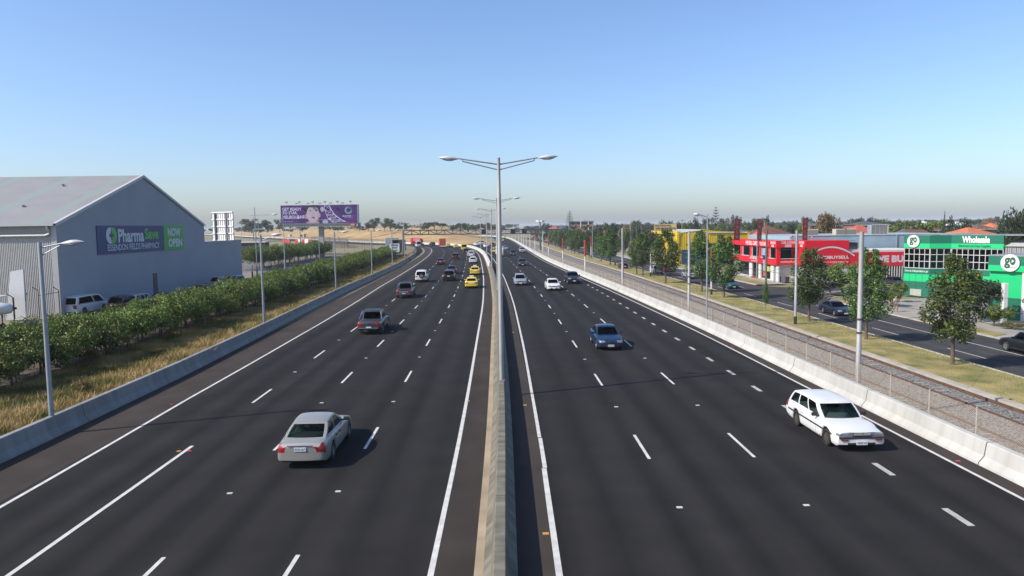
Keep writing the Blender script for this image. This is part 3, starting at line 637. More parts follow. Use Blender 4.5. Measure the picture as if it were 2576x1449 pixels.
p, h = onroad(1168, 630, 1); car('van', c_yel, 'tall yellow taxi van in the distance', 'van', p, h, H=2.3, gt=.8)
p, h = onroad(1091, 618.8, 1); car('suv', c_black, 'distant black wagon left of the orange box truck', 'car', p, h, L=5)
p, h = onroad(1054, 621.5, 1); car('van', c_white, 'tall white van in front of the red tanker', 'van', p, h, H=2.6, L=5.9, W=2.0, gt=.82, belt=1.2, hood0=1.2)
# -- freeway, coming towards the camera
def drivers(r, P, who, lab):
    y = -P['L'] / 2 + (P['rt'] + P['ft']) / 2 + .32; b = MB()
    for x, shirt in who:
        b = MB(); b.lathe([(.05, .5), (.20, .62), (.235, .85), (.21, 1.0), (.075, 1.07), (.06, 1.10)], (x, y, 0), 12); o = b.build('driver_shirt', shirt, r, smooth=True)
        b = MB(); b.lathe([(.03, 1.08), (.085, 1.13), (.10, 1.21), (.085, 1.29), (.03, 1.33)], (x, y, 0), 12); b.build('driver_head', m_skin, r, smooth=True)
p, h = onroad(2166, 1138, -1, R); r, P = car('wagon', c_white, 'old white station wagon coming towards the camera beside the sunlit right barrier', 'car', p, h, 'front', near='wagon', text='WBY 141', rim='brown', glass='c', L=4.75, W=1.80, H=1.43, rt=.48, ft=2.6, fb=3.28, belt=.86, gt=.68, nose=.015, boxy=.8, tail0=.88, tail1=.87, hood0=.88, hood1=.74, hl=(.60, .745), sill=.22)
for sx in (-1, 1):
    q = MB(); q.box((sx * .905, -.05, .585), (.02, 3.9, .05)); q.build('side_moulding', m_blk, r)
    q = MB(); q.box((sx * .62, 2.425, .47), (.24, .02, .05)); q.build('indicator', M('indicator_red', (.30, .03, .012), .3, var=0), r)
    q = MB(); q.box((sx * .81, 2.375 - .92 - .47, .30), (.16, .03, .32)); q.build('mud_flap', m_blk, r)
q = MB(); q.box((0, 2.41, .545), (1.64, .06, .07), 0, .02); q.build('bumper_strip', m_blk, r)
for zz in (.66, .70): q = MB(); q.box((0, 2.435, zz), (.62, .02, .012)); q.build('grille_bar', m_white, r)
p, h = onroad(1537, 883, -1); r, P = car('sedan', c_blue, 'blue sedan with bright mirrors coming towards the camera in the middle lane', 'car', p, h, 'front', near='front', text='UKF 701', glass='c', L=4.68, hood1=.72)
p, h = onroad(1310, 719, -1); car('wagon', c_lsil, 'silver grey hatchback wagon with roof rails coming towards the camera', 'car', p, h, 'front', rails='chrome', H=1.56, W=1.78)
p, h = onroad(1394, 732, -1); car('sedan', c_white, 'white sedan coming towards the camera between the silver wagon and dark blue four wheel drive', 'car', p, h, 'front')
p, h = onroad(1445, 715, -1, R); car('suv', c_navy, 'dark navy four wheel drive coming towards the camera near the right edge line', 'four wheel drive', p, h, 'front', H=1.66)
p, h = onroad(1315, 669.5, -1); car('hatch', c_black, 'black hatchback coming towards the camera ahead of the navy sedan', 'car', p, h, 'front')
p, h = onroad(1292, 642.5, -1); car('sedan', c_navy, 'small dark sedan coming towards the camera beside the silver four wheel drive', 'car', p, h, 'front')
p, h = onroad(1314.5, 636, -1, R); car('suv', c_lsil, 'distant silver four wheel drive hugging the right barrier', 'four wheel drive', p, h, 'front')
p, h = onroad(1272, 629.5, -1); car('hatch', c_lsil, 'distant pale silver hatchback right of the median lamp posts', 'car', p, h, 'front')
p, h = onroad(1243, 619, -1); car('sedan', c_mar, 'distant maroon sedan coming round the bend', 'car', p, h, 'front')
p, h = onroad(1203, 617.8, -1); car('sedan', c_white, 'distant white sedan seen over the curving median barrier, leftmost of the oncoming cars', 'car', p, h, 'front')
p, h = onroad(1224, 622.3, -1); car('hatch', c_white, 'distant white hatchback coming round the bend beside the barrier', 'car', p, h, 'front')
p, h = onroad(1218, 615, -1); car('suv', c_lsil, 'distant silver wagon behind the white hatchback on the bend', 'car', p, h, 'front')
p, h = onroad(1246, 605, -1, R); car('sedan', c_pblue, 'tiny blue car far up the entry ramp', 'car', p, h, 'front')
p, h = onroad(1263.5, 607, -1, R); r = car('sedan', c_yel, 'tiny yellow taxi on the entry ramp by the white barrier', 'taxi', p, h, 'front', name='taxi', group='yellow taxis on the freeway')[0]
# -- service road (one step lower)
def srv(kind, col, px, py, lab, cat='car', near='front', **k):
    p = G(px, py, zR); t = SP.tangent(p.y); d = -1 if near == 'front' else 1; return car(kind, col, lab, cat, p, (t.x * d, t.y * d), near, **k)
srv('hatch', c_mar, 1572, 678, 'dark red hatchback driving away on the service road', near='rear'); srv('ute', c_lsil, 1658, 691, 'silver pickup half hidden by a street tree on the service road', 'pickup', near='rear', tonneau=1.52)
srv('sedan', c_red, 1686, 685, 'red car almost hidden behind a street tree on the service road'); srv('suv', c_lsil, 1743, 702, 'silver four wheel drive coming along the service road past the yellow workshop', 'four wheel drive')
srv('sedan', c_navy, 1795, 705, 'dark sedan behind a street tree ahead of the green hatchback'); srv('hatch', c_green, 1847, 727.5, 'dark green hatchback on the service road in front of the red car yard')
srv('sedan', c_navy, 2128, 797, 'dark blue sedan on the service road half behind a grey pole', L=4.9); srv('suv', c_black, 2652, 905, 'black car cut off by the right edge of the picture', near='rear')
p = G(2565, 800, zR); car('ute', c_lsil, 'grey blue four wheel drive pickup parked by the green building', 'pickup', p, (-.5, -.87), 'front', H=1.85)
p = G(2272, 722, zR); car('sedan', c_navy, 'dark car tucked behind the corner of the green building', 'car', p, (0, -1), 'front')
# -- parked along the hangar wall
def park(kind, col, px, py, lab, cat='car', near='rear', head=(.1, 1), **k):
    p = G(px, py, 0); return car(kind, col, lab, cat, (p.x, p.y, 0), head if near == 'rear' else (-head[0], -head[1]), near, group='vehicles parked along the hangar', **k)
park('van', c_white, 172, 795, 'white passenger van parked at the near corner of the hangar', 'van', head=(.12, 1)); park('suv', c_black, 290, 788, 'black car parked just ahead of the white van'); park('suv', c_lsil, 322, 783, 'silver car with red tail lights parked ahead of the black car')
park('sedan', c_dkg, 388, 771, 'dark roofed car showing above the hedge below the small door'); park('hatch', c_red, 480, 749, 'dark red car parked by the hangar behind the hedge', near='front')
r, P = park('ute', c_lsil, 528, 731, 'silver pickup with black bull bar parked by the hangar', 'pickup', near='front'); q = MB(); q.tube([(-.75, 2.72, .45), (-.75, 2.75, 1.02), (.75, 2.75, 1.02), (.75, 2.72, .45)], .04, 8); q.tube([(-.75, 2.74, .75), (.75, 2.74, .75)], .04, 8); q.build('bull_bar', m_blk, r)
park('suv', c_pblue, 568, 726, 'blue grey four wheel drive farthest along the hangar wall', near='front')
# -- traffic on the freeway beyond the paddock
def far(kind, col, px, py, lab, dirn=-1, **k): p = G(px, py); t = C.tangent(min(p.y, 1300)); return car(kind, col, lab, k.pop('cat', 'car'), p, (t.x * dirn, t.y * dirn), 'front' if dirn < 0 else 'rear', **k)
far('sedan', c_white, 629, 595.8, 'far white sedan beyond the hangar on the distant freeway, leftmost'); far('hatch', c_white, 645, 598.2, 'far white hatchback beside a blue post on the distant freeway')
far('sedan', c_pblue, 829, 602, 'far blue sedan right of the billboard column'); far('suv', c_white, 853, 602.6, 'far white four wheel drive right of the blue sedan beyond the billboard column')
# -- trucks
def truck(name, label, loc, h, near, parts):
    h = Vector((h[0], h[1], 0)).normalized(); r = empty(name, loc, math.atan2(-h.x, h.y), label, 'truck')
    for nm, mat, fn in parts: q = MB(); fn(q); q.build(nm, mat, r)
    return r
def axle(r, ys, wr=.5, x=.98):
    tm, qm = wheel_meshes(wr, .3, m_rimb, 0)
    for y in ys:
        for sx in (-1, 1): wq = put(tm, 'wheel', r, (sx * x, y, wr), (0, 0, 0 if sx > 0 else math.pi)); put(qm, 'rim', wq)
c_org = paint('orange_red', (.62, .085, .03)); c_tred = paint('tanker_red', (.60, .02, .035))
p, h = onroad(1114, 624, 1)
r = truck('box_truck', 'orange red box truck seen from behind on the freeway bend', p, h, 'rear', [('cargo_box', c_org, lambda q: q.b2((-1.25, 0, 1.0), (1.25, 6.6, 3.75))), ('chassis', m_blk, lambda q: q.b2((-1.1, .1, .55), (1.1, 8.6, .97))), ('tail_lift', m_white, lambda q: q.b2((-1.25, -.1, .55), (1.25, -.01, .95))), ('door_frame', m_chrome, lambda q: [q.b2((x - .03, -.03, 1.02), (x + .03, -.005, 3.7)) for x in (-1.2, 0, 1.2)]), ('cab', c_org, lambda q: q.box((0, 7.75, 1.9), (2.3, 1.9, 2.2), 0, .12)), ('windscreen', m_glassd, lambda q: q.b2((-1.0, 8.66, 2.0), (1.0, 8.72, 2.75)))]); axle(r, (1.4, 7.8))
text(r, 'TNT', (-.3, 0, 3.0), (1, 0, 0), (0, 0, 1), .4, m_white, bold=.03, off=.03) if False else None
p, h = onroad(1060, 618, 1)
def tankp(q):
    q.lathe([(.2, 0), (.95, .15), (1.15, .5), (1.15, 9.3), (.95, 9.7), (.2, 9.9)], (0, 0, 2.15), 20, 'y')
r = truck('tanker_truck', 'large red tanker truck turning away on the bend', p, h, 'rear', [('tank', c_tred, tankp), ('chassis', m_blk, lambda q: q.b2((-1.0, .2, .6), (1.0, 12.5, 1.05))), ('mudguard', c_tred, lambda q: q.b2((-1.2, .1, .5), (1.2, 3.2, .95))), ('walkway', m_chrome, lambda q: q.b2((-.35, .8, 3.28), (.35, 9.0, 3.36))), ('cab', c_tred, lambda q: q.box((0, 11.4, 2.05), (2.4, 2.2, 2.5), 0, .12)), ('windscreen', m_glassd, lambda q: q.b2((-1.05, 12.46, 2.2), (1.05, 12.53, 3.0)))]); axle(r, (.9, 2.1, 8.8, 11.6))
p = G(767, 598.5); t = C.tangent(p.y)
r = truck('prime_mover', 'white cab truck with a red load facing the camera on the distant freeway', p, (-t.x, -t.y), 'front', [('cab', c_white, lambda q: q.box((0, -1.2, 2.3), (2.5, 2.4, 3.1), 0, .15)), ('windscreen', m_glassd, lambda q: q.b2((-1.1, .01, 2.3), (1.1, .05, 3.3))), ('grille', m_blk, lambda q: q.b2((-.8, .01, .9), (.8, .06, 1.7))), ('trailer', c_mar, lambda q: q.b2((-1.25, -13, 1.1), (1.25, -2.7, 3.2))), ('bumper', m_chrome, lambda q: q.b2((-1.25, .0, .4), (1.25, .12, .75)))]); axle(r, (-1.2, -9, -11))
p = G(732, 597.5); t = C.tangent(p.y)
r = truck('box_truck', 'small white truck behind the red loaded truck on the distant freeway', p, (-t.x, -t.y), 'front', [('cab', c_white, lambda q: q.box((0, -.9, 1.6), (2.1, 1.8, 2.0), 0, .12)), ('windscreen', m_glassd, lambda q: q.b2((-.9, .01, 1.6), (.9, .05, 2.3))), ('cargo_box', c_white, lambda q: q.b2((-1.2, -6.5, .9), (1.2, -2.0, 3.0)))]); axle(r, (-1, -5), .42)
p, h = onroad(1258, 645.5, -1)
r = truck('ambulance', 'white green and yellow ambulance van half hidden behind the lamp posts', p, h, 'front', [('cab', c_white, lambda q: q.box((0, -.95, 1.15), (1.95, 1.9, 1.5), 0, .2)), ('cargo_box', c_white, lambda q: q.box((0, -3.7, 1.65), (2.05, 4.2, 2.2), 0, .1)), ('windscreen', m_glassd, lambda q: q.add([(-.85, -.35, 1.35), (.85, -.35, 1.35), (.72, -.85, 1.95), (-.72, -.85, 1.95)], ((0, 1, 2, 3),))), ('bonnet', paint('lime', (.55, .60, .05)), lambda q: q.b2((-.9, -.02, .55), (.9, .03, .95))), ('front_bumper', c_org, lambda q: q.b2((-.97, -.05, .3), (.97, .06, .54))), ('side_stripe', paint('ambulance_green', (.02, .22, .10)), lambda q: [q.b2((sx * 1.02 - .01, -5.6, 1.9), (sx * 1.02 + .01, -1.8, 2.3)) for sx in (-1, 1)]), ('light_bar', paint('beacon_blue', (.05, .1, .6)), lambda q: q.b2((-.7, -1.8, 2.72), (.7, -1.5, 2.9)))]); axle(r, (-.95, -4.6), .36, .9)
r['category'] = 'ambulance'
# ------------------------------------------------------------------ lamp posts, poles, signs, fences
m_galv = M('galvanised_steel', (.36, .40, .43), .5, .4, var=.14, scale=1.5); m_galvw = M('pole_steel_weathered', (.40, .39, .38), .6, .2, var=.16, scale=.8)
m_lampg = M('lamp_shell', (.62, .63, .64), .4, .1, var=.05); m_lens = M('lamp_lens', (.70, .71, .72), .15, 0, var=0, coat=.5); m_rust = M('rust_dark', (.08, .06, .05), .8, var=.2)
def lamp_head(parent, x0, z0, sx, L=1.05, rise=.06):
    q = MB(); n = 10
    prof = [(0, .035), (.10, .075), (.25, .14), (.45, .19), (.62, .185), (.80, .12), (.93, .05), (1, .008)]
    vs = []; fs = []
    for t, r in prof:
        for k in range(n): a = 2 * math.pi * k / n; vs.append((x0 + sx * t * L, r * .85 * math.cos(a), z0 + rise * t + r * .62 * math.sin(a)))
    for i in range(len(prof) - 1):
        for k in range(n): fs.append((i * n + k, i * n + (k + 1) % n, (i + 1) * n + (k + 1) % n, (i + 1) * n + k))
    q.add(vs, fs); h = q.build('lamp_head', m_lampg, parent, smooth=True)
    q = MB(); vs = []; fs = []
    for t, r in ((.25, .08), (.4, .17), (.6, .17), (.78, .08)):
        vs += [(x0 + sx * t * L, -r * .8, z0 + rise * t - .62 * interp([(u, v) for u, v in prof], t) * .80), (x0 + sx * t * L, 0, z0 + rise * t - .62 * interp(prof, t) - .015), (x0 + sx * t * L, r * .8, z0 + rise * t - .62 * interp(prof, t) * .80)]
    for i in range(3):
        for k in range(2): fs.append((i * 3 + k, i * 3 + k + 1, i * 3 + k + 4, i * 3 + k + 3))
    q.add(vs, fs); q.build('lens', m_lens, h)
    return h
def median_lamp():
    r = empty('street_lamp', (0, 0, 0), 0, 'x', 'lamp post', 'double-arm lamp posts on the median')
    q = MB(); q.tube([(0, 0, .78), (0, 0, 9.9), (0, 0, 9.92), (0, 0, 11.6)], [.115, .095, .085, .08], 12); q.build('pole', m_galvw, r, smooth=False); smooth_angle(r.children[-1], 40)
    q = MB(); q.box((0, 0, .82), (.30, .24, .05)); q.build('base_plate', m_galv, r)
    for sx in (-1, 1):
        q = MB(); q.tube([(0, 0, 11.28), (sx * 1.92, 0, 11.58)], [.038, .03], 8); q.tube([(0, 0, 11.02), (sx * 1.72, 0, 11.45), (sx * 1.72, 0, 11.53)], [.03, .03, .03], 8); q.build('arm', m_galv, r); lamp_head(r, sx * 1.88, 11.57, sx, .98)
    return r
ml = median_lamp(); L0 = True
for i, Y in enumerate((35.4, 86.5, 137, 188.5, 242)):
    p = C.pt(sY(Y), .06 if i else .03); t = C.tangent(Y); a = math.atan2(-t.x, t.y); lab = ORD[i] + ' of the tall double-arm lamp posts standing on the median barrier'
    if i == 0: ml.location = p; ml['label'] = lab
    else: copy_tree(ml, p, a, lab)
def side_lamp(arm=1.8, H=7.95, zb=.0):
    r = empty('street_lamp', (0, 0, 0), 0, 'x', 'lamp post', 'single-arm lamp posts along the left barrier')
    q = MB(); q.tube([(0, 0, zb), (0, 0, H)], [.10, .075], 12); q.build('pole', m_galv, r); smooth_angle(r.children[-1], 40)
    q = MB(); q.tube([(0, 0, H - .22), (arm - .92, 0, H - .06)], .032, 8); q.tube([(0, 0, H - .55), (arm - 1.0, 0, H - .14)], .02, 6); q.build('arm', m_galv, r); lamp_head(r, arm - .95, H - .06, 1, .95); return r
sl0 = side_lamp()
for i, (Y, off) in enumerate(((30, -18.60), (59.6, -19.15), (91.3, -19.95), (119.7, -19.75), (148.9, -19.75), (180, -20.2))):
    p = C.pt(sY(Y), off); t = C.tangent(Y); a = math.atan2(-t.x, t.y); lab = ORD[i] + ' of the grey single-arm lamp posts along the left barrier'
    if i == 0: sl0.location = p; sl0['label'] = lab
    else: copy_tree(sl0, p, a, lab)
rl = copy_tree(sl0, (16.55, 57.2, .0), math.pi, 'grey lamp post with a short arm over the right barrier, leaning above the yellow workshop', (.62, 1, 1.14)); del rl['group']
# yard lamps with cross bars
def yard_lamp(px, base, top, Y, lab, arm0, arm1, barz):
    b = AY(*base, Y); t = AY(*top, Y); r = empty('yard_lamp', (b.x, b.y, -.05), 0, lab, 'lamp post', 'tall yard lamps behind the hedge')
    q = MB(); q.tube([(0, 0, 0), (0, 0, 1.8)], .14, 8); q.tube([(0, 0, 1.8), (0, 0, t.z)], [.10, .06], 8); q.build('pole', m_galv, r)
    za = AY(px, barz, Y).z; q = MB(); q.tube([(AY(arm0, barz, Y).x - b.x, 0, za), (AY(arm1, barz, Y).x - b.x, 0, za + .05)], .05, 6); q.build('cross_arm', m_galv, r); lamp_head(r, AY(arm1, barz, Y).x - b.x - .1, za + .05, 1, 1.1)
yard_lamp(641, f2(260, 1285), f2(225, 305), 118, 'tall yard lamp with a cross bar just right of the white panel back', f2(145, 0)[0], f2(480, 0)[0], f2(0, 425)[1])
yard_lamp(715, f2(680, 1215), f2(652, 380), 150, 'tall yard lamp crossing the left side of the purple billboard', f2(590, 0)[0], f2(865, 0)[0], f2(0, 481)[1])
yard_lamp(800, f2(1203, 1095), f2(1176, 418), 190, 'tall yard lamp crossing the child portrait on the billboard', f2(1130, 0)[0], f2(1345, 0)[0], f2(0, 498)[1])
yard_lamp(655, f2(290, 905), f2(275, 450), 230, 'thin yard lamp behind the tall cross-bar lamp by the white panel back', f2(225, 0)[0], f2(226, 0)[0], f2(0, 520)[1])
# far lamps on the hill crest
for i, (px, py, pb, Y, sx) in enumerate(((1016, 559, 582, 330, -1), (1057, 554, 580, 420, -1), (1094.5, 555, 579, 430, -1), (1131, 556.5, 582, 430, -1), (1162, 556, 578, 430, -1), (607.5, 564, 590, 420, -1), (908, 553.7, 573, 480, -1), (1016.5, 560, 600, 300, -1))):
    b = AY(px, pb, Y); t = AY(px, py, Y); r = empty('crest_lamp', (b.x, b.y, max(-.05, b.z - 1.5)), 0, ['leftmost far lamp on the crest left of the umbrella pines', 'far lamp left of the umbrella pines on the crest', 'far lamp among the umbrella pines on the crest', 'far lamp between the umbrella pines and the round trees', 'far lamp in front of the round trees on the crest', 'small far lamp beside the hangar roof edge', 'far lamp on the crest right of the billboard', 'thin far lamp by the left gantry leg'][i], 'lamp post', 'far lamps on the crest')
    h = t.z - r.location.z; q = MB(); q.tube([(0, 0, 0), (0, 0, h)], [.12, .08], 6); q.build('pole', m_galv, r); q = MB(); q.tube([(0, 0, h), (sx * 2.0, 0, h + .15)], .06, 6); q.box((sx * 2.3, 0, h + .17), (1.0, .3, .14)); q.build('lamp_head', m_galv, r)
# tram poles
m_polew = M('pole_white', (.60, .58, .54), .7, var=.12, scale=1.2); m_polered = M('pole_red', (.50, .03, .03), .6, var=.1)
def tpole(name, x, y, zb, zt, lab, r0=.15, r1=.11, mat=None, redfrom=None, blackto=None, bands=False, group=None, cap=False):
    r = empty(name, (x, y, zb), 0, lab, 'pole', group); h = zt - zb
    q = MB(); q.tube([(0, 0, 0), (0, 0, h * .42), (0, 0, h * .42 + .02), (0, 0, h * .72), (0, 0, h * .72 + .02), (0, 0, h)], [r0, r0, r0 * .9, r0 * .9, r1, r1], 12); q.build('shaft', mat or m_galvw, r); smooth_angle(r.children[-1], 40)
    if redfrom: q = MB(); q.tube([(0, 0, h * redfrom), (0, 0, h + .01)], r0 * 1.08, 10); q.build('red_band', m_polered, r)
    if blackto: q = MB(); q.tube([(0, 0, 0), (0, 0, blackto)], r0 * 1.15, 10); q.build('black_base', m_blk, r)
    if bands:
        for k in (.48, .55): q = MB(); q.tube([(0, 0, h * k), (0, 0, h * k + .08)], r0 * 1.18, 10); q.build('clamp', m_rust, r)
    return r
TG = 'tram poles along the mesh fence'
t = AX(2168, 583, 17.75); tpole('tram_pole', 17.75, t.y, zR, t.z, 'thick grey tram pole closest to the camera, behind the white barrier', .125, .105, bands=True, group=TG)
t = AX(1734, 581, 17.7); tpole('tram_pole', 17.7, t.y, zR, t.z, 'grey tram pole just left of the arm lamp, in front of the street trees', .13, .11, bands=True, group=TG)
t = AY(1566, 574, 99.5); tpole('tram_pole', t.x, 99.5, zR, t.z, 'bare grey tram pole in front of the brick red roofs', .16, .15, group=TG)
for i, (bx, by, ty) in enumerate(((1472, 681, 604), (1416, 657, 598.5), (1380, 642, 592.5), (1346, 623, 580.5))):
    b = G(bx, by); t = AY(bx + 1, ty, b.y); tpole('tram_pole', b.x, b.y, zR, t.z, ORD[i] + ' of the tram poles with a red top along the mesh fence', .14, .13, m_polew, .60, group=TG)
for i, (bx, by, ty, rf) in enumerate(((2000.5, 815, 580, None), (1789.5, 741, 622, .7), (1636.7, 695, 638, None), (1547.5, 667, 630, None), (1487, 649, 595, .55), (1456, 638, 620, .6), (1429, 631, 610, .6))):
    b = G(bx, by, zR + .2); t = AY(bx + 4 * (i == 0), ty, b.y); tpole('tram_pole', b.x, b.y, zR + .1, t.z, ORD[i] + ' of the pale tram poles with a black foot on the grass verge', .13, .12, m_polew if i else m_galvw, rf, .85, group='tram poles on the grass verge')
for i, (px, yb, yt, Y) in enumerate(((1333.5, 619, 584, 290), (1317, 612, 586, 320), (1305, 604, 588, 360), (1296, 600, 588, 400), (1288, 598, 589, 440), (1279, 594, 588, 480), (1366, 633, 580, 250), (1324, 614, 584, 330), (1312, 607, 586, 350))):
    b = AY(px, yb, Y); t = AY(px, yt, Y); tpole('tram_pole', b.x, b.y, zR, t.z, 'thin pale tram pole in the distant cluster under the gantry end', .14, .1, m_polew, group='distant tram poles under the gantry')
# utility pole and street lights on the right side
p = AX(1919, 612, 47 - 6); b = G(1926, 757, zR); tpole('power_pole', b.x, b.y, zR, AY(1923, 577, b.y).z, 'brown timber power pole in front of the red shop', .15, .11, M('timber_pole', (.15, .11, .08), .9, var=.25, scale=2))
for i, (px, yb, yt, hx, Y, lab) in enumerate(((1490.5, 640, 554, 1468, 200, 'tall street light with a long curved arm before the flats'), (1586, 600, 563, 1571, 250, 'street light with a curved arm above the red roofs'), (1905, 600, 580, 1862, 128, 'street light with a curved arm at the red shop roof'), (1432, 640, 556, 1433, 300, 'slim white pole in front of the dark pine'), (1601, 640, 562, 1601, 210, 'green timber pole left of the yellow workshop'))):
    b = AY(px, yb, Y); t = AY(px, yt, Y); r = empty('street_light', (b.x, b.y, zR), 0, lab, 'street light'); h = t.z - zR
    q = MB(); q.tube([(0, 0, 0), (0, 0, h - .6 if i < 3 else h)], [.12, .08], 8); q.build('pole', m_galv if i != 4 else M('green_pole', (.12, .17, .10), .8), r)
    if i < 3:
        e = AY(hx, yt - 1, Y).x - b.x; q = MB(); q.tube([(0, 0, h - .6), (e * .3, 0, h - .15), (e * .7, 0, h + .05), (e, 0, h + .05)], .045, 6); q.build('arm', m_galv, r); q = MB(); q.box((e - .3 * (1 if e > 0 else -1), 0, h + .08), (.8, .3, .16), 0, .05); q.build('lamp_head', m_galv, r)
# overhead wires (sagging) between poles
m_wire = M('wire', (.07, .07, .075), .6, var=0)
def wire(a, b, sag, lab, r=.012, n=14):
    a, b = Vector(a), Vector(b); q = MB(); q.tube([a.lerp(b, k / n) - Vector((0, 0, sag * 4 * (k / n) * (1 - k / n))) for k in range(n + 1)], r, 4, False); tag(q.build('overhead_wire', m_wire), lab, 'wire', 'overhead tram wires')
P1 = G(2000.5, 815, zR + .2)
wire((17.75, 34, 4.3), (30.0, 73, 4.2), .35, 'sagging wire from the thick near tram pole to the pale verge pole'); wire((17.7, 62, 3.6), (29.8, 73, 4.0), .3, 'cross wire from the middle grey tram pole to the verge pole')
for k, (x, z, lab) in enumerate(((21.9, 3.7, 'contact wire above the track beside the mesh fence'), (25.7, 3.7, 'contact wire above the track beside the grass verge'), (21.9, 4.4, 'upper carrier wire above the track beside the mesh fence'), (25.7, 4.35, 'upper carrier wire above the track beside the grass verge'))):
    q = MB(); q.tube([(x + SX(y), y, z) for y in range(14, 400, 12)], .010, 4, False); tag(q.build('overhead_wire', m_wire), lab, 'wire', 'overhead tram wires')
wire((17.75, 34.5, 3.6), (48.2, 68, 1.3), .6, 'long wire sagging from the near tram pole across to the white post'); wire((17.2, 99.5, 4.6), (30.2, 102.5, 4.4), .3, 'cross wire from the bare tram pole over the tracks'); wire((41, 96, 4.6), (46.6, 130, 4.4), .3, 'wire from the timber pole to the red shop')
# chain-link fence beside the tramway
m_post = M('fence_post', (.44, .40, .33), .8, var=.15, scale=2)
def mesh_mat(name, col, dens, pitch):
    m = bpy.data.materials.new(name); m.use_nodes = True; n = m.node_tree.nodes; l = m.node_tree.links; b = n['Principled BSDF']; b.inputs['Base Color'].default_value = (*col, 1); b.inputs['Roughness'].default_value = .6
    out = [x for x in n if x.type == 'OUTPUT_MATERIAL'][0]; uv = n.new('ShaderNodeUVMap'); sp = n.new('ShaderNodeSeparateXYZ'); l.new(uv.outputs[0], sp.inputs[0])
    f = []
    for sg in (1, -1):
        d = math_node(n, l, 'MULTIPLY_ADD', sp.outputs[1], sg, sp.outputs[0]); fr = math_node(n, l, 'FRACT', math_node(n, l, 'MULTIPLY', d, 1 / pitch)); f.append(math_node(n, l, 'LESS_THAN', fr, dens))
    a = math_node(n, l, 'MAXIMUM', f[0], f[1]); tr = n.new('ShaderNodeBsdfTransparent'); mx = n.new('ShaderNodeMixShader'); l.new(a, mx.inputs[0]); l.new(tr.outputs[0], mx.inputs[1]); l.new(b.outputs[0], mx.inputs[2]); l.new(mx.outputs[0], out.inputs[0]); return m
m_mesh = mesh_mat('chain_link', (.36, .30, .23), .17, .085); m_meshd = mesh_mat('dark_chain_link', (.05, .045, .04), .2, .11)
def fence_run(name, pts, z, h, mat, postmat, step, lab, group=None, pr=.03, rail=True, lean=0):
    L = [0]; P = [Vector((p[0], p[1], 0)) for p in pts]
    for a, b in zip(P, P[1:]): L.append(L[-1] + (b - a).length)
    def at(d):
        for i in range(len(P) - 1):
            if d <= L[i + 1] + 1e-6: return P[i].lerp(P[i + 1], (d - L[i]) / (L[i + 1] - L[i]))
        return P[-1]
    r = empty(name, (P[0].x, P[0].y, z), 0, lab, 'fence', group); o = Vector((P[0].x, P[0].y, 0)); mb = MB(); uv = []; n = max(1, int(L[-1] / 4))
    for i in range(n + 1): d = L[-1] * i / n; q = at(d) - o; mb.v += [(q.x, q.y, 0.02), (q.x, q.y, h)]; uv += [(0, d), (h, d)]
    for i in range(n): mb.f.append((2 * i, 2 * i + 2, 2 * i + 3, 2 * i + 1))
    ob = mb.build('wire_mesh', mat, r, fix=False); ul = ob.data.uv_layers.new(name='UVMap'); vi = np.empty(len(ob.data.loops), int); ob.data.loops.foreach_get('vertex_index', vi); ul.data.foreach_set('uv', np.array(uv)[vi].ravel())
    q = MB(); q.tube([(0, 0, 0), (0, 0, h + .06)], pr, 6); me = q.mesh('post', postmat); k = 0; d = 0
    while d <= L[-1] and k < 100:
        p = at(d) - o; ob = put(me, 'post', r, (p.x, p.y, 0)); d += step; k += 1
    if rail: q = MB(); q.tube([tuple(at(L[-1] * i / n) - o + Vector((0, 0, h))) for i in range(n + 1)], .018, 5); q.build('top_rail', postmat, r)
    return r
def rx_(y): return R.at(R.sY(y))[0].x
fence_run('mesh_fence', [(rx_(y) + 1.02, y) for y in (17, 24, 30, 36, 42, 50, 60, 75, 90, 110, 130, 150, 175, 200, 240)], zR + .12, 3.15, m_mesh, m_post, 2.9, 'long chain-link fence with thin pale posts behind the white barrier', rail=False)
for i, (px, yb, yt, xl) in enumerate(((38, 832, 748, 20), (101, 814, 731, 84), (152, 802, 730, 135))):      # angled security fence posts near the hangar
    b = G(px, yb); h = AY(px, yt, b.y).z; r = empty('security_fence_post', (b.x, b.y, 0), 0, ['leftmost', 'middle', 'rightmost'][i] + ' black fence post with an angled top in front of the hangar', 'fence post', 'angled fence posts by the hangar')
    q = MB(); q.tube([(0, 0, 0), (0, 0, h), (-.5, 0, h + .32)], .045, 8); q.build('post', m_blk, r)
    if i < 2:
        nx_ = [(101, 814), (152, 802)][i]; p2 = G(*nx_); q = MB(); q.tube([(0, 0, h - .45 if i else .2), (p2.x - b.x, p2.y - b.y, h - .45 if i else .2)], .03, 6); q.build('rail', m_blk, r)
fence_run('yard_fence', [tuple(C.pt(sY(y), -32.2))[:2] for y in (44, 60, 80, 100, 120, 145, 170)], .1, 1.9, m_meshd, m_blk, 3.4, 'dark mesh fence under the clipped tree row beside the yard')
fence_run('airfield_fence', [tuple(G(*f2(a, b)))[:2] for a, b in ((1270, 905), (1640, 925), (1640, 900), (1300, 850), (1080, 830))], 0, 3.4, m_meshd, m_rust, 3.2, 'dark dense mesh fence right of the billboard column')
fence_run('airfield_fence', [tuple(G(*f2(a, b)))[:2] for a, b in ((1360, 1050), (1510, 1050), (1850, 1015), (2020, 960))], 0, 4.2, mesh_mat('thin_mesh', (.10, .09, .08), .05, .16), m_rust, 7, 'tall thin airfield fence with brown posts and a small blue sign')
fence_run('airfield_fence', [tuple(G(*f2(a, b)))[:2] for a, b in ((300, 825), (620, 835), (1080, 812), (1700, 850), (2240, 880))], 0, 2.6, m_meshd, m_rust, 9, 'long low dark fence along the foot of the far freeway')
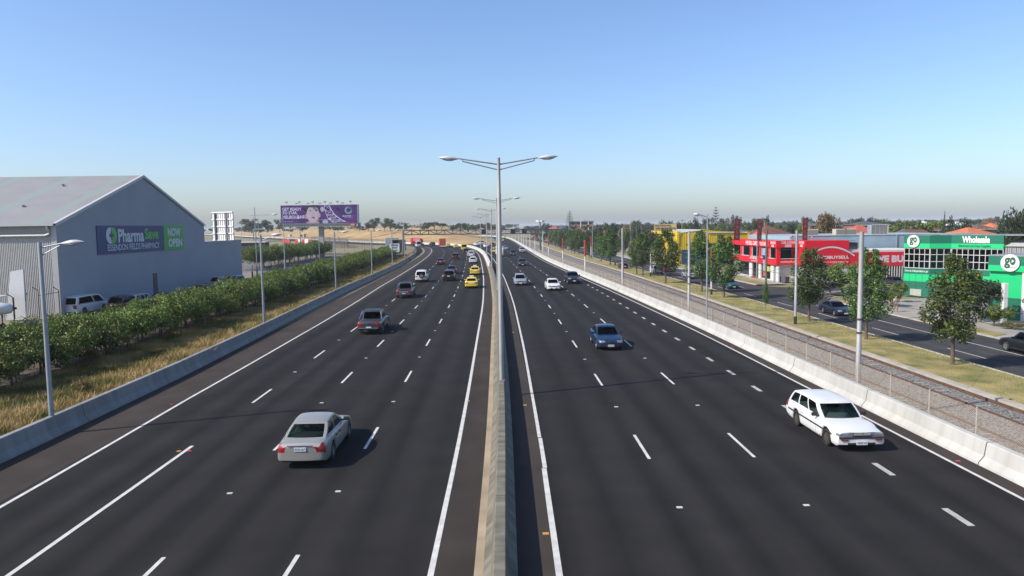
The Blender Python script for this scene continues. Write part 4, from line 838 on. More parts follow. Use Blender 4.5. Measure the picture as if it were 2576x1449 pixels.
# ------------------------------------------------------------------ billboard
bY = 212.0; B0, B1 = AY(*f2(612, 283), bY), AY(*f2(1772, 550), bY); bx0, bx1, bz1, bz0 = B0.x, B1.x, 15.0, 9.85; bw = bx1 - bx0; bh = bz1 - bz0
bb = empty('billboard', ((bx0 + bx1) / 2, bY, 0), 0, 'purple advertising billboard on a thick concrete column behind the trees', 'billboard'); bo = Vector(bb.location)
def uvp(u, v, off=0): return (bx0 + bw * u - bo.x, -off, bz0 + bh * v)
q = MB(); q.b2((bx0 - bo.x - .05, .02, bz0 - .05), (bx1 - bo.x + .3, 1.6, bz1 + .1)); q.build('cabinet', m_galv, bb)
mp = M('billboard_purple', (.060, .016, .16), .5, var=.25, scale=.25, var2=(.13, .03, .22)); q = MB(); q.quad(uvp(0, 0, .01), uvp(1, 0, .01), uvp(1, 1, .01), uvp(0, 1, .01)); panel = q.build('poster', mp, bb)
m_lil = M('poster_lilac', (.80, .77, .95), .6, var=.05)
for s_x, vv in (('GET READY', .80), ('TO STAR,', .585), ('MELBOURNE.', .37)):
    wd = {'GET READY': .25, 'TO STAR,': .195, 'MELBOURNE.': .30}[s_x]; text(bb, s_x, uvp(.022 + wd / 2, vv), (1, 0, 0), (0, 0, 1), .86 if ',' not in s_x else 1.0, m_lil, width=bw * wd, bold=.014, off=.03)
text(bb, 'melbournestar.com', uvp(.10, .115), (1, 0, 0), (0, 0, 1), .22, m_lil, width=bw * .115, off=.03)
def disc(c, ru, rv, col, off, name, a0=0, a1=2 * math.pi, n=28, mat=None):
    q = MB(); q.poly([(uvp(0, 0)[0] + bw * c[0] + ru * math.cos(a0 + (a1 - a0) * k / n), -off, bz0 + bh * c[1] + rv * math.sin(a0 + (a1 - a0) * k / n)) for k in range(n)]); return q.build(name, mat or M('poster_' + name, col, .6, var=.06, scale=.8), bb, fix=False)
disc((.415, .0), 2.0, .75, (.60, .28, .33), .02, 'collar', 0, math.pi); disc((.418, .74), 2.28, 1.42, (.035, .03, .05), .022, 'hair'); disc((.335, .40), .38, .75, (.55, .33, .33), .024, 'ear'); disc((.502, .44), .38, .7, (.60, .33, .32), .024, 'ear')
disc((.42, .51), 1.80, 2.45, (.58, .46, .50), .028, 'face'); disc((.432, .87), 1.85, .62, (.035, .03, .05), .032, 'fringe', math.pi * .02, math.pi * .98)
for u, in ((.385,), (.462,)): disc((u, .70), .36, .17, (.50, .40, .44), .034, 'eye_white'); disc((u + .004, .70), .2, .2, (.05, .03, .04), .038, 'iris')
for u in (.412, .434): disc((u, .525), .08, .09, (.22, .10, .11), .034, 'nostril')
disc((.425, .325), .48, .26, (.34, .10, .13), .034, 'mouth'); disc((.425, .30), .30, .10, (.12, .03, .04), .038, 'mouth_opening')
def bar(a, b, wd, mat, nm, off=.025):
    A, Bq = Vector(uvp(*a, off)), Vector(uvp(*b, off)); d = (Bq - A).normalized(); n_ = Vector((-d.z, 0, d.x)) * wd / 2; return (A - n_, Bq - n_, Bq + n_, A + n_)
q = MB(); rim = [(.635, 1.0), (.665, .72), (.70, .50), (.735, .36), (.79, .18), (.85, .07), (.915, 0)]; inn = [(.57, 1.0), (.58, .7), (.60, .45), (.62, .25), (.66, .1), (.70, 0)]
for (a, b), (c_, d) in zip(zip(rim, rim[1:]), zip(inn, inn[1:])):
    q.quad(*bar(a, b, .20, 0, 0)); q.quad(*bar(c_, d, .13, 0, 0)); q.quad(*bar(a, c_, .09, 0, 0)); q.quad(*bar(a, d, .09, 0, 0)); q.quad(*bar(b, c_, .07, 0, 0))
q.build('wheel_lattice', m_lil, bb, fix=False); disc((.545, .78), .55, .75, (.48, .45, .58), .027, 'cabin'); disc((.58, .07), .8, .75, (.48, .45, .58), .027, 'cabin')
cu_, cv_ = .887, .70; q1, q2 = MB(), MB()
for k in range(18):
    a = 2 * math.pi * k / 18; pts = []
    for rr, da in ((.58, -.13), (1.06, -.13), (1.06, .13), (.58, .13)): pts.append((bx0 - bo.x + bw * cu_ + rr * math.cos(a + da), -.03, bz0 + bh * cv_ + rr * math.sin(a + da)))
    (q1 if k % 2 else q2).poly(pts)
q1.build('emblem', M('emblem_cyan', (.12, .45, .62), .5, var=.1), bb, fix=False); q2.build('emblem', M('emblem_pale', (.45, .55, .40), .5, var=.1), bb, fix=False)
text(bb, 'MELBOURNE', uvp(.862, .385), (1, 0, 0), (0, 0, 1), .34, m_lil, width=bw * .115, bold=.03, off=.03); text(bb, 'STAR', uvp(.947, .385), (1, 0, 0), (0, 0, 1), .34, M('poster_grey', (.24, .18, .28), .6, var=0), width=bw * .045, bold=.03, off=.03); text(bb, 'STANDING OBSERVATION', uvp(.885, .30), (1, 0, 0), (0, 0, 1), .16, m_lil, width=bw * .11, off=.03)
q = MB(); q.b2((bx0 - bo.x + .3, -1.0, bz0 - .95), (bx1 - bo.x - .2, -.05, bz0 - .86)); q.build('walkway', m_galv, bb)
q = MB()
for k in range(26): q.box((bx0 - bo.x + .3 + (bw - .5) * k / 25, -1.0, bz0 - .42), (.07, .07, .95))
q.b2((bx0 - bo.x + .3, -1.03, bz0 - .02), (bx1 - bo.x - .2, -.97, bz0 + .05)); q.b2((bx0 - bo.x + .3, -.1, bz0 - .86), (bx1 - bo.x - .2, -.05, bz0 - .1)); q.build('walkway_rail', M('dark_galv', (.13, .15, .14), .7, var=.2), bb)
q = MB(); q.b2((bx1 - bo.x - 2.0, -1.12, bz0 - .85), (bx1 - bo.x - .35, -1.06, bz0 - .05)); q.build('owner_sign', m_polered, bb); text(bb, 'oOh!', (bx1 - bo.x - 1.2, -1.12, bz0 - .47), (1, 0, 0), (0, 0, 1), .5, m_plate, width=1.1, bold=.03)
cA = AY(*f2(1195, 1075), bY).x - bo.x; cB = AY(*f2(1268, 1075), bY).x - bo.x; q = MB(); q.b2((cA, 0.2, -.05), (cB, 1.5, bz0 - .05)); q.build('column', M('column_concrete', (.42, .40, .35), .9, var=.25, scale=.6), bb)
for k, u in enumerate((.08, .25, .425, .585, .75, .92)):
    q = MB(); x = bx0 - bo.x + bw * u; q.tube([(x, .8, bz1), (x, -.2, bz1 + 1.0)], .035, 5); q.box((x, -.25, bz1 + .95), (.62, .35, .42)); q.build('floodlight', m_galv, bb)
for k, u in enumerate((.185, .335, .49, .63, .79)):
    q = MB(); x = bx0 - bo.x + bw * u; q.tube([(x, .8, bz1), (x, .8, bz1 + .85), (x + .6, -.6, bz1 + .65)], .03, 5); q.box((x + .75, -.7, bz1 + .55), (.7, .3, .28)); q.build('floodlight', m_galv, bb)
# back of a large panel sign behind the hangar annex
q0, q1_ = AY(516, 536, 150), AY(603, 603, 150); r = empty('panel_sign', ((q0.x + q1_.x) / 2, 150, 0), math.radians(-38), 'white back of a large framed sign on two dark posts behind the hangar annex', 'sign'); wx = (q1_.x - q0.x) / 2 * 1.12; z0_, z1_ = q1_.z - 1.5, q0.z + .1
q = MB(); q.b2((-wx, .1, z0_), (wx, .2, z1_)); q.build('panel', M('panel_bright', (.85, .84, .82), .7, var=.06), r)
q = MB()
for k in range(11): q.b2((-wx + 2 * wx * k / 10 - .03, .0, z0_), (-wx + 2 * wx * k / 10 + .03, .1, z1_))
q.build('rib', M('panel_rib', (.30, .30, .31), .7, var=.1), r); q = MB()
for k in range(6): z = z0_ + (z1_ - z0_) * k / 5; q.b2((-wx, -.08, z - .1), (wx, -.001, z + .1))
q.build('crossbar', MATS['panel_bright'], r)
for x in (-.55, .42): q = MB(); q.b2((x * wx * 1.1 - .15, -.32, 0), (x * wx * 1.1 + .15, -.09, z1_ - .1)); q.build('post', M('post_blue_grey', (.10, .13, .17), .6, var=.1), r)
# merge sign
p = AY(*f2(2333, 922), 186); r = empty('road_sign', (p.x, 186, 0), 0, 'white MERGE RIGHT sign with an arrow on a post left of the gantry', 'road sign'); z0_ = AY(*f2(2333, 990), 186).z; z1_ = AY(*f2(2333, 855), 186).z; hx = 1.32
def rrect(w_, h_, r_, n=5):
    o = []
    for cx, cy, a0 in ((w_ - r_, h_ - r_, 0), (-w_ + r_, h_ - r_, 90), (-w_ + r_, -h_ + r_, 180), (w_ - r_, -h_ + r_, 270)): o += [(cx + r_ * math.cos(math.radians(a0 + 90 * k / n)), cy + r_ * math.sin(math.radians(a0 + 90 * k / n))) for k in range(n + 1)]
    return o
zc = (z0_ + z1_) / 2; hz = (z1_ - z0_) / 2
for sc, off, mt, nm in ((1, .0, m_blk, 'sign_border'), (.95, -.03, M('sign_white', (.70, .71, .72), .4, var=.03), 'sign_panel')): q = MB(); q.prism(rrect(hx * sc, hz * sc, .15), lambda a, o=off: (a[0], -.04 + o, zc + a[1]), lambda a, o=off: (a[0], -.01 + o, zc + a[1])); q.build(nm, mt, r)
text(r, 'MERGE', (0, -.075, zc + hz * .58), (1, 0, 0), (0, 0, 1), .42, m_blk, width=1.75, bold=.04); text(r, 'RIGHT', (0, -.075, zc + hz * .02), (1, 0, 0), (0, 0, 1), .42, m_blk, width=1.5, bold=.04)
q = MB(); q.b2((-.7, -.085, zc - hz * .58), (.45, -.08, zc - hz * .48)); q.poly([(.40, -.085, zc - hz * .35), (.82, -.085, zc - hz * .53), (.40, -.085, zc - hz * .71)]); q.build('arrow', m_blk, r, fix=False)
q = MB(); q.tube([(.95, .05, 0), (.95, .05, z1_ - .2)], .07, 8); q.build('post', m_galv, r)
# gantry across both carriageways
gl_, gr_ = C.pt(sY(200), -22.3), Vector((13.6, 226, 0)); r = empty('gantry', gl_, 0, 'grey steel truss gantry spanning both carriageways', 'gantry'); zt, zb_ = 7.45, 6.25; o = gl_; d = (gr_ - gl_)
zt2, zb2 = AY(*f3(2150, 318), 226).z, AY(*f3(2150, 385), 226).z; zt, zb_ = AY(*f3(155, 340), 200).z, AY(*f3(155, 402), 200).z
m_gan = M('gantry_steel', (.20, .22, .24), .6, .3, var=.1)
def gp(t, top, dy=0): return Vector((d.x * t, d.y * t + dy, (zt + (zt2 - zt) * t) if top else (zb_ + (zb2 - zb_) * t)))
for dy in (0, 1.4):
    for top in (0, 1): q = MB(); q.tube([gp(0, top, dy), gp(1, top, dy)], .15, 6); q.build('chord', m_gan, r)
N = 18
for dy in (0, 1.4):
    q = MB()
    for k in range(N + 1): q.tube([gp(k / N, 0, dy), gp(k / N, 1, dy)], .09, 5)
    for k in range(N): q.tube([gp(k / N, k % 2, dy), gp((k + 1) / N, 1 - k % 2, dy)], .07, 5)
    q.build('lattice', m_gan, r, fix=False)
for t, top in ((0, zt), (1, AY(*f3(2160, 215), 226).z)): q = MB(); q.tube([(d.x * t, d.y * t, 0), (d.x * t, d.y * t, top)], .22, 10); q.build('leg', m_gan, r)
for t in (.56, .78, .87): q = MB(); x = gp(t, 0); q.box((x.x, x.y - .2, (x.z + gp(t, 1).z) / 2), (1.5, .3, 1.1)); q.build('lane_signal', m_blk, r)
tp = AY(*f3(2160, 215), 226).z
for sx in (-1, 1): q = MB(); q.box((d.x + sx * .75, d.y, tp + .3), (1.0, .7, .6), .4 * sx, .08); q.build('camera_housing', m_white, r)
q = MB(); q.tube([(0, 0, 0), (0, 0, 0.1)], .3, 8); q.build('footing', m_gan, r)
# smaller far things on the left
p = G(*f2(1365, 1087)); q = MB(); q.box((p.x, p.y, .12), (4.5, .5, .24), .5); tag(q.build('traffic_island', m_kerb), 'pale loose kerb piece lying on the yard beside the billboard column', 'kerb')
def barrier_block(px0, px1, py, h, cols, lab, nm='water_barrier'):
    a, b = G(*f2(px0, py)), G(*f2(px1, py)); r = empty(nm, a, math.atan2(b.y - a.y, b.x - a.x), lab, 'barrier'); n = len(cols); L = (b - a).length
    for k, c_ in enumerate(cols): q = MB(); q.prism([(-.35, 0), (.35, 0), (.2, h), (-.2, h)], lambda t, k=k: (L * k / n, t[0], t[1]), lambda t, k=k: (L * (k + 1) / n - .02, t[0], t[1])); q.build('segment', c_, r)
    return r
barrier_block(835, 1085, 885, 3.0, [c_red, c_white] * 2 + [c_red], 'red and white striped barrier behind the left tree group'); barrier_block(640, 760, 862, 2.7, [c_red, c_red], 'red barrier panel left of the striped one behind the trees')
p = G(*f2(665, 700), 0)
for i, (x0, x1, y0, y1, Y, mast, lab) in enumerate(((f2(328, 0)[0], f2(438, 0)[0], f2(0, 678)[1], f2(0, 640)[1], 300, f2(200, 0)[0], 'small dark green direction sign on a pale gantry, nearer the hangar'), (f2(640, 0)[0], f2(722, 0)[0], f2(0, 670)[1], f2(0, 640)[1], 300, f2(905, 0)[0], 'small dark green direction sign on a thin gantry by the white lamp head'))):
    a, b = AY(x0, y0, Y), AY(x1, y1, Y); r = empty('direction_sign', ((a.x + b.x) / 2, Y, 0), 0, lab, 'road sign'); q = MB(); q.b2((a.x - r.location.x, -.1, a.z), (b.x - r.location.x, .1, b.z)); q.build('panel', M('sign_green', (.01, .07, .05), .5, var=.05), r)
    mx = AY(mast, y0, Y).x - r.location.x; q = MB(); q.tube([(mx, .2, 0), (mx, .2, b.z), (0, .2, b.z)], .28, 6); q.build('frame', m_galv, r)
    q = MB(); q.b2((a.x - r.location.x + 1.2, -.13, (a.z + b.z) / 2 - .2), (b.x - r.location.x - .8, -.11, (a.z + b.z) / 2 + .2)); q.build('legend', M('sign_legend', (.5, .55, .52), .5, var=0), r)
p = G(*f2(140, 1320)); r = empty('equipment_cabinet', (p.x, p.y, 0), 0, 'small grey cabinet on legs at the corner of the hangar annex', 'cabinet'); q = MB(); q.box((0, 0, 1.3), (1.3, .6, .9), 0, .03); q.build('box', m_galv, r)
for sx in (-1, 1): q = MB(); q.box((sx * .5, 0, .43), (.08, .08, .86)); q.build('leg', m_galv, r)
p = G(*f2(85, 1060)); r = empty('container', (p.x, p.y + 6, 0), 0, 'dark shed with a pale roof between the annex and the left tree group', 'shed'); q = MB(); q.b2((-5, 0, 0), (4, 5, 4.2)); q.build('wall', M('shed_dark', (.05, .055, .06), .8, var=.2, scale=.5), r); q = MB(); q.b2((-5.3, -.4, 4.2), (4.4, 5.3, 4.5)); q.build('roof', M('panel_white', (.62, .60, .58)), r)
p = G(*f2(190, 1385)); q = MB(); q.box((p.x, p.y, .6), (.2, .2, 1.2)); tag(q.build('bollard', M('rust_post', (.22, .10, .04), .8, var=.2)), 'short rusty post at the end of the hangar wall', 'post')
# roadside cabinets near the distant embankment
for i, (x, y, y1, lab) in enumerate(((2295, 860, 770, 'grey lattice sign back at the distant freeway gate'), (2400, 865, 800, 'dark cabinet on the verge left of the gantry leg'))):
    b = AY(*f2(x, y), 260); t = AY(*f2(x, y1), 260); r = empty('roadside_cabinet', (b.x, 260, 0), 0, lab, 'cabinet'); q = MB(); q.box((0, 0, (t.z - .6) / 2 + .6), (4.6, .8, max(1, t.z - .6)), 0, .1); q.build('box', m_galv if i == 0 else m_blk, r); q = MB(); q.box((0, 0, .3), (.6, .5, .6)); q.build('stand', m_galv, r)
# ------------------------------------------------------------------ vegetation
def leaf_mat(name, dark, light, trans=.25, warm=None):
    m = bpy.data.materials.new(name); m.use_nodes = True; n = m.node_tree.nodes; l = m.node_tree.links; b = n['Principled BSDF']; out = [x for x in n if x.type == 'OUTPUT_MATERIAL'][0]
    g = n.new('ShaderNodeNewGeometry'); rp = n.new('ShaderNodeValToRGB'); e = rp.color_ramp.elements
    e[0].color = (*dark, 1); e[1].color = (*light, 1); e[1].position = .85
    if warm: x = e.new(1.0); x.color = (*warm, 1)
    tc = n.new('ShaderNodeTexCoord'); nz = n.new('ShaderNodeTexNoise'); nz.inputs['Scale'].default_value = .9; nz.inputs['Detail'].default_value = 2; l.new(tc.outputs['Object'], nz.inputs['Vector'])
    f = math_node(n, l, 'MULTIPLY_ADD', g.outputs['Random Per Island'], .55, math_node(n, l, 'MULTIPLY_ADD', nz.outputs['Fac'], 1.1, -.32)); l.new(f, rp.inputs[0])
    oi = n.new('ShaderNodeObjectInfo'); hs = n.new('ShaderNodeHueSaturation'); l.new(rp.outputs[0], hs.inputs['Color']); l.new(math_node(n, l, 'MULTIPLY_ADD', oi.outputs['Random'], .5, .75), hs.inputs['Value']); l.new(math_node(n, l, 'MULTIPLY_ADD', oi.outputs['Random'], .03, .485), hs.inputs['Hue'])
    l.new(hs.outputs[0], b.inputs['Base Color']); b.inputs['Roughness'].default_value = .5; b.inputs['Specular IOR Level'].default_value = .35
    t = n.new('ShaderNodeBsdfTranslucent'); l.new(hs.outputs[0], t.inputs[0]); mx = n.new('ShaderNodeMixShader'); mx.inputs[0].default_value = trans; l.new(b.outputs[0], mx.inputs[1]); l.new(t.outputs[0], mx.inputs[2]); l.new(mx.outputs[0], out.inputs[0])
    return m
m_bark = M('bark', (.12, .085, .06), .9, var=.3, scale=4)
lm_pear = leaf_mat('leaf_street', (.018, .044, .011), (.095, .160, .028), .2, (.16, .10, .03)); lm_peary = leaf_mat('leaf_street_yellow', (.025, .050, .014), (.105, .130, .028), .22, (.26, .17, .03))
lm_hedge = leaf_mat('leaf_hedge', (.022, .048, .007), (.15, .20, .030), .25, (.23, .21, .05)); lm_gum = leaf_mat('leaf_gum', (.022, .036, .016), (.075, .095, .038), .15); lm_dark = leaf_mat('leaf_dark', (.014, .028, .012), (.050, .075, .026), .15)
lm_light = leaf_mat('leaf_light', (.045, .085, .014), (.15, .20, .032), .25); lm_brown = leaf_mat('leaf_brown', (.05, .05, .016), (.20, .13, .04), .2); lm_pine = leaf_mat('leaf_pine', (.010, .024, .016), (.035, .060, .036), .1)
def leaves(centers, radii, n, size, rs, jitter=.35, flat=0.0, shape=1.0):
    """many leaf-sized quads spread through clumps (ellipsoid shells)"""
    c = np.array(centers, float); r = np.array(radii, float); wgt = (r[:, 0] * r[:, 1] * r[:, 2]) ** (2 / 3); idx = rs.choice(len(c), n, p=wgt / wgt.sum())
    d = rs.normal(size=(n, 3)); d /= np.linalg.norm(d, axis=1, keepdims=True); k = (1 - jitter * rs.rand(n) ** 1.5)[:, None]
    p = c[idx] + d * r[idx] * k
    nm = d * .7 + rs.normal(size=(n, 3)) * .55 + np.array([0, 0, .35]); nm /= np.linalg.norm(nm, axis=1, keepdims=True)
    t = np.cross(nm, rs.normal(size=(n, 3))); t /= np.linalg.norm(t, axis=1, keepdims=True); b = np.cross(nm, t); s = (size * (.6 + .8 * rs.rand(n)))[:, None]
    v = np.empty((n, 4, 3)); v[:, 0] = p - t * s * .5; v[:, 1] = p + b * s * .36 * shape; v[:, 2] = p + t * s * .5; v[:, 3] = p - b * s * .36 * shape
    return v.reshape(-1, 3)
def leafmesh(name, v, mat):
    n = len(v) // 4; me = bpy.data.meshes.new(name); me.vertices.add(len(v)); me.vertices.foreach_set('co', v.astype(np.float32).ravel()); me.loops.add(4 * n); me.loops.foreach_set('vertex_index', np.arange(4 * n, dtype=np.int32)); me.polygons.add(n)
    me.polygons.foreach_set('loop_start', np.arange(0, 4 * n, 4, dtype=np.int32)); me.polygons.foreach_set('loop_total', np.full(n, 4, dtype=np.int32)); me.materials.append(mat); me.update(); me.validate(); return me
TREES = {}
def tree(name, key, loc, label, cat='tree', group=None, scale=1.0, rz=None):
    crown, trunk = TREES[key]; r = empty(name, loc, random.uniform(0, 6.28) if rz is None else rz, label, cat, group); r.scale = (scale,) * 3 if not isinstance(scale, tuple) else scale
    put(crown, 'crown', r)
    if trunk: put(trunk, 'trunk', r)
    return r
def limbs(q, zt, h, spread, n, rs, r0=.11):
    q.tube([(0, 0, -.1), (.02, .01, zt * .6), (0, 0, zt)], [r0 * 1.3, r0, r0 * .85], 8)
    for k in range(n):
        a = 6.28 * k / n + rs.rand(); x, y = math.cos(a) * spread, math.sin(a) * spread
        q.tube([(0, 0, zt - .1), (x * .35, y * .35, zt + h * .25), (x * .7, y * .7, zt + h * .6), (x * .8, y * .8, zt + h * .85)], [r0 * .6, r0 * .45, r0 * .25, r0 * .1], 6)
# street pears: upright egg-shaped crowns on short forked trunks; about 7.6 m tall
for v in range(4):
    rs = np.random.RandomState(20 + v); cs, rr = [], []
    for k in range(34):
        z = 2.1 + 5.1 * ((k + .5) / 34) ** .95; f = (z - 1.6) / 6.0; w_ = 1.75 * math.sin(math.pi * min(1, f * .86 + .12)) ** .8 * (1.05 if f < .45 else .92); a = k * 2.4 + rs.rand(); q_ = rs.uniform(.35, 1.0)
        cs.append((math.cos(a) * w_ * q_, math.sin(a) * w_ * q_, z)); s_r = rs.uniform(.42, .72) * (1 if f < .75 else .7); rr.append((s_r, s_r, s_r * 1.35))
    for k in range(5): a = rs.rand() * 6.28; cs.append((math.cos(a) * .5, math.sin(a) * .5, 6.9 + rs.rand() * .5)); rr.append((.25, .25, .6))
    q = MB(); limbs(q, 1.75, 4.2, 1.3, 5, rs, .11)
    TREES['pear%d' % v] = (leafmesh('crown', leaves(cs, rr, 8500, .165, rs, .6), lm_pear if v < 3 else lm_peary), q.mesh('trunk', m_bark, True))
# clipped row trees ~2.9 m
for v in range(4):
    rs = np.random.RandomState(40 + v); cs, rr = [], []
    for k in range(20): a = k * 2.4; q_ = math.sqrt((k + .5) / 20) * 1.35; cs.append((math.cos(a) * q_, math.sin(a) * q_, 1.68 + rs.uniform(-.5, .5) - .12 * q_)); rr.append((rs.uniform(.45, .7), rs.uniform(.45, .7), rs.uniform(.40, .62)))
    q = MB(); limbs(q, 1.0, 1.0, .9, 4, rs, .055)
    if v % 2: q.tube([(.25, .1, -.1), (.25, .1, 1.5)], .035, 5)
    TREES['row%d' % v] = (leafmesh('crown', leaves(cs, rr, 5600, .115, rs, .6), lm_hedge), q.mesh('trunk', m_bark, True))
# background trees: unit crowns about 8 m tall, 8 m wide
for kind, mat, n, sz in (('round', lm_dark, 2600, .42), ('light', lm_light, 2600, .42), ('gum', lm_gum, 2800, .42), ('brown', lm_brown, 2600, .40), ('umbrella', lm_dark, 2600, .42)):
    for v in range(2):
        rs = np.random.RandomState(hash(kind) % 1 + 60 + v + len(kind) * 7); cs, rr = [], []; zt = {'gum': 2.0, 'umbrella': 3.2}.get(kind, 1.6)
        for k in range(22):
            a = rs.rand() * 6.28; q_ = math.sqrt(rs.rand()) * 3.1; f = q_ / 3.1
            z = (4.6 + rs.uniform(-2.2, 2.2) * (1 - f * .5)) if kind in ('round', 'light', 'brown') else ((4.9 + rs.uniform(-2.4, 2.1)) if kind == 'gum' else 5.6 + rs.uniform(-1.2, 1.3) * (1 - f * .6))
            s_r = rs.uniform(.9, 1.6) * (.88 if kind in ('gum', 'umbrella') else 1); cs.append((math.cos(a) * q_, math.sin(a) * q_, z)); rr.append((s_r, s_r, s_r * (.8 if kind != 'umbrella' else .62)))
        q = MB(); limbs(q, zt, 3.0, 2.2, 5, rs, .2); TREES['%s%d' % (kind, v)] = (leafmesh('crown', leaves(cs, rr, n, sz, rs, .55), mat), q.mesh('trunk', m_bark, True))
# Norfolk pines: tiers of upswept branches on a straight stem (10 m unit)
rs = np.random.RandomState(5); V = []
for tier in range(17):
    z = 1.2 + 8.6 * tier / 16; R_ = 2.3 * (1 - tier / 16.5) ** .8 + .12
    for k in range(7):
        a = 6.28 * k / 7 + tier * .5
        for s_ in range(26):
            t = (s_ + rs.rand()) / 26; d = np.array([math.cos(a), math.sin(a), 0]); p = d * R_ * t + np.array([0, 0, z + .35 * R_ * t * t]); sd = np.array([-d[1], d[0], 0]) * (.08 + .22 * (1 - t) * R_ / 2) * (1 if s_ % 2 else -1); q_ = d * .16
            V += [p, p + q_, p + q_ * 1.3 + sd + np.array([0, 0, .06]), p + sd * .8]
q = MB(); q.tube([(0, 0, -.2), (0, 0, 10.1)], [.2, .03], 8); TREES['norfolk'] = (leafmesh('crown', np.array(V), lm_pine), q.mesh('trunk', m_bark, True))
rs = np.random.RandomState(8); TREES['cypress'] = (leafmesh('crown', leaves([(0, 0, .8 + k * .75) for k in range(12)], [(.55 * (1 - k / 16), .55 * (1 - k / 16), .8) for k in range(12)], 1500, .3, rs, .5), lm_dark), None)
# --- clipped row along the left, nearest first
random.seed(4); Y = 34.0; i = 0
while Y < 208:
    jx = -26.0 + random.uniform(-.35, .35) + (1.15 if i % 2 else -1.2); p = C.pt(sY(Y), jx, .28); s_ = random.uniform(.98, 1.2)
    tree('row_tree', 'row%d' % (i % 4), p, 'small leafy tree in the long clipped row between the left barrier and the yard', group='clipped row of small trees on the left', scale=(s_, s_, s_ * random.uniform(1.02, 1.18))); i += 1; Y += 1.15 if Y < 110 else 1.5
# --- second, taller group by the billboard
random.seed(9); i = 0
a, b = G(*f2(300, 1240)), G(*f2(1290, 1060))
for k in range(16):
    for row in (0, 1):
        p = a.lerp(b, k / 15) + Vector((-2.6 * row, 3.0 * row, 0)); s_ = random.uniform(1.55, 1.8)
        tree('row_tree', 'row%d' % (i % 4), (p.x + random.uniform(-.4, .4), p.y, -.02), 'taller clipped tree on bare trunks in the separate group before the billboard', group='taller tree group before the billboard', scale=(s_ * .88, s_ * .88, s_ * 1.12)); i += 1
# --- street trees on the tramway verge
SPEC = [((2395, 918), 640, 'pear3', 1.0), ((2179, 854), 622, 'pear0', .92), ((2035, 809), 623, 'pear1', 1.0), ((1821, 749), 588, 'pear2', 1.05), ((1765, 734), 578, 'pear0', .95), ((1674, 713), 575, 'pear1', 1.15), ((1617, 694), 582, 'pear2', 1.0), ((1602, 691), 590, 'pear0', .85), ((1535, 668), 575, 'pear1', 1.2), ((1512, 657), 582, 'pear2', 1.1), ((1482, 648), 580, 'pear0', 1.1), ((1456, 640), 577, 'pear1', 1.2), ((1446, 638), 581, 'pear2', 1.2), ((1438, 634), 576, 'pear0', 1.2), ((1411, 627), 584, 'pear3', 1.5), ((1398, 622), 580, 'pear1', 1.2), ((1388, 617), 582, 'pear2', 1.2)]
for i, ((px, py), pt, key, wk) in enumerate(SPEC):
    p = G(px, py, zR + .16); h = AY(px, pt, p.y).z - p.z; s_ = h / 7.7
    lab = ORD[i] + ' of the dark green street trees on the grass verge beside the service road' if i else 'nearest street tree on the verge, its crown turning yellow and brown'
    tree('street_tree', key, p, lab, group='street trees on the verge', scale=(s_ * wk * 1.12, s_ * wk * 1.12, s_), rz=i * 1.3)
p = G(1926, 780, zR + .16); tree('young_tree', 'pear1', p, 'thin young tree on the verge in front of the timber pole', scale=(.22, .22, .42))
p = G(2384, 782, zR + .1); tree('young_tree', 'row0', p, 'spindly young tree on the far grass strip beside the white low kerb', scale=(.5, .5, .95))
# --- planting in front of the shops
def shrub(px, py, sz, key, lab, kind='shrub', z=None): p = G(px, py, zR + .05); return tree(kind, key, p, lab, 'shrub', 'garden shrubs by the shops', sz)
shrub(2118, 740, (.62, .62, .62), 'light0', 'tall yellow green shrub left of the grey pole in front of the red sign'); shrub(2088, 742, (.42, .42, .30), 'round1', 'low dark shrub at the foot of the yellow green shrub')
shrub(2246, 772, (.36, .36, .26), 'light1', 'bright yellow green bush behind the walking person'); shrub(2262, 760, (.30, .30, .36), 'light0', 'upright green bush above the yellow bush by the driveway'); shrub(2466, 812, (.50, .50, .62), 'round1', 'broad dark green shrub right of the nearest street tree')
shrub(2436, 806, (.45, .45, .75), 'light1', 'tall mixed green shrub behind the nearest street tree'); shrub(2384, 775, (.28, .28, .14), 'light0', 'low garden bush beside the white low kerb'); shrub(2545, 828, (.30, .30, .10), 'brown0', 'low flowering bed at the foot of the white post'); shrub(2170, 752, (.5, .5, .12), 'light1', 'low ground cover on the bank below the dark garden tree'); shrub(2500, 822, (.4, .4, .3), 'light0', 'yellowish bush left of the white post')
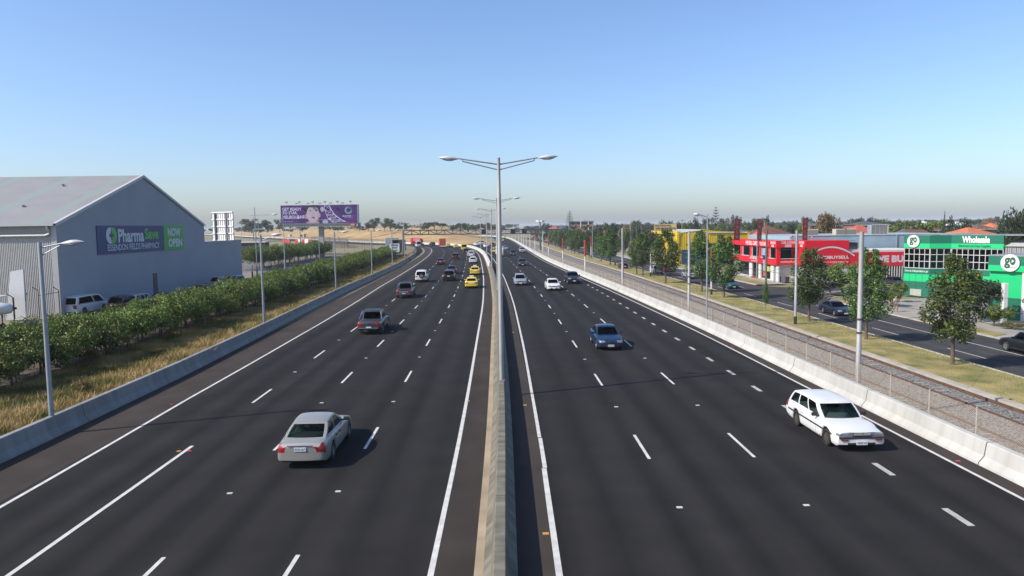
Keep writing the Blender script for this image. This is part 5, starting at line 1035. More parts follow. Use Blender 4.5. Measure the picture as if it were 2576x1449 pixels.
# --- background trees: pixel centre, top, width, depth, kind (their foot stands on the ground there)
NM = dict(round='broadleaf_tree', light='broadleaf_tree', gum='gum_tree', brown='broadleaf_tree', umbrella='umbrella_pine')
def bgt(px, top, wpx, Y, kind, lab, foot=zR, i=0):
    
    while foot < 0 and AY(px, top, Y).x < SX(min(Y, 600)) + 45 and Y < 900: Y *= 1.04
    t = AY(px, top, Y); h = max(2.5, t.z - foot); wd = wpx / F * Y; r = tree(NM[kind], kind + str(i % 2), (t.x, Y, foot), lab, 'tree', 'background trees', (wd / 8.0, wd / 8.0, h / {'gum': 7.6, 'umbrella': 7.6}.get(kind, 7.3))); return r
B_ = [(1371, 560, 38, 300, 'round', 'rounded dark tree just right of the gantry end'), (1534, 554, 46, 260, 'round', 'broad dark green tree right of the flats'), (1504, 561, 30, 270, 'round', 'green tree between the flats and the broad dark tree'), (1569, 568, 34, 240, 'light', 'yellow green tree among the red roofs'), (1600, 558, 28, 300, 'round', 'dark tree left of the windscreen sign'),
 (1675, 548, 40, 240, 'round', 'dark tree rising above the windscreen sign'), (1704, 559, 30, 250, 'round', 'low green tree right of the windscreen sign'), (1728, 553, 30, 250, 'light', 'mid green tree behind the yellow workshop roof'), (1750, 546, 34, 240, 'round', 'dense dark tree left of the slender pine'), (1808, 564, 34, 190, 'light', 'green tree below the slender pine'), (1832, 564, 34, 195, 'round', 'green tree right of the slender pine'),
 (1851, 545, 32, 230, 'gum', 'feathery tree behind the leftmost red banner'), (1880, 562, 36, 210, 'light', 'bright green tree between two red banners'), (1897, 550, 24, 230, 'round', 'dark narrow tree behind the middle banner'), (1932, 541, 36, 220, 'round', 'tall dark tree right of the middle banner'), (1993, 554, 30, 260, 'round', 'small round dark tree left of the rightmost banner'), (2018, 558, 40, 230, 'light', 'yellow green tree behind the rightmost banner'),
 (2087, 526, 72, 200, 'brown', 'large gum with orange brown foliage towering over the pale blue roof'), (2062, 565, 50, 190, 'brown', 'olive brown lower tree under the large brown gum'), (2118, 566, 44, 195, 'brown', 'reddish brown lower tree right of the large brown gum'), (2165, 546, 34, 260, 'round', 'grey green tree left of the dark flat topped tree'), (2195, 540, 32, 260, 'round', 'dark flat topped tree above the slate roof'), (2219, 552, 24, 300, 'gum', 'small hazy tree right of the dark flat topped tree'),
 (2290, 548, 96, 170, 'light', 'very broad bright green tree above the first go sign'), (2262, 551, 50, 190, 'light', 'green tree at the left edge of the very broad one'), (2358, 545, 44, 190, 'light', 'bright green tree left of the thin cypress'), (2394, 542, 46, 160, 'round', 'dark bushy tree right of the thin cypress'), (2421, 544, 40, 165, 'round', 'dark tree above the wholesale sign'), (2376, 572, 50, 140, 'round', 'dark low tree in front of the dark brown roof'), (2464, 556, 30, 210, 'light', 'yellowish tree right of the pale roofed house'), (2492, 554, 34, 220, 'brown', 'olive tree between the pale house and the big right tree'),
 (2560, 512, 70, 130, 'round', 'big dark green tree at the right edge of the picture'), (2530, 548, 60, 135, 'round', 'lower dark mass at the left of the big right edge tree'), (2470, 572, 40, 170, 'round', 'dark shrub like tree before the orange roof'), (1950, 568, 40, 200, 'light', 'green tree behind the dark red hipped roof'), (1648, 575, 40, 200, 'round', 'dark tree left of the yellow workshop'),
 (1420, 573, 40, 270, 'round', 'green tree left of the dark pine'), (1398, 580, 36, 285, 'round', 'green tree below the small red roof'), (1450, 575, 40, 240, 'round', 'green tree below the flats'), (1476, 578, 40, 230, 'round', 'green tree in front of the flats, right part'), (1349, 576, 26, 330, 'round', 'dark low tree at the gantry end'), (1335, 566, 26, 380, 'round', 'green tree behind the gantry end posts'), (1300, 572, 24, 420, 'gum', 'small tree right of the median lamp posts')]
B_ += [(px, top, w_, Y, k, 'leafy garden tree in the green band before the houses beyond the service road') for px, top, w_, Y, k in ((1352, 583, 22, 300, 'round'), (1385, 583, 26, 260, 'light'), (1408, 586, 30, 235, 'round'), (1432, 585, 30, 215, 'round'), (1462, 588, 34, 195, 'round'), (1492, 586, 34, 185, 'round'), (1505, 594, 34, 172, 'light'), (1527, 597, 36, 170, 'round'), (1550, 600, 34, 168, 'round'), (1572, 596, 34, 172, 'round'), (1596, 600, 36, 166, 'light'), (1620, 597, 34, 170, 'round'), (1640, 592, 30, 180, 'round'), (1480, 596, 26, 180, 'light'))]
random.seed(21)
B_ += [(px + random.uniform(-8, 8), random.uniform(552, 565) - (px - 1400) * .008, random.uniform(26, 46), random.uniform(330, 520), random.choice(['round', 'round', 'light', 'gum', 'brown']), 'leafy tree in the distant suburban tree line on the right horizon') for px in range(1560, 2570, 21)]
for i, (px, top, wpx, Y, kind, lab) in enumerate(B_): bgt(px, top, wpx, Y, kind, lab, zR - .1, i)
H_ = [(632, 551, 44, 520, 'gum', 'spreading gum right of the white panel back'), (672, 554.5, 30, 540, 'gum', 'spreading gum left of the billboard'), (703, 552, 24, 540, 'gum', 'gum partly hidden by the billboard edge'), (903, 560, 14, 520, 'gum', 'small gum at the right edge of the billboard'), (926, 558, 22, 520, 'round', 'dark conifer like tree right of the billboard'), (940, 549.5, 32, 520, 'gum', 'tall gum right of the billboard'), (967, 553, 18, 540, 'round', 'small round tree on the crest'), (981, 550, 28, 530, 'gum', 'gum with a rounded top on the crest'), (999, 561, 20, 560, 'gum', 'low gum on the crest left of the far lamp'), (1018, 561, 20, 560, 'gum', 'low gum on the crest at the far lamp'),
 (1074, 558, 20, 520, 'umbrella', 'leftmost umbrella pine on the crest'), (1092, 556.5, 30, 520, 'umbrella', 'middle umbrella pine on the crest'), (1111, 560, 24, 520, 'umbrella', 'rightmost umbrella pine on the crest'), (1066, 567, 22, 520, 'round', 'bush under the umbrella pines'), (1138, 566, 24, 500, 'round', 'round bush left of the domed tree'), (1158, 559.5, 34, 500, 'round', 'domed dark tree on the crest'), (1176, 565, 36, 500, 'light', 'pale green tree right of the domed tree'), (1220, 561, 34, 520, 'round', 'dark tree just left of the median lamp posts'), (1236, 564, 36, 520, 'brown', 'olive tree behind the median lamp posts'), (1262, 567, 36, 520, 'round', 'green tree right behind the median lamp posts'),
 (655, 562, 24, 540, 'gum', 'low gum between the two spreading gums'), (760, 571, 30, 560, 'round', 'dark shrubbery below the billboard, left part'), (850, 571, 30, 560, 'gum', 'dark shrubbery below the billboard, right part'), (1195, 568, 24, 510, 'round', 'low tree between the pale green tree and the lamp posts')]
for i, (px, top, wpx, Y, kind, lab) in enumerate(H_):
    t = AY(px, 578, Y); bgt(px, top, wpx * 1.25, Y, kind, lab, min(t.z, 7.2) - 1.2, i)
p = AY(1433, 531, 430); r = tree('norfolk_pine', 'norfolk', (p.x, 430, zR), 'dark dense Norfolk pine rising left of the flats', scale=(1.9, 1.9, (p.z - zR) / 10.0))
p = AY(1801, 521, 200); r = tree('norfolk_pine', 'norfolk', (p.x, 200, zR), 'slender Norfolk pine with open tiers behind the yellow workshop', scale=(1.0, 1.0, (p.z - zR) / 10.0))
p = AY(2377, 534, 180); tree('cypress', 'cypress', (p.x, 180, zR), 'thin pencil shaped cypress above the brown roof', scale=(.6, .6, (p.z - zR) / 9.6))
# --- far wooded suburb to the horizon, one mass
rs = np.random.RandomState(77); cs, rr = [], []
for k in range(900):
    Y = 430 + 2400 * rs.rand() ** 1.7; px = rs.uniform(1300 + 26000 / Y * 1.2, 2680); x = AY(px, 560, Y).x; s_ = rs.uniform(3.0, 6.5); cs.append((x, Y, zR + rs.uniform(2.5, 5.8) + Y * .0006)); rr.append((s_ * 1.4, s_, rs.uniform(2.6, 4.6)))
for k in range(200):
    Y = rs.uniform(620, 1500); px = rs.uniform(-200, 1300); x = AY(px, 570, Y).x; s_ = rs.uniform(3, 6); cs.append((x, Y, 7 + rs.uniform(.5, 3))); rr.append((s_ * 1.3, s_, rs.uniform(1.5, 2.6)))
o = bpy.data.objects.new('distant_woods', leafmesh('distant_woods', leaves(cs, rr, 90000, 2.1, rs, .5), lm_gum)); COL.objects.link(o); tag(o, 'far suburb tree belt fading to the horizon', 'woods', kind='stuff')
# --- dry grass: blades as triangles
def grass(name, samples, mat, lab, cat='grass'):
    P, Hh, B = samples; n = len(P); rs = np.random.RandomState(n); a = rs.rand(n) * 6.283; wv = (.007 + .012 * rs.rand(n)) * B; d = np.stack([np.cos(a), np.sin(a), np.zeros(n)], 1); ln = np.stack([rs.normal(size=n) * .5, rs.normal(size=n) * .5, np.ones(n)], 1)
    v = np.empty((n, 3, 3)); v[:, 0] = P - d * wv[:, None]; v[:, 1] = P + d * wv[:, None]; v[:, 2] = P + ln * Hh[:, None]
    me = bpy.data.meshes.new(name); me.vertices.add(3 * n); me.vertices.foreach_set('co', v.astype(np.float32).ravel()); me.loops.add(3 * n); me.loops.foreach_set('vertex_index', np.arange(3 * n, dtype=np.int32)); me.polygons.add(n); me.polygons.foreach_set('loop_start', np.arange(0, 3 * n, 3, dtype=np.int32)); me.polygons.foreach_set('loop_total', np.full(n, 3, dtype=np.int32)); me.materials.append(mat); me.update()
    o = bpy.data.objects.new(name, me); COL.objects.link(o); return tag(o, lab, cat, kind='stuff')
def grass_mat(name, cols, scale=.45):
    m = bpy.data.materials.new(name); m.use_nodes = True; n = m.node_tree.nodes; l = m.node_tree.links; b = n['Principled BSDF']; g = n.new('ShaderNodeNewGeometry'); tc = n.new('ShaderNodeTexCoord'); nz = n.new('ShaderNodeTexNoise'); nz.inputs['Scale'].default_value = scale; nz.inputs['Detail'].default_value = 5; l.new(tc.outputs['Object'], nz.inputs['Vector'])
    rp = n.new('ShaderNodeValToRGB'); e = rp.color_ramp.elements; e[0].position = .2; e[0].color = (*cols[0], 1); e[1].position = .8; e[1].color = (*cols[-1], 1)
    for k, c_ in enumerate(cols[1:-1]): x = e.new(.2 + .6 * (k + 1) / (len(cols) - 1)); x.color = (*c_, 1)
    l.new(math_node(n, l, 'MULTIPLY_ADD', g.outputs['Random Per Island'], .35, math_node(n, l, 'MULTIPLY_ADD', nz.outputs['Fac'], 2.4, -.88)), rp.inputs[0]); l.new(rp.outputs[0], b.inputs['Base Color']); b.inputs['Roughness'].default_value = .7; b.inputs['Specular IOR Level'].default_value = .2; return m
rs = np.random.RandomState(31); T = []; Hs = []; Bs = []
ntuft = 17000
for k in range(ntuft):
    Y = 22 + 190 * rs.rand() ** 1.9; off = -18.9 - 6.0 * rs.rand() ** .85; off = min(off, interp(LB, sY(Y)) - .62); p = C.pt(sY(Y), off, .40); nb = 16 if Y < 80 else 9; hgt = rs.uniform(.16, .48) * (1.25 if off > -21 else .85)
    for _ in range(nb): T.append((p.x + rs.normal() * .16, p.y + rs.normal() * .16, p.z + .04)); Hs.append(hgt * rs.uniform(.5, 1.1)); Bs.append(.8 + Y / 70)
grass('dry_grass', (np.array(T), np.array(Hs), np.array(Bs)), grass_mat('dry_grass', [(.09, .105, .024), (.20, .18, .05), (.40, .27, .10), (.46, .34, .16)]), 'long dry straw coloured grass between the left barrier and the clipped tree row')
T, Hs, Bs = [], [], []
for k in range(26000):
    Y = 30 + 150 * rs.rand() ** 1.5; x = 28 + 4.9 * rs.rand() + SX(Y); T.append((x, Y, zR + .15)); Hs.append(rs.uniform(.05, .13)); Bs.append(.8 + Y / 60)
grass('short_grass', (np.array(T), np.array(Hs), np.array(Bs)), grass_mat('short_grass', [(.14, .16, .032), (.26, .24, .06), (.36, .29, .11)], .35), 'short patchy green and straw grass on the tramway verge')
# brown weeds standing in the dry grass
for i, (px, py, s_) in enumerate(((225, 925, .17), (392, 903, .10), (205, 1000, .12))):
    p = G(px, py, .4); tree('dead_shrub', 'brown%d' % (i % 2), p, ['brown dead weed clump beside the tree row at the left', 'brown dead weed clump low behind the near left barrier', 'brown weed clump halfway along the dry grass'][i], 'shrub', None, s_)

# timber power poles among the far gardens
for i, (px, yb, yt, Y) in enumerate(((2252, 600, 566, 185), (1716, 600, 551, 235), (2412, 600, 556, 260), (2140, 600, 555, 280), (1985, 600, 556, 260), (1538, 620, 560, 380))):
    t = AY(px, yt, Y); r = empty('power_pole', (t.x, Y, zR), 0, ['timber power pole before the very broad bright green tree', 'timber power pole behind the yellow workshop', 'timber power pole by the dark bushy trees above the wholesale sign', 'timber power pole right of the large brown gum', 'timber power pole left of the large brown gum', 'timber power pole above the street trees right of the flats'][i], 'pole', 'timber power poles in the suburb'); h = t.z - zR
    q = MB(); q.tube([(0, 0, 0), (0, 0, h)], [.16, .12], 6); q.build('shaft', M('pale_timber', (.30, .25, .20), .9, var=.1), r); q = MB(); q.box((0, 0, h - .5), (2.2, .12, .14)); q.build('cross_arm', MATS['pale_timber'], r)
# ------------------------------------------------------------------ buildings
def corrug(name, col, pitch=.25, axis='x', depth=.35, rough=.55, metal=.1, var=.08):
    m = M(name, col, rough, metal, var=var, scale=.35); n, l, b = nodes(m); tc = n.new('ShaderNodeTexCoord'); sp = n.new('ShaderNodeSeparateXYZ'); l.new(tc.outputs['Object'], sp.inputs[0])
    sn = math_node(n, l, 'SINE', math_node(n, l, 'MULTIPLY', sp.outputs['XYZ'.index(axis.upper())], 2 * math.pi / pitch)); bp = n.new('ShaderNodeBump'); bp.inputs['Strength'].default_value = 1; bp.inputs['Distance'].default_value = depth * pitch
    l.new(sn, bp.inputs['Height']); l.new(bp.outputs[0], b.inputs['Normal']); return m
# --- hangar
X = -43.0; h0 = 9.2; hr = 15.05; y0, ym, y1, y2 = 72.8, 91.1, 109, 124.6
r = empty('hangar', (X, y0, 0), 0, 'large grey gabled hangar with a low annex and a corrugated front wall', 'building'); O = Vector((X, y0, 0))
def q3(pts): return [Vector(p) - O for p in pts]
m_hw = M('hangar_render', (.36, .385, .42), .8, var=.05, scale=.25, bump=.04); q = MB()
q.poly(q3([(X, y0, 0), (X, y2, 0), (X, y2, 6.6), (X, y1 + .2, 6.45), (X, y1 + .2, h0 - .1), (X, ym, hr), (X, y0, h0)])); q.poly(q3([(X, y2, 0), (X - 30, y2, 0), (X - 30, y2, 6.6), (X, y2, 6.6)])); q.poly(q3([(X, y1 + .2, 6.45), (X - 30, y1 + .2, 6.45), (X - 30, y1 + .2, h0), (X, y1 + .2, h0)])); q.build('wall', m_hw, r, fix=False)
q = MB(); n = 320                                              # corrugated front wall, real ribs
for k in range(n * 2 + 1): x = X - .45 - 54.0 * k / (2 * n); d = -.035 if k % 2 else 0; q.v += [tuple(Vector((x, y0 + d, 0)) - O), tuple(Vector((x, y0 + d, h0 - 1.25)) - O)]
for k in range(n * 2): q.f.append((2 * k, 2 * k + 1, 2 * k + 3, 2 * k + 2))
q.build('front_cladding', M('cladding_cream', (.44, .43, .40), .6, var=.06), r)
q = MB(); q.b2((-.5, -.06, 0), (0.0, .0, h0 - .1)); q.build('corner_flashing', M('flashing', (.48, .48, .47), .6, var=.05), r); q = MB(); q.b2((-54, -.02, h0 - 1.25), (-.5, .1, h0 - .2)); q.build('eave_panel', M('cladding_grey', (.33, .32, .30), .6, var=.05), r)
mr = corrug('roof_sheet', (.33, .32, .31), .3, 'x', .06, var=.07); nn, ll, bb_ = nodes(mr); src = bb_.inputs['Base Color'].links[0].from_socket; tc = nn.new('ShaderNodeTexCoord'); sp = nn.new('ShaderNodeSeparateXYZ'); ll.new(tc.outputs['Object'], sp.inputs[0])
fr = math_node(nn, ll, 'FRACT', math_node(nn, ll, 'MULTIPLY_ADD', sp.outputs[0], 1 / 6.4, .36)); lt = math_node(nn, ll, 'LESS_THAN', fr, .15); ll.new(mixcol(nn, ll, lt, src, (.235, .29, .25)), bb_.inputs['Base Color'])
q = MB(); q.poly(q3([(X + .15, y0 - .35, h0 - .02), (X + .15, ym, hr + .06), (X - 55, ym, hr + .06), (X - 55, y0 - .35, h0 - .02)])); q.poly(q3([(X + .15, ym, hr + .06), (X + .15, y1 + .4, h0 - .05), (X - 55, y1 + .4, h0 - .05), (X - 55, ym, hr + .06)])); q.build('roof', mr, r, fix=False)
q = MB()
for a, b in (((y0 - .35, h0 - .02), (ym, hr + .08)), ((ym, hr + .08), (y1 + .4, h0 - .05))): A, B1_ = Vector((.16, a[0] - y0, a[1])), Vector((.16, b[0] - y0, b[1])); q.add([A + Vector((-.3, 0, .03)), A + Vector((.02, 0, .03)), A + Vector((.02, 0, -.3)), B1_ + Vector((-.3, 0, .03)), B1_ + Vector((.02, 0, .03)), B1_ + Vector((.02, 0, -.3))], ((0, 1, 4, 3), (1, 2, 5, 4)))
q.build('barge_flashing', M('flashing_light', (.55, .55, .54), .5, var=.04), r, fix=False)
q = MB(); q.box((-27.4, -.42, h0 - .12), (54.8, .22, .2)); q.build('gutter', M('flashing_light', (.5, .5, .5)), r); q = MB(); q.tube([(-.75, -.25, h0 - .2), (-.75, -.25, h0 - .55), (-.6, -.2, h0 - .7), (-.6, -.2, h0 - 1.0), (-1.0, -.2, h0 - 1.15), (-54, -.2, h0 - 1.2)], .11, 8); q.build('downpipe', M('pvc_white', (.66, .64, .58), .4, var=.03), r)
q = MB(); q.b2((-30, y1 + .25 - y0, 6.40), (-.25, y2 - y0, 6.52)); q.build('annex_roof', M('flashing_light', (.5, .5, .5)), r); q = MB(); q.b2((-.3, y1 + .21 - y0, 6.3), (.06, y2 - y0 + .05, 6.68)); q.build('parapet', m_hw, r)
d0 = AX(391, 720, X); q = MB(); q.b2((.0, d0.y - y0 - .55, 0), (.06, d0.y - y0 + .55, 3.05)); q.build('door', M('door_brown', (.10, .085, .08), .6, var=.1), r)
for k, (u, v) in enumerate(((-7, .75), (-14, .4), (-18, .8), (-6.5, .3))): q = MB(); q.lathe([(.16, 0), (.16, .25), (.24, .27), (.02, .34)], (u, (ym - y0) * v, h0 + (hr - h0) * v), 8); q.build('roof_vent', m_galv, r)
# pharmacy sign on the gable
za, zb = 5.85, 9.0; ya, yb, yc = 79.9, 95.8, 101.7; r = empty('wall_sign', (X + .02, ya, za), 0, 'long dark blue pharmacy sign with a green NOW OPEN end on the hangar gable', 'sign'); m_nv = M('sign_navy', (.012, .036, .16), .5, var=.05); m_gr = M('sign_green_bright', (.055, .42, .045), .5, var=.05); m_sw = M('sign_letter_white', (.66, .70, .74), .5, var=0); m_lg = M('sign_letter_green', (.10, .52, .07), .5, var=0)
q = MB(); q.b2((0, 0, 0), (.08, yb - ya, zb - za)); q.build('panel', m_nv, r); q = MB(); q.b2((0, yb - ya, 0), (.085, yc - ya, zb - za)); q.build('panel', m_gr, r)
Rg, Up = (0, 1, 0), (0, 0, 1)
def stx(s, y, z, h, w_, mat, bold=.02): text(r, s, (.09, y - ya, z - za), Rg, Up, h, mat, width=w_, bold=bold, off=.012)
ky = (yb - ya) / (1645 - 972); yy = lambda c: ya + (c - 972) * ky * 1.0
def yx(c, rowz=7.5): return AX(c * .25, 402.5 + .25 * 790, X).y
stx('Pharma', (yx(1180) + yx(1440)) / 2, 7.85, 1.55, yx(1440) - yx(1180), m_sw, .035); stx('Save', (yx(1448) + yx(1588)) / 2, 8.0, 1.35, yx(1588) - yx(1448), m_lg, .035); stx('ESSENDON FIELDS PHARMACY', (yx(1068) + yx(1592)) / 2, 6.55, .72, yx(1592) - yx(1068), m_sw, .012); stx('NOW', (yx(1682) + yx(1812)) / 2, 8.15, 1.1, yx(1812) - yx(1682), m_sw, .05); stx('OPEN', (yx(1684) + yx(1822)) / 2, 6.75, 1.1, yx(1822) - yx(1684), m_sw, .05)
cy0 = (yx(1060) + yx(1165)) / 2 - ya; cw = (yx(1165) - yx(1060)) / 2; cz = 7.9 - za
for sg, mt in ((-1, m_sw), (1, m_lg)):
    q = MB(); A = [(math.cos(math.pi / 2 + sg * -math.pi * k / 14), math.sin(math.pi / 2 - math.pi * k / 14)) for k in range(15)]
    out = [(.10, cy0 + sg * abs(c_) ** .7 * cw * 1.0 + sg * .04, cz + s__ * .92) for c_, s__ in [(math.sin(math.pi * k / 14), math.cos(math.pi * k / 14)) for k in range(15)]]
    q.poly(out); q.build('emblem', mt, r, fix=False)
q = MB(); q.b2((.085, cy0 - cw * .42, cz - .17), (.115, cy0 + cw * .42, cz + .17)); q.b2((.085, cy0 - cw * .13, cz - .48), (.116, cy0 + cw * .13, cz + .48)); q.build('emblem_cross', m_nv, r)
# small aircraft at the left edge (nose, engine and panel seen past the frame edge)
p = G(20, 800); r = empty('light_aircraft', (-43.6, 64.5, 0), math.radians(14), 'white light aircraft parked nose right before the hangar at the left edge', 'aircraft'); ax_ = AY(35, 760, 64)
m_air = paint('aircraft_white', (.74, .74, .74)); q = MB(); q.lathe([(.12, 1.2), (.42, 1.0), (.55, .2), (.72, -1.2), (.72, -3.0), (.5, -5.5), (.18, -8)], (0, 0, 1.75), 16, 'x'); q.build('fuselage', m_air, r, smooth=True); q = MB(); q.prism([(-7.6, 2.0), (-6.6, 2.0), (-7.3, 3.7), (-8.1, 3.7)], lambda a: (a[0], -.06, a[1]), lambda a: (a[0], .06, a[1])); q.build('tail_fin', m_air, r)
q = MB(); q.b2((-2.6, -5.5, 2.40), (-1.0, 5.5, 2.56)); q.build('wing', m_air, r); q = MB(); q.prism([(-1.2, 2.1), (-.25, 2.0), (-.9, 2.62), (-1.3, 2.62)], lambda a: (a[0], -.5, a[1]), lambda a: (a[0], .5, a[1])); q.build('cockpit_glass', m_glassd, r)
q = MB(); q.box((1.26, 0, 1.75), (.06, .14, 1.9)); q.lathe([(.14, 1.2), (.10, 1.42), (.01, 1.5)], (0, 0, 1.75), 10, 'x'); q.build('propeller', m_blk, r)
for x, y in ((.3, 0), (-1.8, 1.1), (-1.8, -1.1)): q = MB(); q.tube([(x, y, .25), (x, y * .6, 1.3)], .05, 6); q.lathe([(.22, -.08), (.25, 0), (.22, .08)], (x, y, .25), 12, 'y'); q.build('landing_gear', m_blk, r)
p = AY(0, 705, 70); pz = AY(38, 800, 69.5); r = empty('hangar_door_leaf', (AY(25, 760, 70).x, 70.2, 0), 0, 'tall pale standing panel leaning behind the aircraft at the left edge', 'panel'); q = MB(); q.prism([(-.6, .1), (1.25, .1), (1.3, 4.9), (.1, 4.7)], lambda a: (a[0], 0, a[1]), lambda a: (a[0], .12, a[1])); q.build('panel', m_air, r); q = MB(); q.tube([(.9, .1, 0), (.9, .9, 2.6)], .05, 6); q.build('prop_leg', m_blk, r)
# --- red two-storey car yard shop
m_redw = M('shop_red', (.74, .008, .022), .5, var=.05, scale=.5); m_wht = M('shop_white', (.66, .65, .63), .7, var=.06, scale=.5); m_pan = glass_mat('shop_glass', (.10, .11, .11), .4); m_int = M('shop_interior', (.06, .06, .055), .9, var=.2); m_fr = M('window_frame', (.62, .60, .58), .5, var=0); m_sl = M('shop_letter', (.80, .78, .78), .5, var=0); m_pink = M('shop_letter_pale', (.72, .62, .66), .5, var=0)
zt, zf, zw, za_, zg = 5.25, 4.12, 2.28, 1.2, zR
fx = 46.7; sy = 120.9; r = empty('shop_building', (fx, sy, zR), 0, 'red two-storey car yard shop with white ground floor on the side street corner', 'building'); O = Vector((fx, sy, zR))
def bx(nm, mat, lo, hi, par=None): q = MB(); q.b2([lo[k] - O[k] for k in range(3)], [hi[k] - O[k] for k in range(3)]); return q.build(nm, mat, par or r)
bx('core', m_int, (fx + .62, sy + .95, zg), (fx + 14, 143, zt - .5)); bx('fascia', m_redw, (fx - .25, sy - .25, zf), (fx + .6, 143.6, zt)); bx('fascia', m_redw, (fx + .62, sy - .25, zf), (fx + 3.6, sy + .5, zt - .003)); bx('spandrel', m_redw, (fx - .2, sy - .2, za_), (fx + .55, 143.5, zw)); bx('spandrel', m_redw, (fx + .57, sy - .2, za_), (fx + 3.6, sy + .5, zw - .003))
bx('soffit', m_wht, (fx, sy, za_ - .06), (fx + 6, 143, za_ - .01)); bx('roof', M('roof_grey', (.26, .28, .29), .7, var=.15, scale=.3), (fx + .62, sy + .52, zt - .25), (fx + 13.5, 143, zt - .12))
yb_ = [sy, 124.2, 124.9, 128.3, 129.3, 133.0, 134.0, 138, 139.2, 143.5]
for k in range(0, len(yb_) - 1, 2):                            # upper windows between red piers
    a, b = yb_[k] + (.55 if k == 0 else 0), yb_[k + 1]; w_ = bx('window', m_pan, (fx + .1, a, zw), (fx + .14, b, zf)); bx('frame', m_fr, (fx + .02, b - .16, zw), (fx + .12, b, zf), w_); bx('sill', m_fr, (fx - .26, a, zw - .07), (fx + .2, b, zw + .003), w_)
    if k + 2 < len(yb_): bx('pier', m_redw, (fx - .05, yb_[k + 1], zw), (fx + .5, yb_[k + 2], zf))
bx('pier', m_redw, (fx - .05, sy - .05, zw), (fx + .55, sy + .55, zf)); w_ = bx('window', m_pan, (fx + .6, sy + .1, zw), (fx + 3.5, sy + .14, zf)); bx('sill', m_fr, (fx + .6, sy - .26, zw - .07), (fx + 3.5, sy + .1, zw + .003), w_)
for a, b in ((122.6, 124.0), (128.6, 129.8), (133.2, 134.6), (140, 143.5)): bx('ground_pier', m_wht, (fx + .1, a, zg), (fx + .6, b, za_ - .07))
for a, b in ((124.0, 128.6), (129.8, 133.2), (134.6, 140)): w_ = bx('shop_window', m_pan, (fx + .3, a, zg + .35), (fx + .34, b, za_ - .07)); bx('sill', m_wht, (fx + .1, a, zg), (fx + .5, b, zg + .33), w_)
bx('ground_wall', m_wht, (fx + .15, sy + .55, zg), (fx + 3.9, sy + .85, za_ - .07)); q = MB(); q.tube([(.30, .15, 0), (.30, .15, za_ - zg - .07)], .28, 12); q.build('column', m_wht, r)
bx('poster', M('poster_lime', (.55, .60, .16), .6, var=.2, scale=3), (fx + .27, 124.6, -.2), (fx + .29, 128, .75)); bx('poster', M('poster_orange', (.60, .12, .05), .6, var=.3, scale=3), (fx + .27, 126.5, -1.1), (fx + .29, 127.9, -.3)); bx('poster', M('poster_blue', (.30, .42, .55), .6, var=.3, scale=2), (fx + .06, 125.8, 2.6), (fx + .09, 127.9, 3.9))
bx('banner_sign', M('blade_sign', (.60, .63, .68), .6, var=.1), (fx - .9, 124.7, .1), (fx - .3, 124.8, 2.6)); bx('banner_sign', M('blade_sign_blue', (.03, .07, .32), .6, var=.1), (fx - .92, 124.68, 1.95), (fx - .28, 124.82, 2.62))
bx('planter', M('planter_red', (.35, .03, .03), .7, var=.2), (fx - .2, 129.9, zg), (fx + .25, 132.6, zg + .35))
def tf(s, y, z, h, w_, mat=m_sl, bold=.03): text(r, s, (-.25, y - sy, z - zR), (0, -1, 0), (0, 0, 1), h, mat, width=w_, bold=bold)
tf('WE SELL CARS', 132.6, 4.65, .72, 6.0); tf('9335 5664', 126.7, 4.65, .72, 3.4); tf('CAR LOANS', 122.2, 4.93, .42, 2.3); tf('HERE', 122.2, 4.38, .40, 1.1); tf('AUTOBUYSELL', 131.2, 1.95, .42, 4.0); tf('always buying everyday', 131.0, 1.45, .24, 3.0)
text(r, 'CAR LOANS', (1.75, -.25, 4.95 - zR), (1, 0, 0), (0, 0, 1), .46, m_sl, width=2.3, bold=.03); text(r, 'HERE', (1.75, -.25, 4.40 - zR), (1, 0, 0), (0, 0, 1), .44, m_sl, width=1.1, bold=.03); text(r, 'autobuysell.com', (1.9, -.2, 1.72 - zR), (1, 0, 0), (0, 0, 1), .42, m_sl, width=2.7, bold=.02)
wy = 118.3; x0, x1, x2 = 50.25, 57.45, 70.0; bx('sign_wall', m_wht, (x0, wy + .1, zg), (x2, wy + 9, 1.0)); bx('big_sign', m_redw, (x0, wy - .12, 1.05), (x1, wy + 9, zt - .02)); bx('return_sign', m_redw, (x0 - .1, wy, zf), (x0 - .002, sy - .3, zt - .05)); bx('strip_sign', m_redw, (x1 + .002, wy - .06, 1.0), (x2, wy + .1, 3.25)); bx('parapet', m_wht, (x1 + .002, wy + .11, 1.0), (x2, wy + 9, 3.55))
text(r, 'CAR LOANS', (x0 - .1 - fx, (wy + sy) / 2 - .15 - sy, 4.95 - zR), (0, -1, 0), (0, 0, 1), .42, m_sl, width=2.0, bold=.03); text(r, 'HERE', (x0 - .1 - fx, (wy + sy) / 2 - .15 - sy, 4.4 - zR), (0, -1, 0), (0, 0, 1), .40, m_sl, width=1.0, bold=.03)
q = MB(); pts = []
for k in range(25):
    t = k / 24; px_, pz_ = (50.8 + t * 7.6, 2.7 + 1.45 * math.sin(math.pi * min(1, t * 1.02)) ** .8) ; pts.append((px_, pz_))
for (a, b), (c_, d) in zip(pts, pts[1:]):
    wd = .13; q.quad((a - fx, wy - .14 - sy, b - wd - zR), (c_ - fx, wy - .14 - sy, d - wd - zR), (c_ - fx, wy - .14 - sy, d + wd - zR), (a - fx, wy - .14 - sy, b + wd - zR))
q.build('arc_emblem', m_pink, r, fix=False)
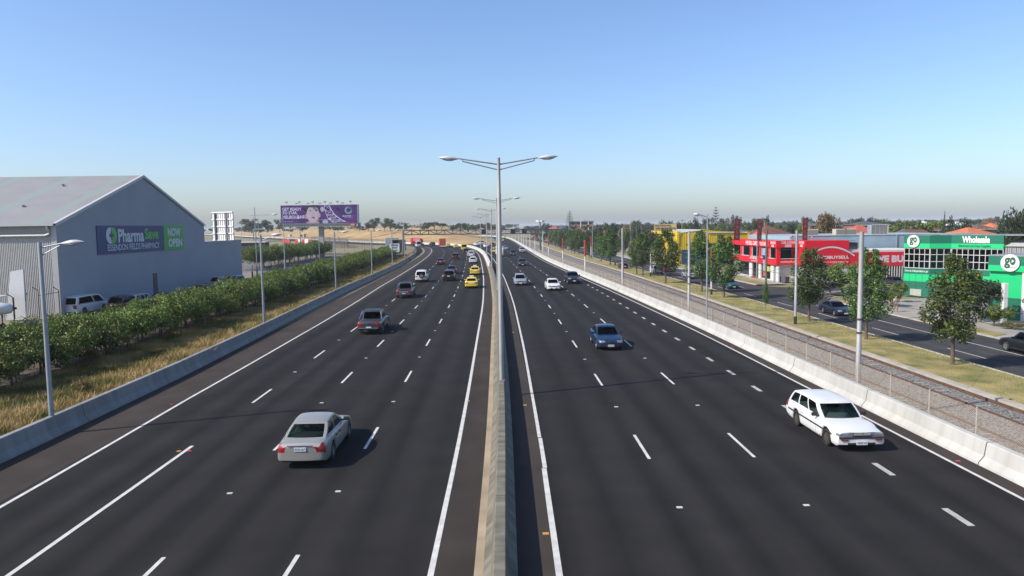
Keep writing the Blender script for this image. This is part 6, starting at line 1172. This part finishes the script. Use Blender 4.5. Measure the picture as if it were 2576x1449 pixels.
text(r, 'AUTOBUYSELL', (54.5 - fx, wy - .12 - sy, 2.5 - zR), (1, 0, 0), (0, 0, 1), .50, m_sl, width=6.0, bold=.03); text(r, 'always buying everyday', (55.2 - fx, wy - .12 - sy, 1.72 - zR), (1, 0, 0), (0, 0, 1), .36, m_sl, width=4.4, bold=.01); text(r, 'WE BUY', (64.6 - fx, wy - .06 - sy, 2.1 - zR), (1, 0, 0), (0, 0, 1), 1.15, m_pink, width=6.2, bold=.06)
q = MB()
for k in range(22): x = 60.5 + k * .42; q.b2((x - .05 - fx, wy - .05 - sy, -.95 - zR), (x + .05 - fx, wy + .05 - sy, .95 - zR))
q.build('window_grille', m_fr, r); bx('dark_window', m_int, (60.2, wy + .06, -1.0), (69.8, wy + .09, .97))
for k, (x, y) in enumerate(((50.2, 124), (50.9, 124), (53.2, 124), (53.9, 124))): q = MB(); q.tube([(x - fx, y - sy, zt - .2 - zR), (x - fx, y - sy, zt + .35 - zR)], .10, 8); q.tube([(x - fx, y - sy, zt + .35 - zR), (x - fx, y - sy, zt + .6 - zR)], .22, 8); q.build('roof_vent', m_galv, r)
# pale blue upper block behind the red sign
m_pb = M('parapet_blue', (.30, .40, .46), .75, var=.12, scale=.4); r2 = empty('warehouse', (54, 128, zR), 0, 'pale blue rendered warehouse wall behind the red shop signs', 'building'); O2 = r2.location
def bx2(nm, mat, lo, hi): q = MB(); q.b2([lo[k] - O2[k] for k in range(3)], [hi[k] - O2[k] for k in range(3)]); return q.build(nm, mat, r2)
bx2('wall', m_pb, (52, 128, zR), (84, 150, 5.85)); bx2('coping', m_wht, (51.9, 127.9, 5.86), (84, 128.4, 5.98)); bx2('downpipe', m_galv, (70.6, 127.85, 2), (70.75, 127.99, 5.85))
for k, (px, lab) in enumerate(((f6(650, 0)[0], 'leftmost beige rooftop cooler on the pale blue building'), (f6(1080, 0)[0], 'second beige rooftop cooler from the left on the pale blue building'), (f6(1220, 0)[0], 'third beige rooftop cooler from the left on the pale blue building'), (f6(1650, 0)[0], 'open white framed rooftop cooler at the right on the pale blue building'))):
    p = AY(px, 590, 132); c_ = empty('rooftop_cooler', (p.x, 132, 5.9), 0, lab, 'air cooler', 'rooftop coolers'); wd = 2.1 if k < 3 else 3.1; hh = 1.05 if k < 3 else 1.7; q = MB(); q.box((0, 0, hh / 2), (wd, 1.4, hh), 0, .06); q.build('casing', M('cooler_beige', (.50, .46, .38), .7, var=.06) if k < 3 else m_galv, c_)
    q = MB(); q.b2((-wd * .42, -.735, .15), (wd * .42, -.70, hh - .15)) if k < 3 else [q.b2((-wd * .48 + j * wd * .25, -.735, .05), (-wd * .48 + j * wd * .25 + wd * .18, -.70, hh - .05)) for j in range(4)]; q.build('grille', M('cooler_grille', (.26, .23, .19), .8, var=.05), c_)
    if k == 3: q = MB(); q.b2((-wd / 2 - .05, -.78, hh - .06), (wd / 2 + .05, -.72, hh + .05)); q.b2((-wd / 2 - .05, -.78, 0), (-wd / 2 + .07, -.72, hh)); q.b2((wd / 2 - .07, -.78, 0), (wd / 2 + .05, -.72, hh)); q.build('frame', m_wht, c_)
# sale banners
for k, (px0, px1, pt, pb, Y) in enumerate(((1848, 1861, 552, 597, 128), (1905, 1915.5, 551, 596, 123), (2019, 2031, 549.5, 600, 122))):
    a, b = AY(px0, pt, Y), AY(px1, pb, Y); c_ = empty('banner', (b.x, Y, zt - .1), 0, ['leftmost', 'middle', 'rightmost'][k] + ' of the tall dark red sale banners on the red shop roof', 'banner', 'sale banners on the shop roof'); wd = b.x - a.x; q = MB(); n = 8; hh = a.z - zt + .05
    for j in range(n + 1): z = .1 + hh * j / n; lean = (-.25 if k == 0 else -.06) * (1 - j / n) * wd; q.v += [(-wd * .92 + lean, .06 * math.sin(j), z), (-.06, .04 * math.sin(j + 1), z)]
    for j in range(n): q.f.append((2 * j, 2 * j + 1, 2 * j + 3, 2 * j + 2))
    q.build('cloth', M('banner_red', (.17, .018, .03), .8, var=.12, scale=1), c_, fix=False); q = MB(); q.tube([(0, 0, -.15), (0, 0, hh + .2)], .05, 6); q.build('pole', m_blk, c_)
    for j, ch in enumerate('SALE'): text(c_, ch, (-wd * .5, -.10, .1 + hh * (.86 - j * .23)), (1, 0, 0), (0, 0, 1), .5, M('banner_letter', (.30, .12, .10), .8, var=0), bold=.02, off=.02)
for k, (x, lid) in enumerate(((47.3, (.10, .28, .50)), (48.7, (.62, .36, .04)))):
    c_ = empty('wheelie_bin', (x, 121.6, zR), 0, ['dark wheelie bin with a blue lid beside the white column', 'dark wheelie bin with a yellow lid beside the white column'][k], 'bin', 'wheelie bins at the red shop'); q = MB(); q.prism([(-.24, 0), (.24, 0), (.30, .95), (-.30, .95)], lambda a: (a[0], -.28 - .05 * a[1], a[1]), lambda a: (a[0], .28 + .05 * a[1], a[1])); q.build('body', M('bin_green', (.035, .05, .04), .6, var=.05), c_); q = MB(); q.box((0, -.02, 1.0), (.64, .74, .09), 0, .03); q.build('lid', M('bin_lid%d' % k, lid, .5, var=0), c_)
    for sx in (-1, 1): q = MB(); q.lathe([(.1, -.03), (.1, .03)], (sx * .25, .3, .1), 10, 'x'); q.build('wheel', m_tyre, c_)
# --- green electrical wholesaler
m_gd = M('cladding_dark_green', (.008, .16, .095), .45, var=.05, scale=.4); m_gb = M('cladding_bright_green', (.010, .56, .19), .45, var=.04, scale=.4); m_wt = M('go_white', (.76, .78, .74), .5, var=0); m_gl = M('go_letter', (.02, .10, .05), .5, var=0)
WR = math.radians(-60); r = empty('wholesale_building', (54.6, 97.0, zR), WR, 'two-tone green electrical wholesaler with white framed upper windows', 'building')
def wl(nm, mat, a, b, z0, z1, off=0.0, th=.3, par=None):       # upright slab between two plan points of the facade
    A, B1_ = Vector((*a, 0)), Vector((*b, 0)); d = (B1_ - A).normalized(); nrm = Vector((d.y, -d.x, 0)); q = MB(); P0, P1 = A + nrm * off, B1_ + nrm * off
    q.add([Vector((p.x, p.y, z)) for z in (z0 - zR, z1 - zR) for p in (P0, P1, P1 - nrm * th, P0 - nrm * th)], ((0, 3, 2, 1), (4, 5, 6, 7), (0, 1, 5, 4), (1, 2, 6, 5), (2, 3, 7, 6), (3, 0, 4, 7))); return q.build(nm, mat, par or r), d
segs = [((0, 0), (3.46, 0)), ((3.46, 0), (5.27, 1.66)), ((5.27, 1.66), (11.44, 1.66))]
for a, b in segs:
    for z0, z1, mt, of in ((zR, .27, m_gd, 0), (.27, 1.25, m_gb, 0), (1.25, 2.0, m_gd, .0), (4.68, 5.29, m_gb, .05), (5.29, 6.36, m_gd, .05)): wl('cladding', mt, a, b, z0 + .002, z1 - .002, of)
    w_, d = wl('window', m_pan, a, b, 2.0, 4.68, -.12, .05); wl('interior', m_int, a, b, 1.9, 4.7, -1.4, .1); L = (Vector(b) - Vector(a)).length; A = Vector((*a, 0)); nm_ = max(2, round(L / .72)); q = MB(); nrm = Vector((d.y, -d.x, 0)); an = math.atan2(d.y, d.x)
    for k in range(nm_ + 1): p = A + d * (L * k / nm_ if 0 < k < nm_ else (.05 if k == 0 else L - .05)) - nrm * .06; q.box((p.x, p.y, 3.34 - zR), (.065, .09, 2.66), an)
    for zz in (2.05, 2.95, 3.85, 4.62): p = A + d * L / 2 - nrm * .06; q.box((p.x, p.y, zz - zR), (L - .1, .08, .075), an)
    q.build('mullion', m_fr, w_)
for k in range(5): x = .02 + 3.4 * k / 4; q = MB(); q.b2((x - .015, -.012, .02), (x + .015, .0, 1.25 - zR)); q.build('panel_joint', m_int, r)
q = MB(); q.b2((1.0, -.03, .1), (2.5, -.001, 1.0)); q.build('poster', M('window_poster', (.40, .42, .36), .7, var=.1), r)
q = MB(); q.b2((.05, .5, 6.30 - zR), (3.4, 9, 6.38 - zR)); q.b2((3.45, 2.2, 6.30 - zR), (15.0, 9, 6.38 - zR)); q.build('roof', M('roof_grey', (.26, .28, .29)), r, fix=False); q = MB(); q.b2((.04, .32, 0), (.3, 8.9, 6.28 - zR)); q.build('side_wall', m_gd, r)
q = MB(); q.b2((11.46, 1.9, 0), (18, 2.2, 5.0 - zR)); q.build('side_cladding', corrug('side_sheet', (.42, .42, .42), .5, 'x', .3), r); q = MB(); q.poly([(11.46, 1.7, 5.02 - zR), (18, 1.7, 5.02 - zR), (18, 9, 6.9 - zR), (11.46, 9, 6.9 - zR)]); q.build('side_roof', M('roof_pale', (.52, .53, .52)), r, fix=False)
def roundsign(par, c, rad, right, nm='round_sign'):
    rt = Vector(right).normalized(); nrm = rt.cross(Vector((0, 0, 1))); q = MB(); c = Vector(c); n = 32
    q.prism([(math.cos(2 * math.pi * k / n) * rad, math.sin(2 * math.pi * k / n) * rad) for k in range(n)], lambda a: c + rt * a[0] + Vector((0, 0, a[1])) + nrm * .14, lambda a: c + rt * a[0] + Vector((0, 0, a[1])) + nrm * .04); o = q.build(nm, m_wt, par)
    text(o, 'g', c - rt * rad * .28 + Vector((0, 0, -rad * .02)) + nrm * .14, right, (0, 0, 1), rad * 1.25, m_gl, width=rad * .62, bold=.035)
    q = MB(); cc = c + rt * rad * .30 + Vector((0, 0, rad * .22)) + nrm * .155; q.poly([cc + rt * rad * .30 * math.cos(2 * math.pi * k / 20) + Vector((0, 0, rad * .46 * math.sin(2 * math.pi * k / 20))) for k in range(20)]); q.build('emblem', m_gl, o, fix=False)
    q = MB(); cc += nrm * .01; q.poly([cc + rt * rad * a + Vector((0, 0, rad * b)) for a, b in ((-.10, .2), (-.10, -.2), (.17, 0))]); q.build('emblem_arrow', m_wt, o, fix=False)
    text(o, 'Electrical', c + rt * rad * .30 + Vector((0, 0, -rad * .5)) + nrm * .14, right, (0, 0, 1), rad * .16, m_gl, width=rad * .7)
roundsign(r, (1.33, -.06, 5.57 - zR), .82, (1, 0, 0))
text(r, 'Wholesale', (8.25, 1.60, 5.80 - zR), (1, 0, 0), (0, 0, 1), .86, m_wt, width=3.3, bold=.05, off=.03); text(r, 'Electrical and Data Supplies', (8.1, 1.60, 4.97 - zR), (1, 0, 0), (0, 0, 1), .36, m_gl, width=3.8, bold=.015, off=.03); text(r, 'Give an Independent a go', (1.75, 0, 1.62 - zR), (1, 0, 0), (0, 0, 1), .36, m_wt, width=3.1, bold=.015, off=.02)
r = empty('wholesale_annex', (50.3, 73.5, zR), WR, 'lower bright green annex with a round white go sign at the right edge', 'building')
for z0, z1, mt, dd in ((zR, .45, m_gd, 0), (.45, 3.1, m_gb, 0), (3.1, 3.72, m_gb, .35), (3.72, 4.62, m_gd, .35)): q = MB(); q.b2((.0, -dd, z0 - zR + .002), (10, 6, z1 - zR - .002)); q.build('cladding', mt, r)
q = MB(); q.b2((3.1, -.25, 0), (3.75, -.02, 4.86)); q.build('pier', m_wht, r); text(r, '65', (3.42, -.25, 2.05), (1, 0, 0), (0, 0, 1), .45, m_gl, width=.5, bold=.03, off=.02); q = MB(); q.b2((-.05, -.38, 6.38), (10, 6.1, 6.5)); q.build('roof', M('roof_grey', (.26, .28, .29)), r)
roundsign(r, (2.05, -.36, 3.98 - zR), .86, (1, 0, 0)); text(r, 'Electrical', (4.6, -.35, 3.4 - zR), (1, 0, 0), (0, 0, 1), .4, m_gl, width=2.2, bold=.02, off=.03)
p = G(2524, 817, zR); h = AY(2527, 712, p.y).z - zR; q = MB(); q.box((p.x, p.y, zR + h / 2), (.42, .42, h), 0, .03); tag(q.build('marker_post', m_wt), 'thick white square post standing in the garden before the green annex', 'post')
p = G(2325, 809, zR); q = MB(); q.tube([(p.x, p.y, zR), (p.x, p.y, zR + 1.0)], .13, 8); tag(q.build('bollard', M('timber_pole', (.15, .11, .08))), 'short timber bollard on the grass strip by the driveway', 'bollard')
a, b = G(2335, 792, zR), G(2392, 808, zR); q = MB(); d = (b - a); q.box(((a.x + b.x) / 2, (a.y + b.y) / 2, zR + .2), (d.length, .3, .4), math.atan2(d.y, d.x)); tag(q.build('low_wall', m_wht), 'low white garden wall behind the nearest street tree', 'wall')
# --- yellow windscreen workshop
m_yw = corrug('workshop_yellow', (.70, .46, .015), .45, 'x', .05); m_yf = M('fascia_yellow', (.72, .50, .03), .55, var=.06); r = empty('workshop_building', (44.4, 178, zR), 0, 'yellow corrugated workshop with a wide blue doorway and pale roof', 'building'); O = Vector(r.location); xr = 61.5
q = MB(); zl, zrr = 6.0 - zR, 5.8 - zR; q.poly([(0, 0, 0), (xr - 44.4, 0, 0), (xr - 44.4, 0, zrr), (7, 0, zl + .75), (0, 0, zl)]); q.poly([(0, 0, 0), (0, 30, 0), (0, 30, zl), (0, 0, zl)]); q.build('wall', m_yw, r, fix=False)
q = MB(); q.b2((-.3, -.2, 5.6 - zR), (.5, 30, 6.45 - zR)); q.b2((-.35, -.25, 3.2 - zR), (.15, 1.2, 6.43 - zR)); q.build('fascia', m_yf, r); q = MB(); q.poly([(0, -.1, zl + .02), (7, -.1, zl + .78), (7, 28, zl + .78), (0, 28, zl + .02)]); q.poly([(7, -.1, zl + .78), (xr - 44.4, -.1, zrr + .02), (xr - 44.4, 28, zrr + .02), (7, 28, zl + .78)]); q.build('roof', M('roof_pale', (.52, .53, .52), .6, var=.08), r, fix=False)
q = MB(); q.b2((xr - 44.4 - .1, -.25, zrr - .9), (xr - 44.4 + .3, 28, zrr + .25)); q.build('fascia', m_yf, r); q = MB(); q.b2((7.2, -.28, zrr + .35 - .2), (xr - 44.4 - .1, -.02, zrr + .35)); q.build('gutter', m_wht, r)
q = MB(); q.b2((.8, -.06, 0), (7.6, .02, 3.7)); q.build('doorway', M('doorway_blue', (.02, .07, .14), .6, var=.2, scale=.5), r); q = MB(); q.b2((9.6, -.07, 0), (13.6, .02, 3.4)); q.build('doorway', m_int, r)
text(r, 'NATIONAL', (4.2, 0, 4.9), (1, 0, 0), (0, 0, 1), .8, m_gl, width=4.6, bold=.03, off=.03); text(r, 'WINDSCREENS', (10.6, 0, 4.9), (1, 0, 0), (0, 0, 1), .8, m_gl, width=5.5, bold=.03, off=.03)
a, b = AY(*f5(215, 322), 182), AY(*f5(552, 412), 182); r = empty('roof_sign', ((a.x + b.x) / 2, 182, 6.4), 0, 'cream NATIONAL WINDSCREENS board propped on the workshop roof', 'sign'); wd = (b.x - a.x) / 2; z0_, z1_ = b.z - 6.4, a.z - 6.4; q = MB(); q.b2((-wd, 0, z0_), (wd, .12, z1_)); q.build('panel', M('sign_cream', (.66, .50, .25), .7, var=.08), r); zm = (z0_ + z1_) / 2
m_st = M('sign_sepia', (.06, .035, .02), .7, var=0); text(r, 'NATIONAL', (-wd * .2, 0, zm + (z1_ - z0_) * .22), (1, 0, 0), (0, 0, 1), (z1_ - z0_) * .33, m_st, width=wd * 1.5, bold=.02, off=.03); text(r, 'WINDSCREENS', (0, 0, zm - (z1_ - z0_) * .24), (1, 0, 0), (0, 0, 1), (z1_ - z0_) * .33, m_st, width=wd * 1.85, bold=.02, off=.03)
for k in range(6): q = MB(); x = -wd + .2 + k * (2 * wd - .4) / 5; q.tube([(x, .2, z1_ - .1), (x + .6, 2.2, -.2)], .05, 5); q.tube([(x, .08, z0_ + .1), (x, .08, -.3)], .05, 5); q.build('strut', M('sign_cream', (.66, .50, .25)), r)
# --- houses with tiled roofs
m_brk = M('brick', (.26, .13, .08), .9, var=.2, scale=.8); m_rend = M('render_cream', (.52, .47, .38), .9, var=.1)
def roofm(nm, col):
    m = M('tiles_' + nm, col, .85, var=.18, scale=.9); 
    return m
RC = dict(red=(.42, .10, .055), maroon=(.16, .055, .045), slate=(.085, .09, .11), orange=(.52, .15, .06), pale=(.58, .60, .62), brown=(.15, .075, .055))
def house(px0, px1, pe, pr, Y, col, lab, dep=9, wallm=None, chimney=False, gable=False, rz=0):
    f_ = 1.85 if px0 < 1700 else 1.0; Y *= f_; dep *= 1 + .4 * (f_ > 1); a, b = AY(px0, pe, Y), AY(px1, pe, Y); wd = (b.x - a.x); ze = max(a.z, zR + 2.2); zr_ = max(AY((px0 + px1) / 2, pr, Y + dep * .3).z, ze + 1.2); r = empty('house', ((a.x + b.x) / 2, Y + dep / 2, zR), rz, lab, 'house', 'suburban houses'); hw, hd = wd / 2, dep / 2; e = ze - zR; t = zr_ - zR
    q = MB(); q.b2((-hw + .4, -hd + .4, 0), (hw - .4, hd - .4, e)); q.build('wall', wallm or m_brk, r); q = MB(); k = max(.2, hw - hd) if not gable else hw
    q.add([(-hw, -hd, e - .02), (hw, -hd, e - .02), (hw, hd, e - .02), (-hw, hd, e - .02), (-k, 0, t), (k, 0, t)], ((0, 1, 5, 4), (1, 2, 5), (2, 3, 4, 5), (3, 0, 4), (0, 3, 2, 1))); ro = q.build('roof', roofm(col, RC[col]), r); q = MB(); q.box((0, -hd - .03, e - .1), (wd, .1, .16)); q.build('gutter', m_wht, r)
    if chimney: q = MB(); q.box((k * .6, hd * .2, t + .1), (.7, .7, 1.5)); q.build('chimney', m_brk, ro)
    nw = max(1, int(wd / 3.5))
    for j in range(nw): q = MB(); x = -hw + wd * (j + .5) / nw; q.b2((x - .7, -hd + .33, 1.0), (x + .7, -hd + .41, e - .45)); wj = q.build('window', m_int, r); q = MB(); q.b2((x - .75, -hd + .30, .92), (x + .75, -hd + .42, .99)); q.build('sill', m_wht, wj)
    return r
house(1380, 1408, 575, 568, 290, 'red', 'house with a bright red roof left of the flats', 8); house(1409, 1423, 576, 570.5, 285, 'slate', 'small slate roofed house beside the bright red roof', 8); house(1446, 1476, 582, 571, 210, 'maroon', 'house with a dark red roof and cream walls below the flats', 9, m_rend)
house(1502, 1562, 592, 577, 190, 'red', 'wide brick red tiled house behind the street trees', 12, None, True); house(1548, 1608, 597, 571, 200, 'maroon', 'dark tiled hipped house right of the brick red one', 14, None, True); house(1570, 1600, 571, 567, 300, 'red', 'distant orange red roof above the dark hipped house', 10); house(1594, 1622, 575, 569, 290, 'maroon', 'distant terracotta roof at the left of the windscreen sign', 9); house(1632, 1650, 596, 584, 210, 'maroon', 'dark roofed house just left of the yellow workshop', 9)
house(1916, 2006, 593, 568, 175, 'maroon', 'large dark maroon hipped roof behind the red shop', 16, m_rend, True); house(1912, 1935, 594, 584, 165, 'orange', 'small orange roof corner with a blue wall behind the red shop', 7, M('wall_blue', (.12, .28, .50), .8, var=.1)); house(2036, 2064, 566, 560.5, 300, 'slate', 'blue grey slate roof left of the large brown gum', 10); house(2100, 2150, 568, 561, 280, 'slate', 'dark flat looking roof behind the brown gum', 10); house(2160, 2240, 566, 558.5, 230, 'slate', 'long slate roofed house above the red tiled roof', 12, m_brk); house(2146, 2236, 592, 565, 165, 'red', 'orange red hipped roof behind the white framed cooler', 12)
house(2286, 2312, 590, 577, 150, 'slate', 'small grey slate roof left of the pointed gable', 7); house(2312, 2352, 593, 577, 145, 'brown', 'brown tiled house with a pale pointed gable', 8, m_rend, False, True); house(2330, 2374, 579, 566, 170, 'maroon', 'dark maroon roof behind the pointed gable', 9); house(2330, 2345, 562, 556, 330, 'pale', 'tiny pale roof left of the bright green trees', 10, m_wht); house(2424, 2456, 568, 556.5, 210, 'pale', 'house with a bright pale metal roof and blue grey wall', 12, M('wall_bluegrey', (.28, .34, .40), .8, var=.1)); house(2436, 2508, 589, 580, 130, 'orange', 'long orange tiled roof right of the dark trees', 8); house(2462, 2512, 576, 566, 190, 'brown', 'brown roof behind the orange tiled roof', 9); house(2504, 2530, 572, 566, 200, 'orange', 'small terracotta roof with a pale gable end near the right edge tree', 8, m_rend); house(2500, 2522, 562, 556, 330, 'maroon', 'distant maroon roof near the right edge', 10)
# flats
a, b = AY(1434, 557, 460), AY(1493, 573, 460); r = empty('apartment_building', ((a.x + b.x) / 2, 460, zR), 0, 'flat roofed block of flats with orange balconies right of the dark pine', 'building'); hw = (b.x - a.x) / 2; top_ = a.z - zR
q = MB(); q.b2((-hw, 0, 0), (hw, 10, top_ - .3)); q.build('wall', M('flats_grey', (.20, .19, .19), .85, var=.1), r); q = MB(); q.b2((-hw - .3, -.6, top_ - .3), (hw + .3, 10.3, top_)); q.build('roof', M('flats_roof', (.14, .15, .18), .8, var=.1), r)
for fl in range(3):
    q = MB(); q.b2((-hw, -1.2, top_ - 3.2 - 3 * fl), (hw, -.02, top_ - 3.0 - 3 * fl)); q.build('balcony', M('flats_slab', (.3, .29, .28), .8, var=.1), r)
    for k in range(4): q = MB(); x = -hw + 2 * hw * (k + .5) / 4; q.b2((x - 1.2, -1.24, top_ - 3.0 - 3 * fl), (x + 1.2, -1.16, top_ - 2.1 - 3 * fl)); q.build('balcony_panel', M('flats_orange', (.45, .20, .06), .7, var=.15), r); q = MB(); q.b2((x - 1.2, -.05, top_ - 2.0 - 3 * fl), (x + 1.2, -.012, top_ - .8 - 3 * fl)); q.build('window', m_int, r)
for x in (-.1, .45): q = MB(); q.b2((x * hw * 1.2 - .3, -1.35, 0), (x * hw * 1.2 + .3, -1.25, top_ + 1.2)); q.build('fin', m_wht, r)
# tram stop shelter
p = G(*f4(870, 605), zR); r = empty('tram_shelter', (p.x, p.y, zR), 0, 'small glass tram shelter in front of the yellowish street tree', 'shelter'); q = MB()
for sx in (-1.5, 1.5):
    for y in (0, 1.3): q.tube([(y, sx, 0), (y, sx, 2.6)], .06, 6)
q.build('frame', m_galv, r); q = MB(); q.b2((-.2, -1.8, 2.6), (1.6, 1.8, 2.75)); q.build('roof', m_galv, r); q = MB(); q.b2((1.28, -1.5, .3), (1.32, 1.5, 2.3)); q.build('glass_panel', m_glass, r)
# --- person walking with a backpack
def skin_mesh(joints, edges, sub=2):
    me = bpy.data.meshes.new('body'); me.from_pydata([j[0] for j in joints], edges, []); o = bpy.data.objects.new('body', me); COL.objects.link(o); md = o.modifiers.new('s', 'SKIN'); 
    for k, j in enumerate(joints): sv = me.skin_vertices[0].data[k]; rr_ = j[1] if isinstance(j[1], tuple) else (j[1], j[1]); sv.radius = rr_; sv.use_root = k == 0
    m2 = o.modifiers.new('u', 'SUBSURF'); m2.levels = sub; m2.render_levels = sub; dg = bpy.context.evaluated_depsgraph_get(); dg.update(); out = bpy.data.meshes.new_from_object(o.evaluated_get(dg)); bpy.data.objects.remove(o); out.polygons.foreach_set('use_smooth', [True] * len(out.polygons)); return out
p = G(2253, 785, zR + .1); r = empty('person', (p.x, p.y, zR + .1), math.radians(8), 'person in a white checked shirt and tan trousers with a backpack, walking on the footpath', 'person', None)
J = [((0, 0, .95), (.15, .11)), ((0, 0, 1.15), (.15, .10)), ((0, 0, 1.38), (.17, .11)), ((0, 0, 1.50), (.065, .065)), ((0, -.01, 1.58), (.07, .08)), ((0, -.02, 1.70), (.078, .095)), ((.02, 0, 1.78), .05),
     ((.19, 0, 1.43), .058), ((.27, .03, 1.15), .046), ((.27, -.10, .93), .036), ((.27, -.13, .84), .036), ((-.19, 0, 1.43), .058), ((-.27, .0, 1.15), .046), ((-.29, .06, .92), .036), ((-.29, .08, .82), .036),
     ((.09, 0, .90), .10), ((.09, -.14, .50), .066), ((.09, -.10, .09), .045), ((.09, -.24, .045), .042), ((-.09, 0, .90), .10), ((-.09, .06, .50), .066), ((-.09, .26, .13), .045), ((-.09, .14, .045), .042)]
E_ = [(0, 1), (1, 2), (2, 3), (3, 4), (4, 5), (5, 6), (2, 7), (7, 8), (8, 9), (9, 10), (2, 11), (11, 12), (12, 13), (13, 14), (0, 15), (15, 16), (16, 17), (17, 18), (0, 19), (19, 20), (20, 21), (21, 22)]
put(skin_mesh(J, E_), 'body', r).data.materials.append(m_skin)
JT = [((0, 0, .93), (.17, .13)), ((0, 0, 1.15), (.168, .118)), ((0, 0, 1.38), (.188, .128)), ((.2, 0, 1.43), .075), ((.26, .02, 1.22), .066), ((-.2, 0, 1.43), .075), ((-.26, 0, 1.22), .066), ((0, 0, 1.47), (.085, .085))]
o = put(skin_mesh(JT, [(0, 1), (1, 2), (2, 3), (3, 4), (2, 5), (5, 6), (2, 7)]), 'shirt', r); o.data.materials.append(M('shirt_check', (.62, .55, .57), .9, var=.3, scale=14))
JL = [((0, 0, .95), (.165, .125)), ((.09, 0, .88), .108), ((.09, -.14, .50), .082), ((.09, -.105, .12), .066), ((-.09, 0, .88), .108), ((-.09, .06, .50), .082), ((-.09, .24, .16), .066)]
o = put(skin_mesh(JL, [(0, 1), (1, 2), (2, 3), (0, 4), (4, 5), (5, 6)]), 'trousers', r); o.data.materials.append(M('trousers_tan', (.30, .20, .11), .9, var=.1))
o = put(skin_mesh([((0, .02, 1.74), (.088, .10)), ((0, .03, 1.80), (.07, .08)), ((0, .06, 1.68), (.07, .05))], [(0, 1), (0, 2)]), 'hair', r); o.data.materials.append(M('hair_dark', (.04, .025, .018), .8, var=.1))
for sx in (-1, 1): q = MB(); q.box((sx * .09, -.19 if sx > 0 else .19, .035), (.1, .28, .07), 0, .03); q.build('shoe', m_blk, r); q = MB(); q.tube([(sx * .11, .1, 1.45), (sx * .11, -.1, 1.47), (sx * .12, -.15, 1.3), (sx * .14, -.05, 1.08)], .02, 6); q.build('backpack_strap', m_blk, r)
b_ = empty('backpack', (p.x, p.y, zR + .1), math.radians(8), 'dark backpack worn by the walking person', 'backpack'); q = MB(); q.box((0, .21, 1.23), (.28, .16, .44), 0, .05); q.build('bag', m_blk, b_); q = MB(); q.box((0, .30, 1.14), (.22, .05, .2), 0, .02); q.build('pocket', m_blk, b_)
# ------------------------------------------------------------------ summer haze over the whole place
q = MB(); q.b2((-9500, -300, -4), (9500, 9500, 24)); hz = q.build('haze', None); hm = bpy.data.materials.new('haze'); hm.use_nodes = True; n = hm.node_tree.nodes; l = hm.node_tree.links
n.remove(n['Principled BSDF']); pv = n.new('ShaderNodeVolumePrincipled'); pv.inputs['Color'].default_value = (.76, .80, .86, 1); pv.inputs['Density'].default_value = .00020; pv.inputs['Anisotropy'].default_value = 0
l.new(pv.outputs[0], [x for x in n if x.type == 'OUTPUT_MATERIAL'][0].inputs['Volume']); hz.data.materials.append(hm); tag(hz, 'thin pale summer haze over the whole scene', 'haze', kind='stuff')
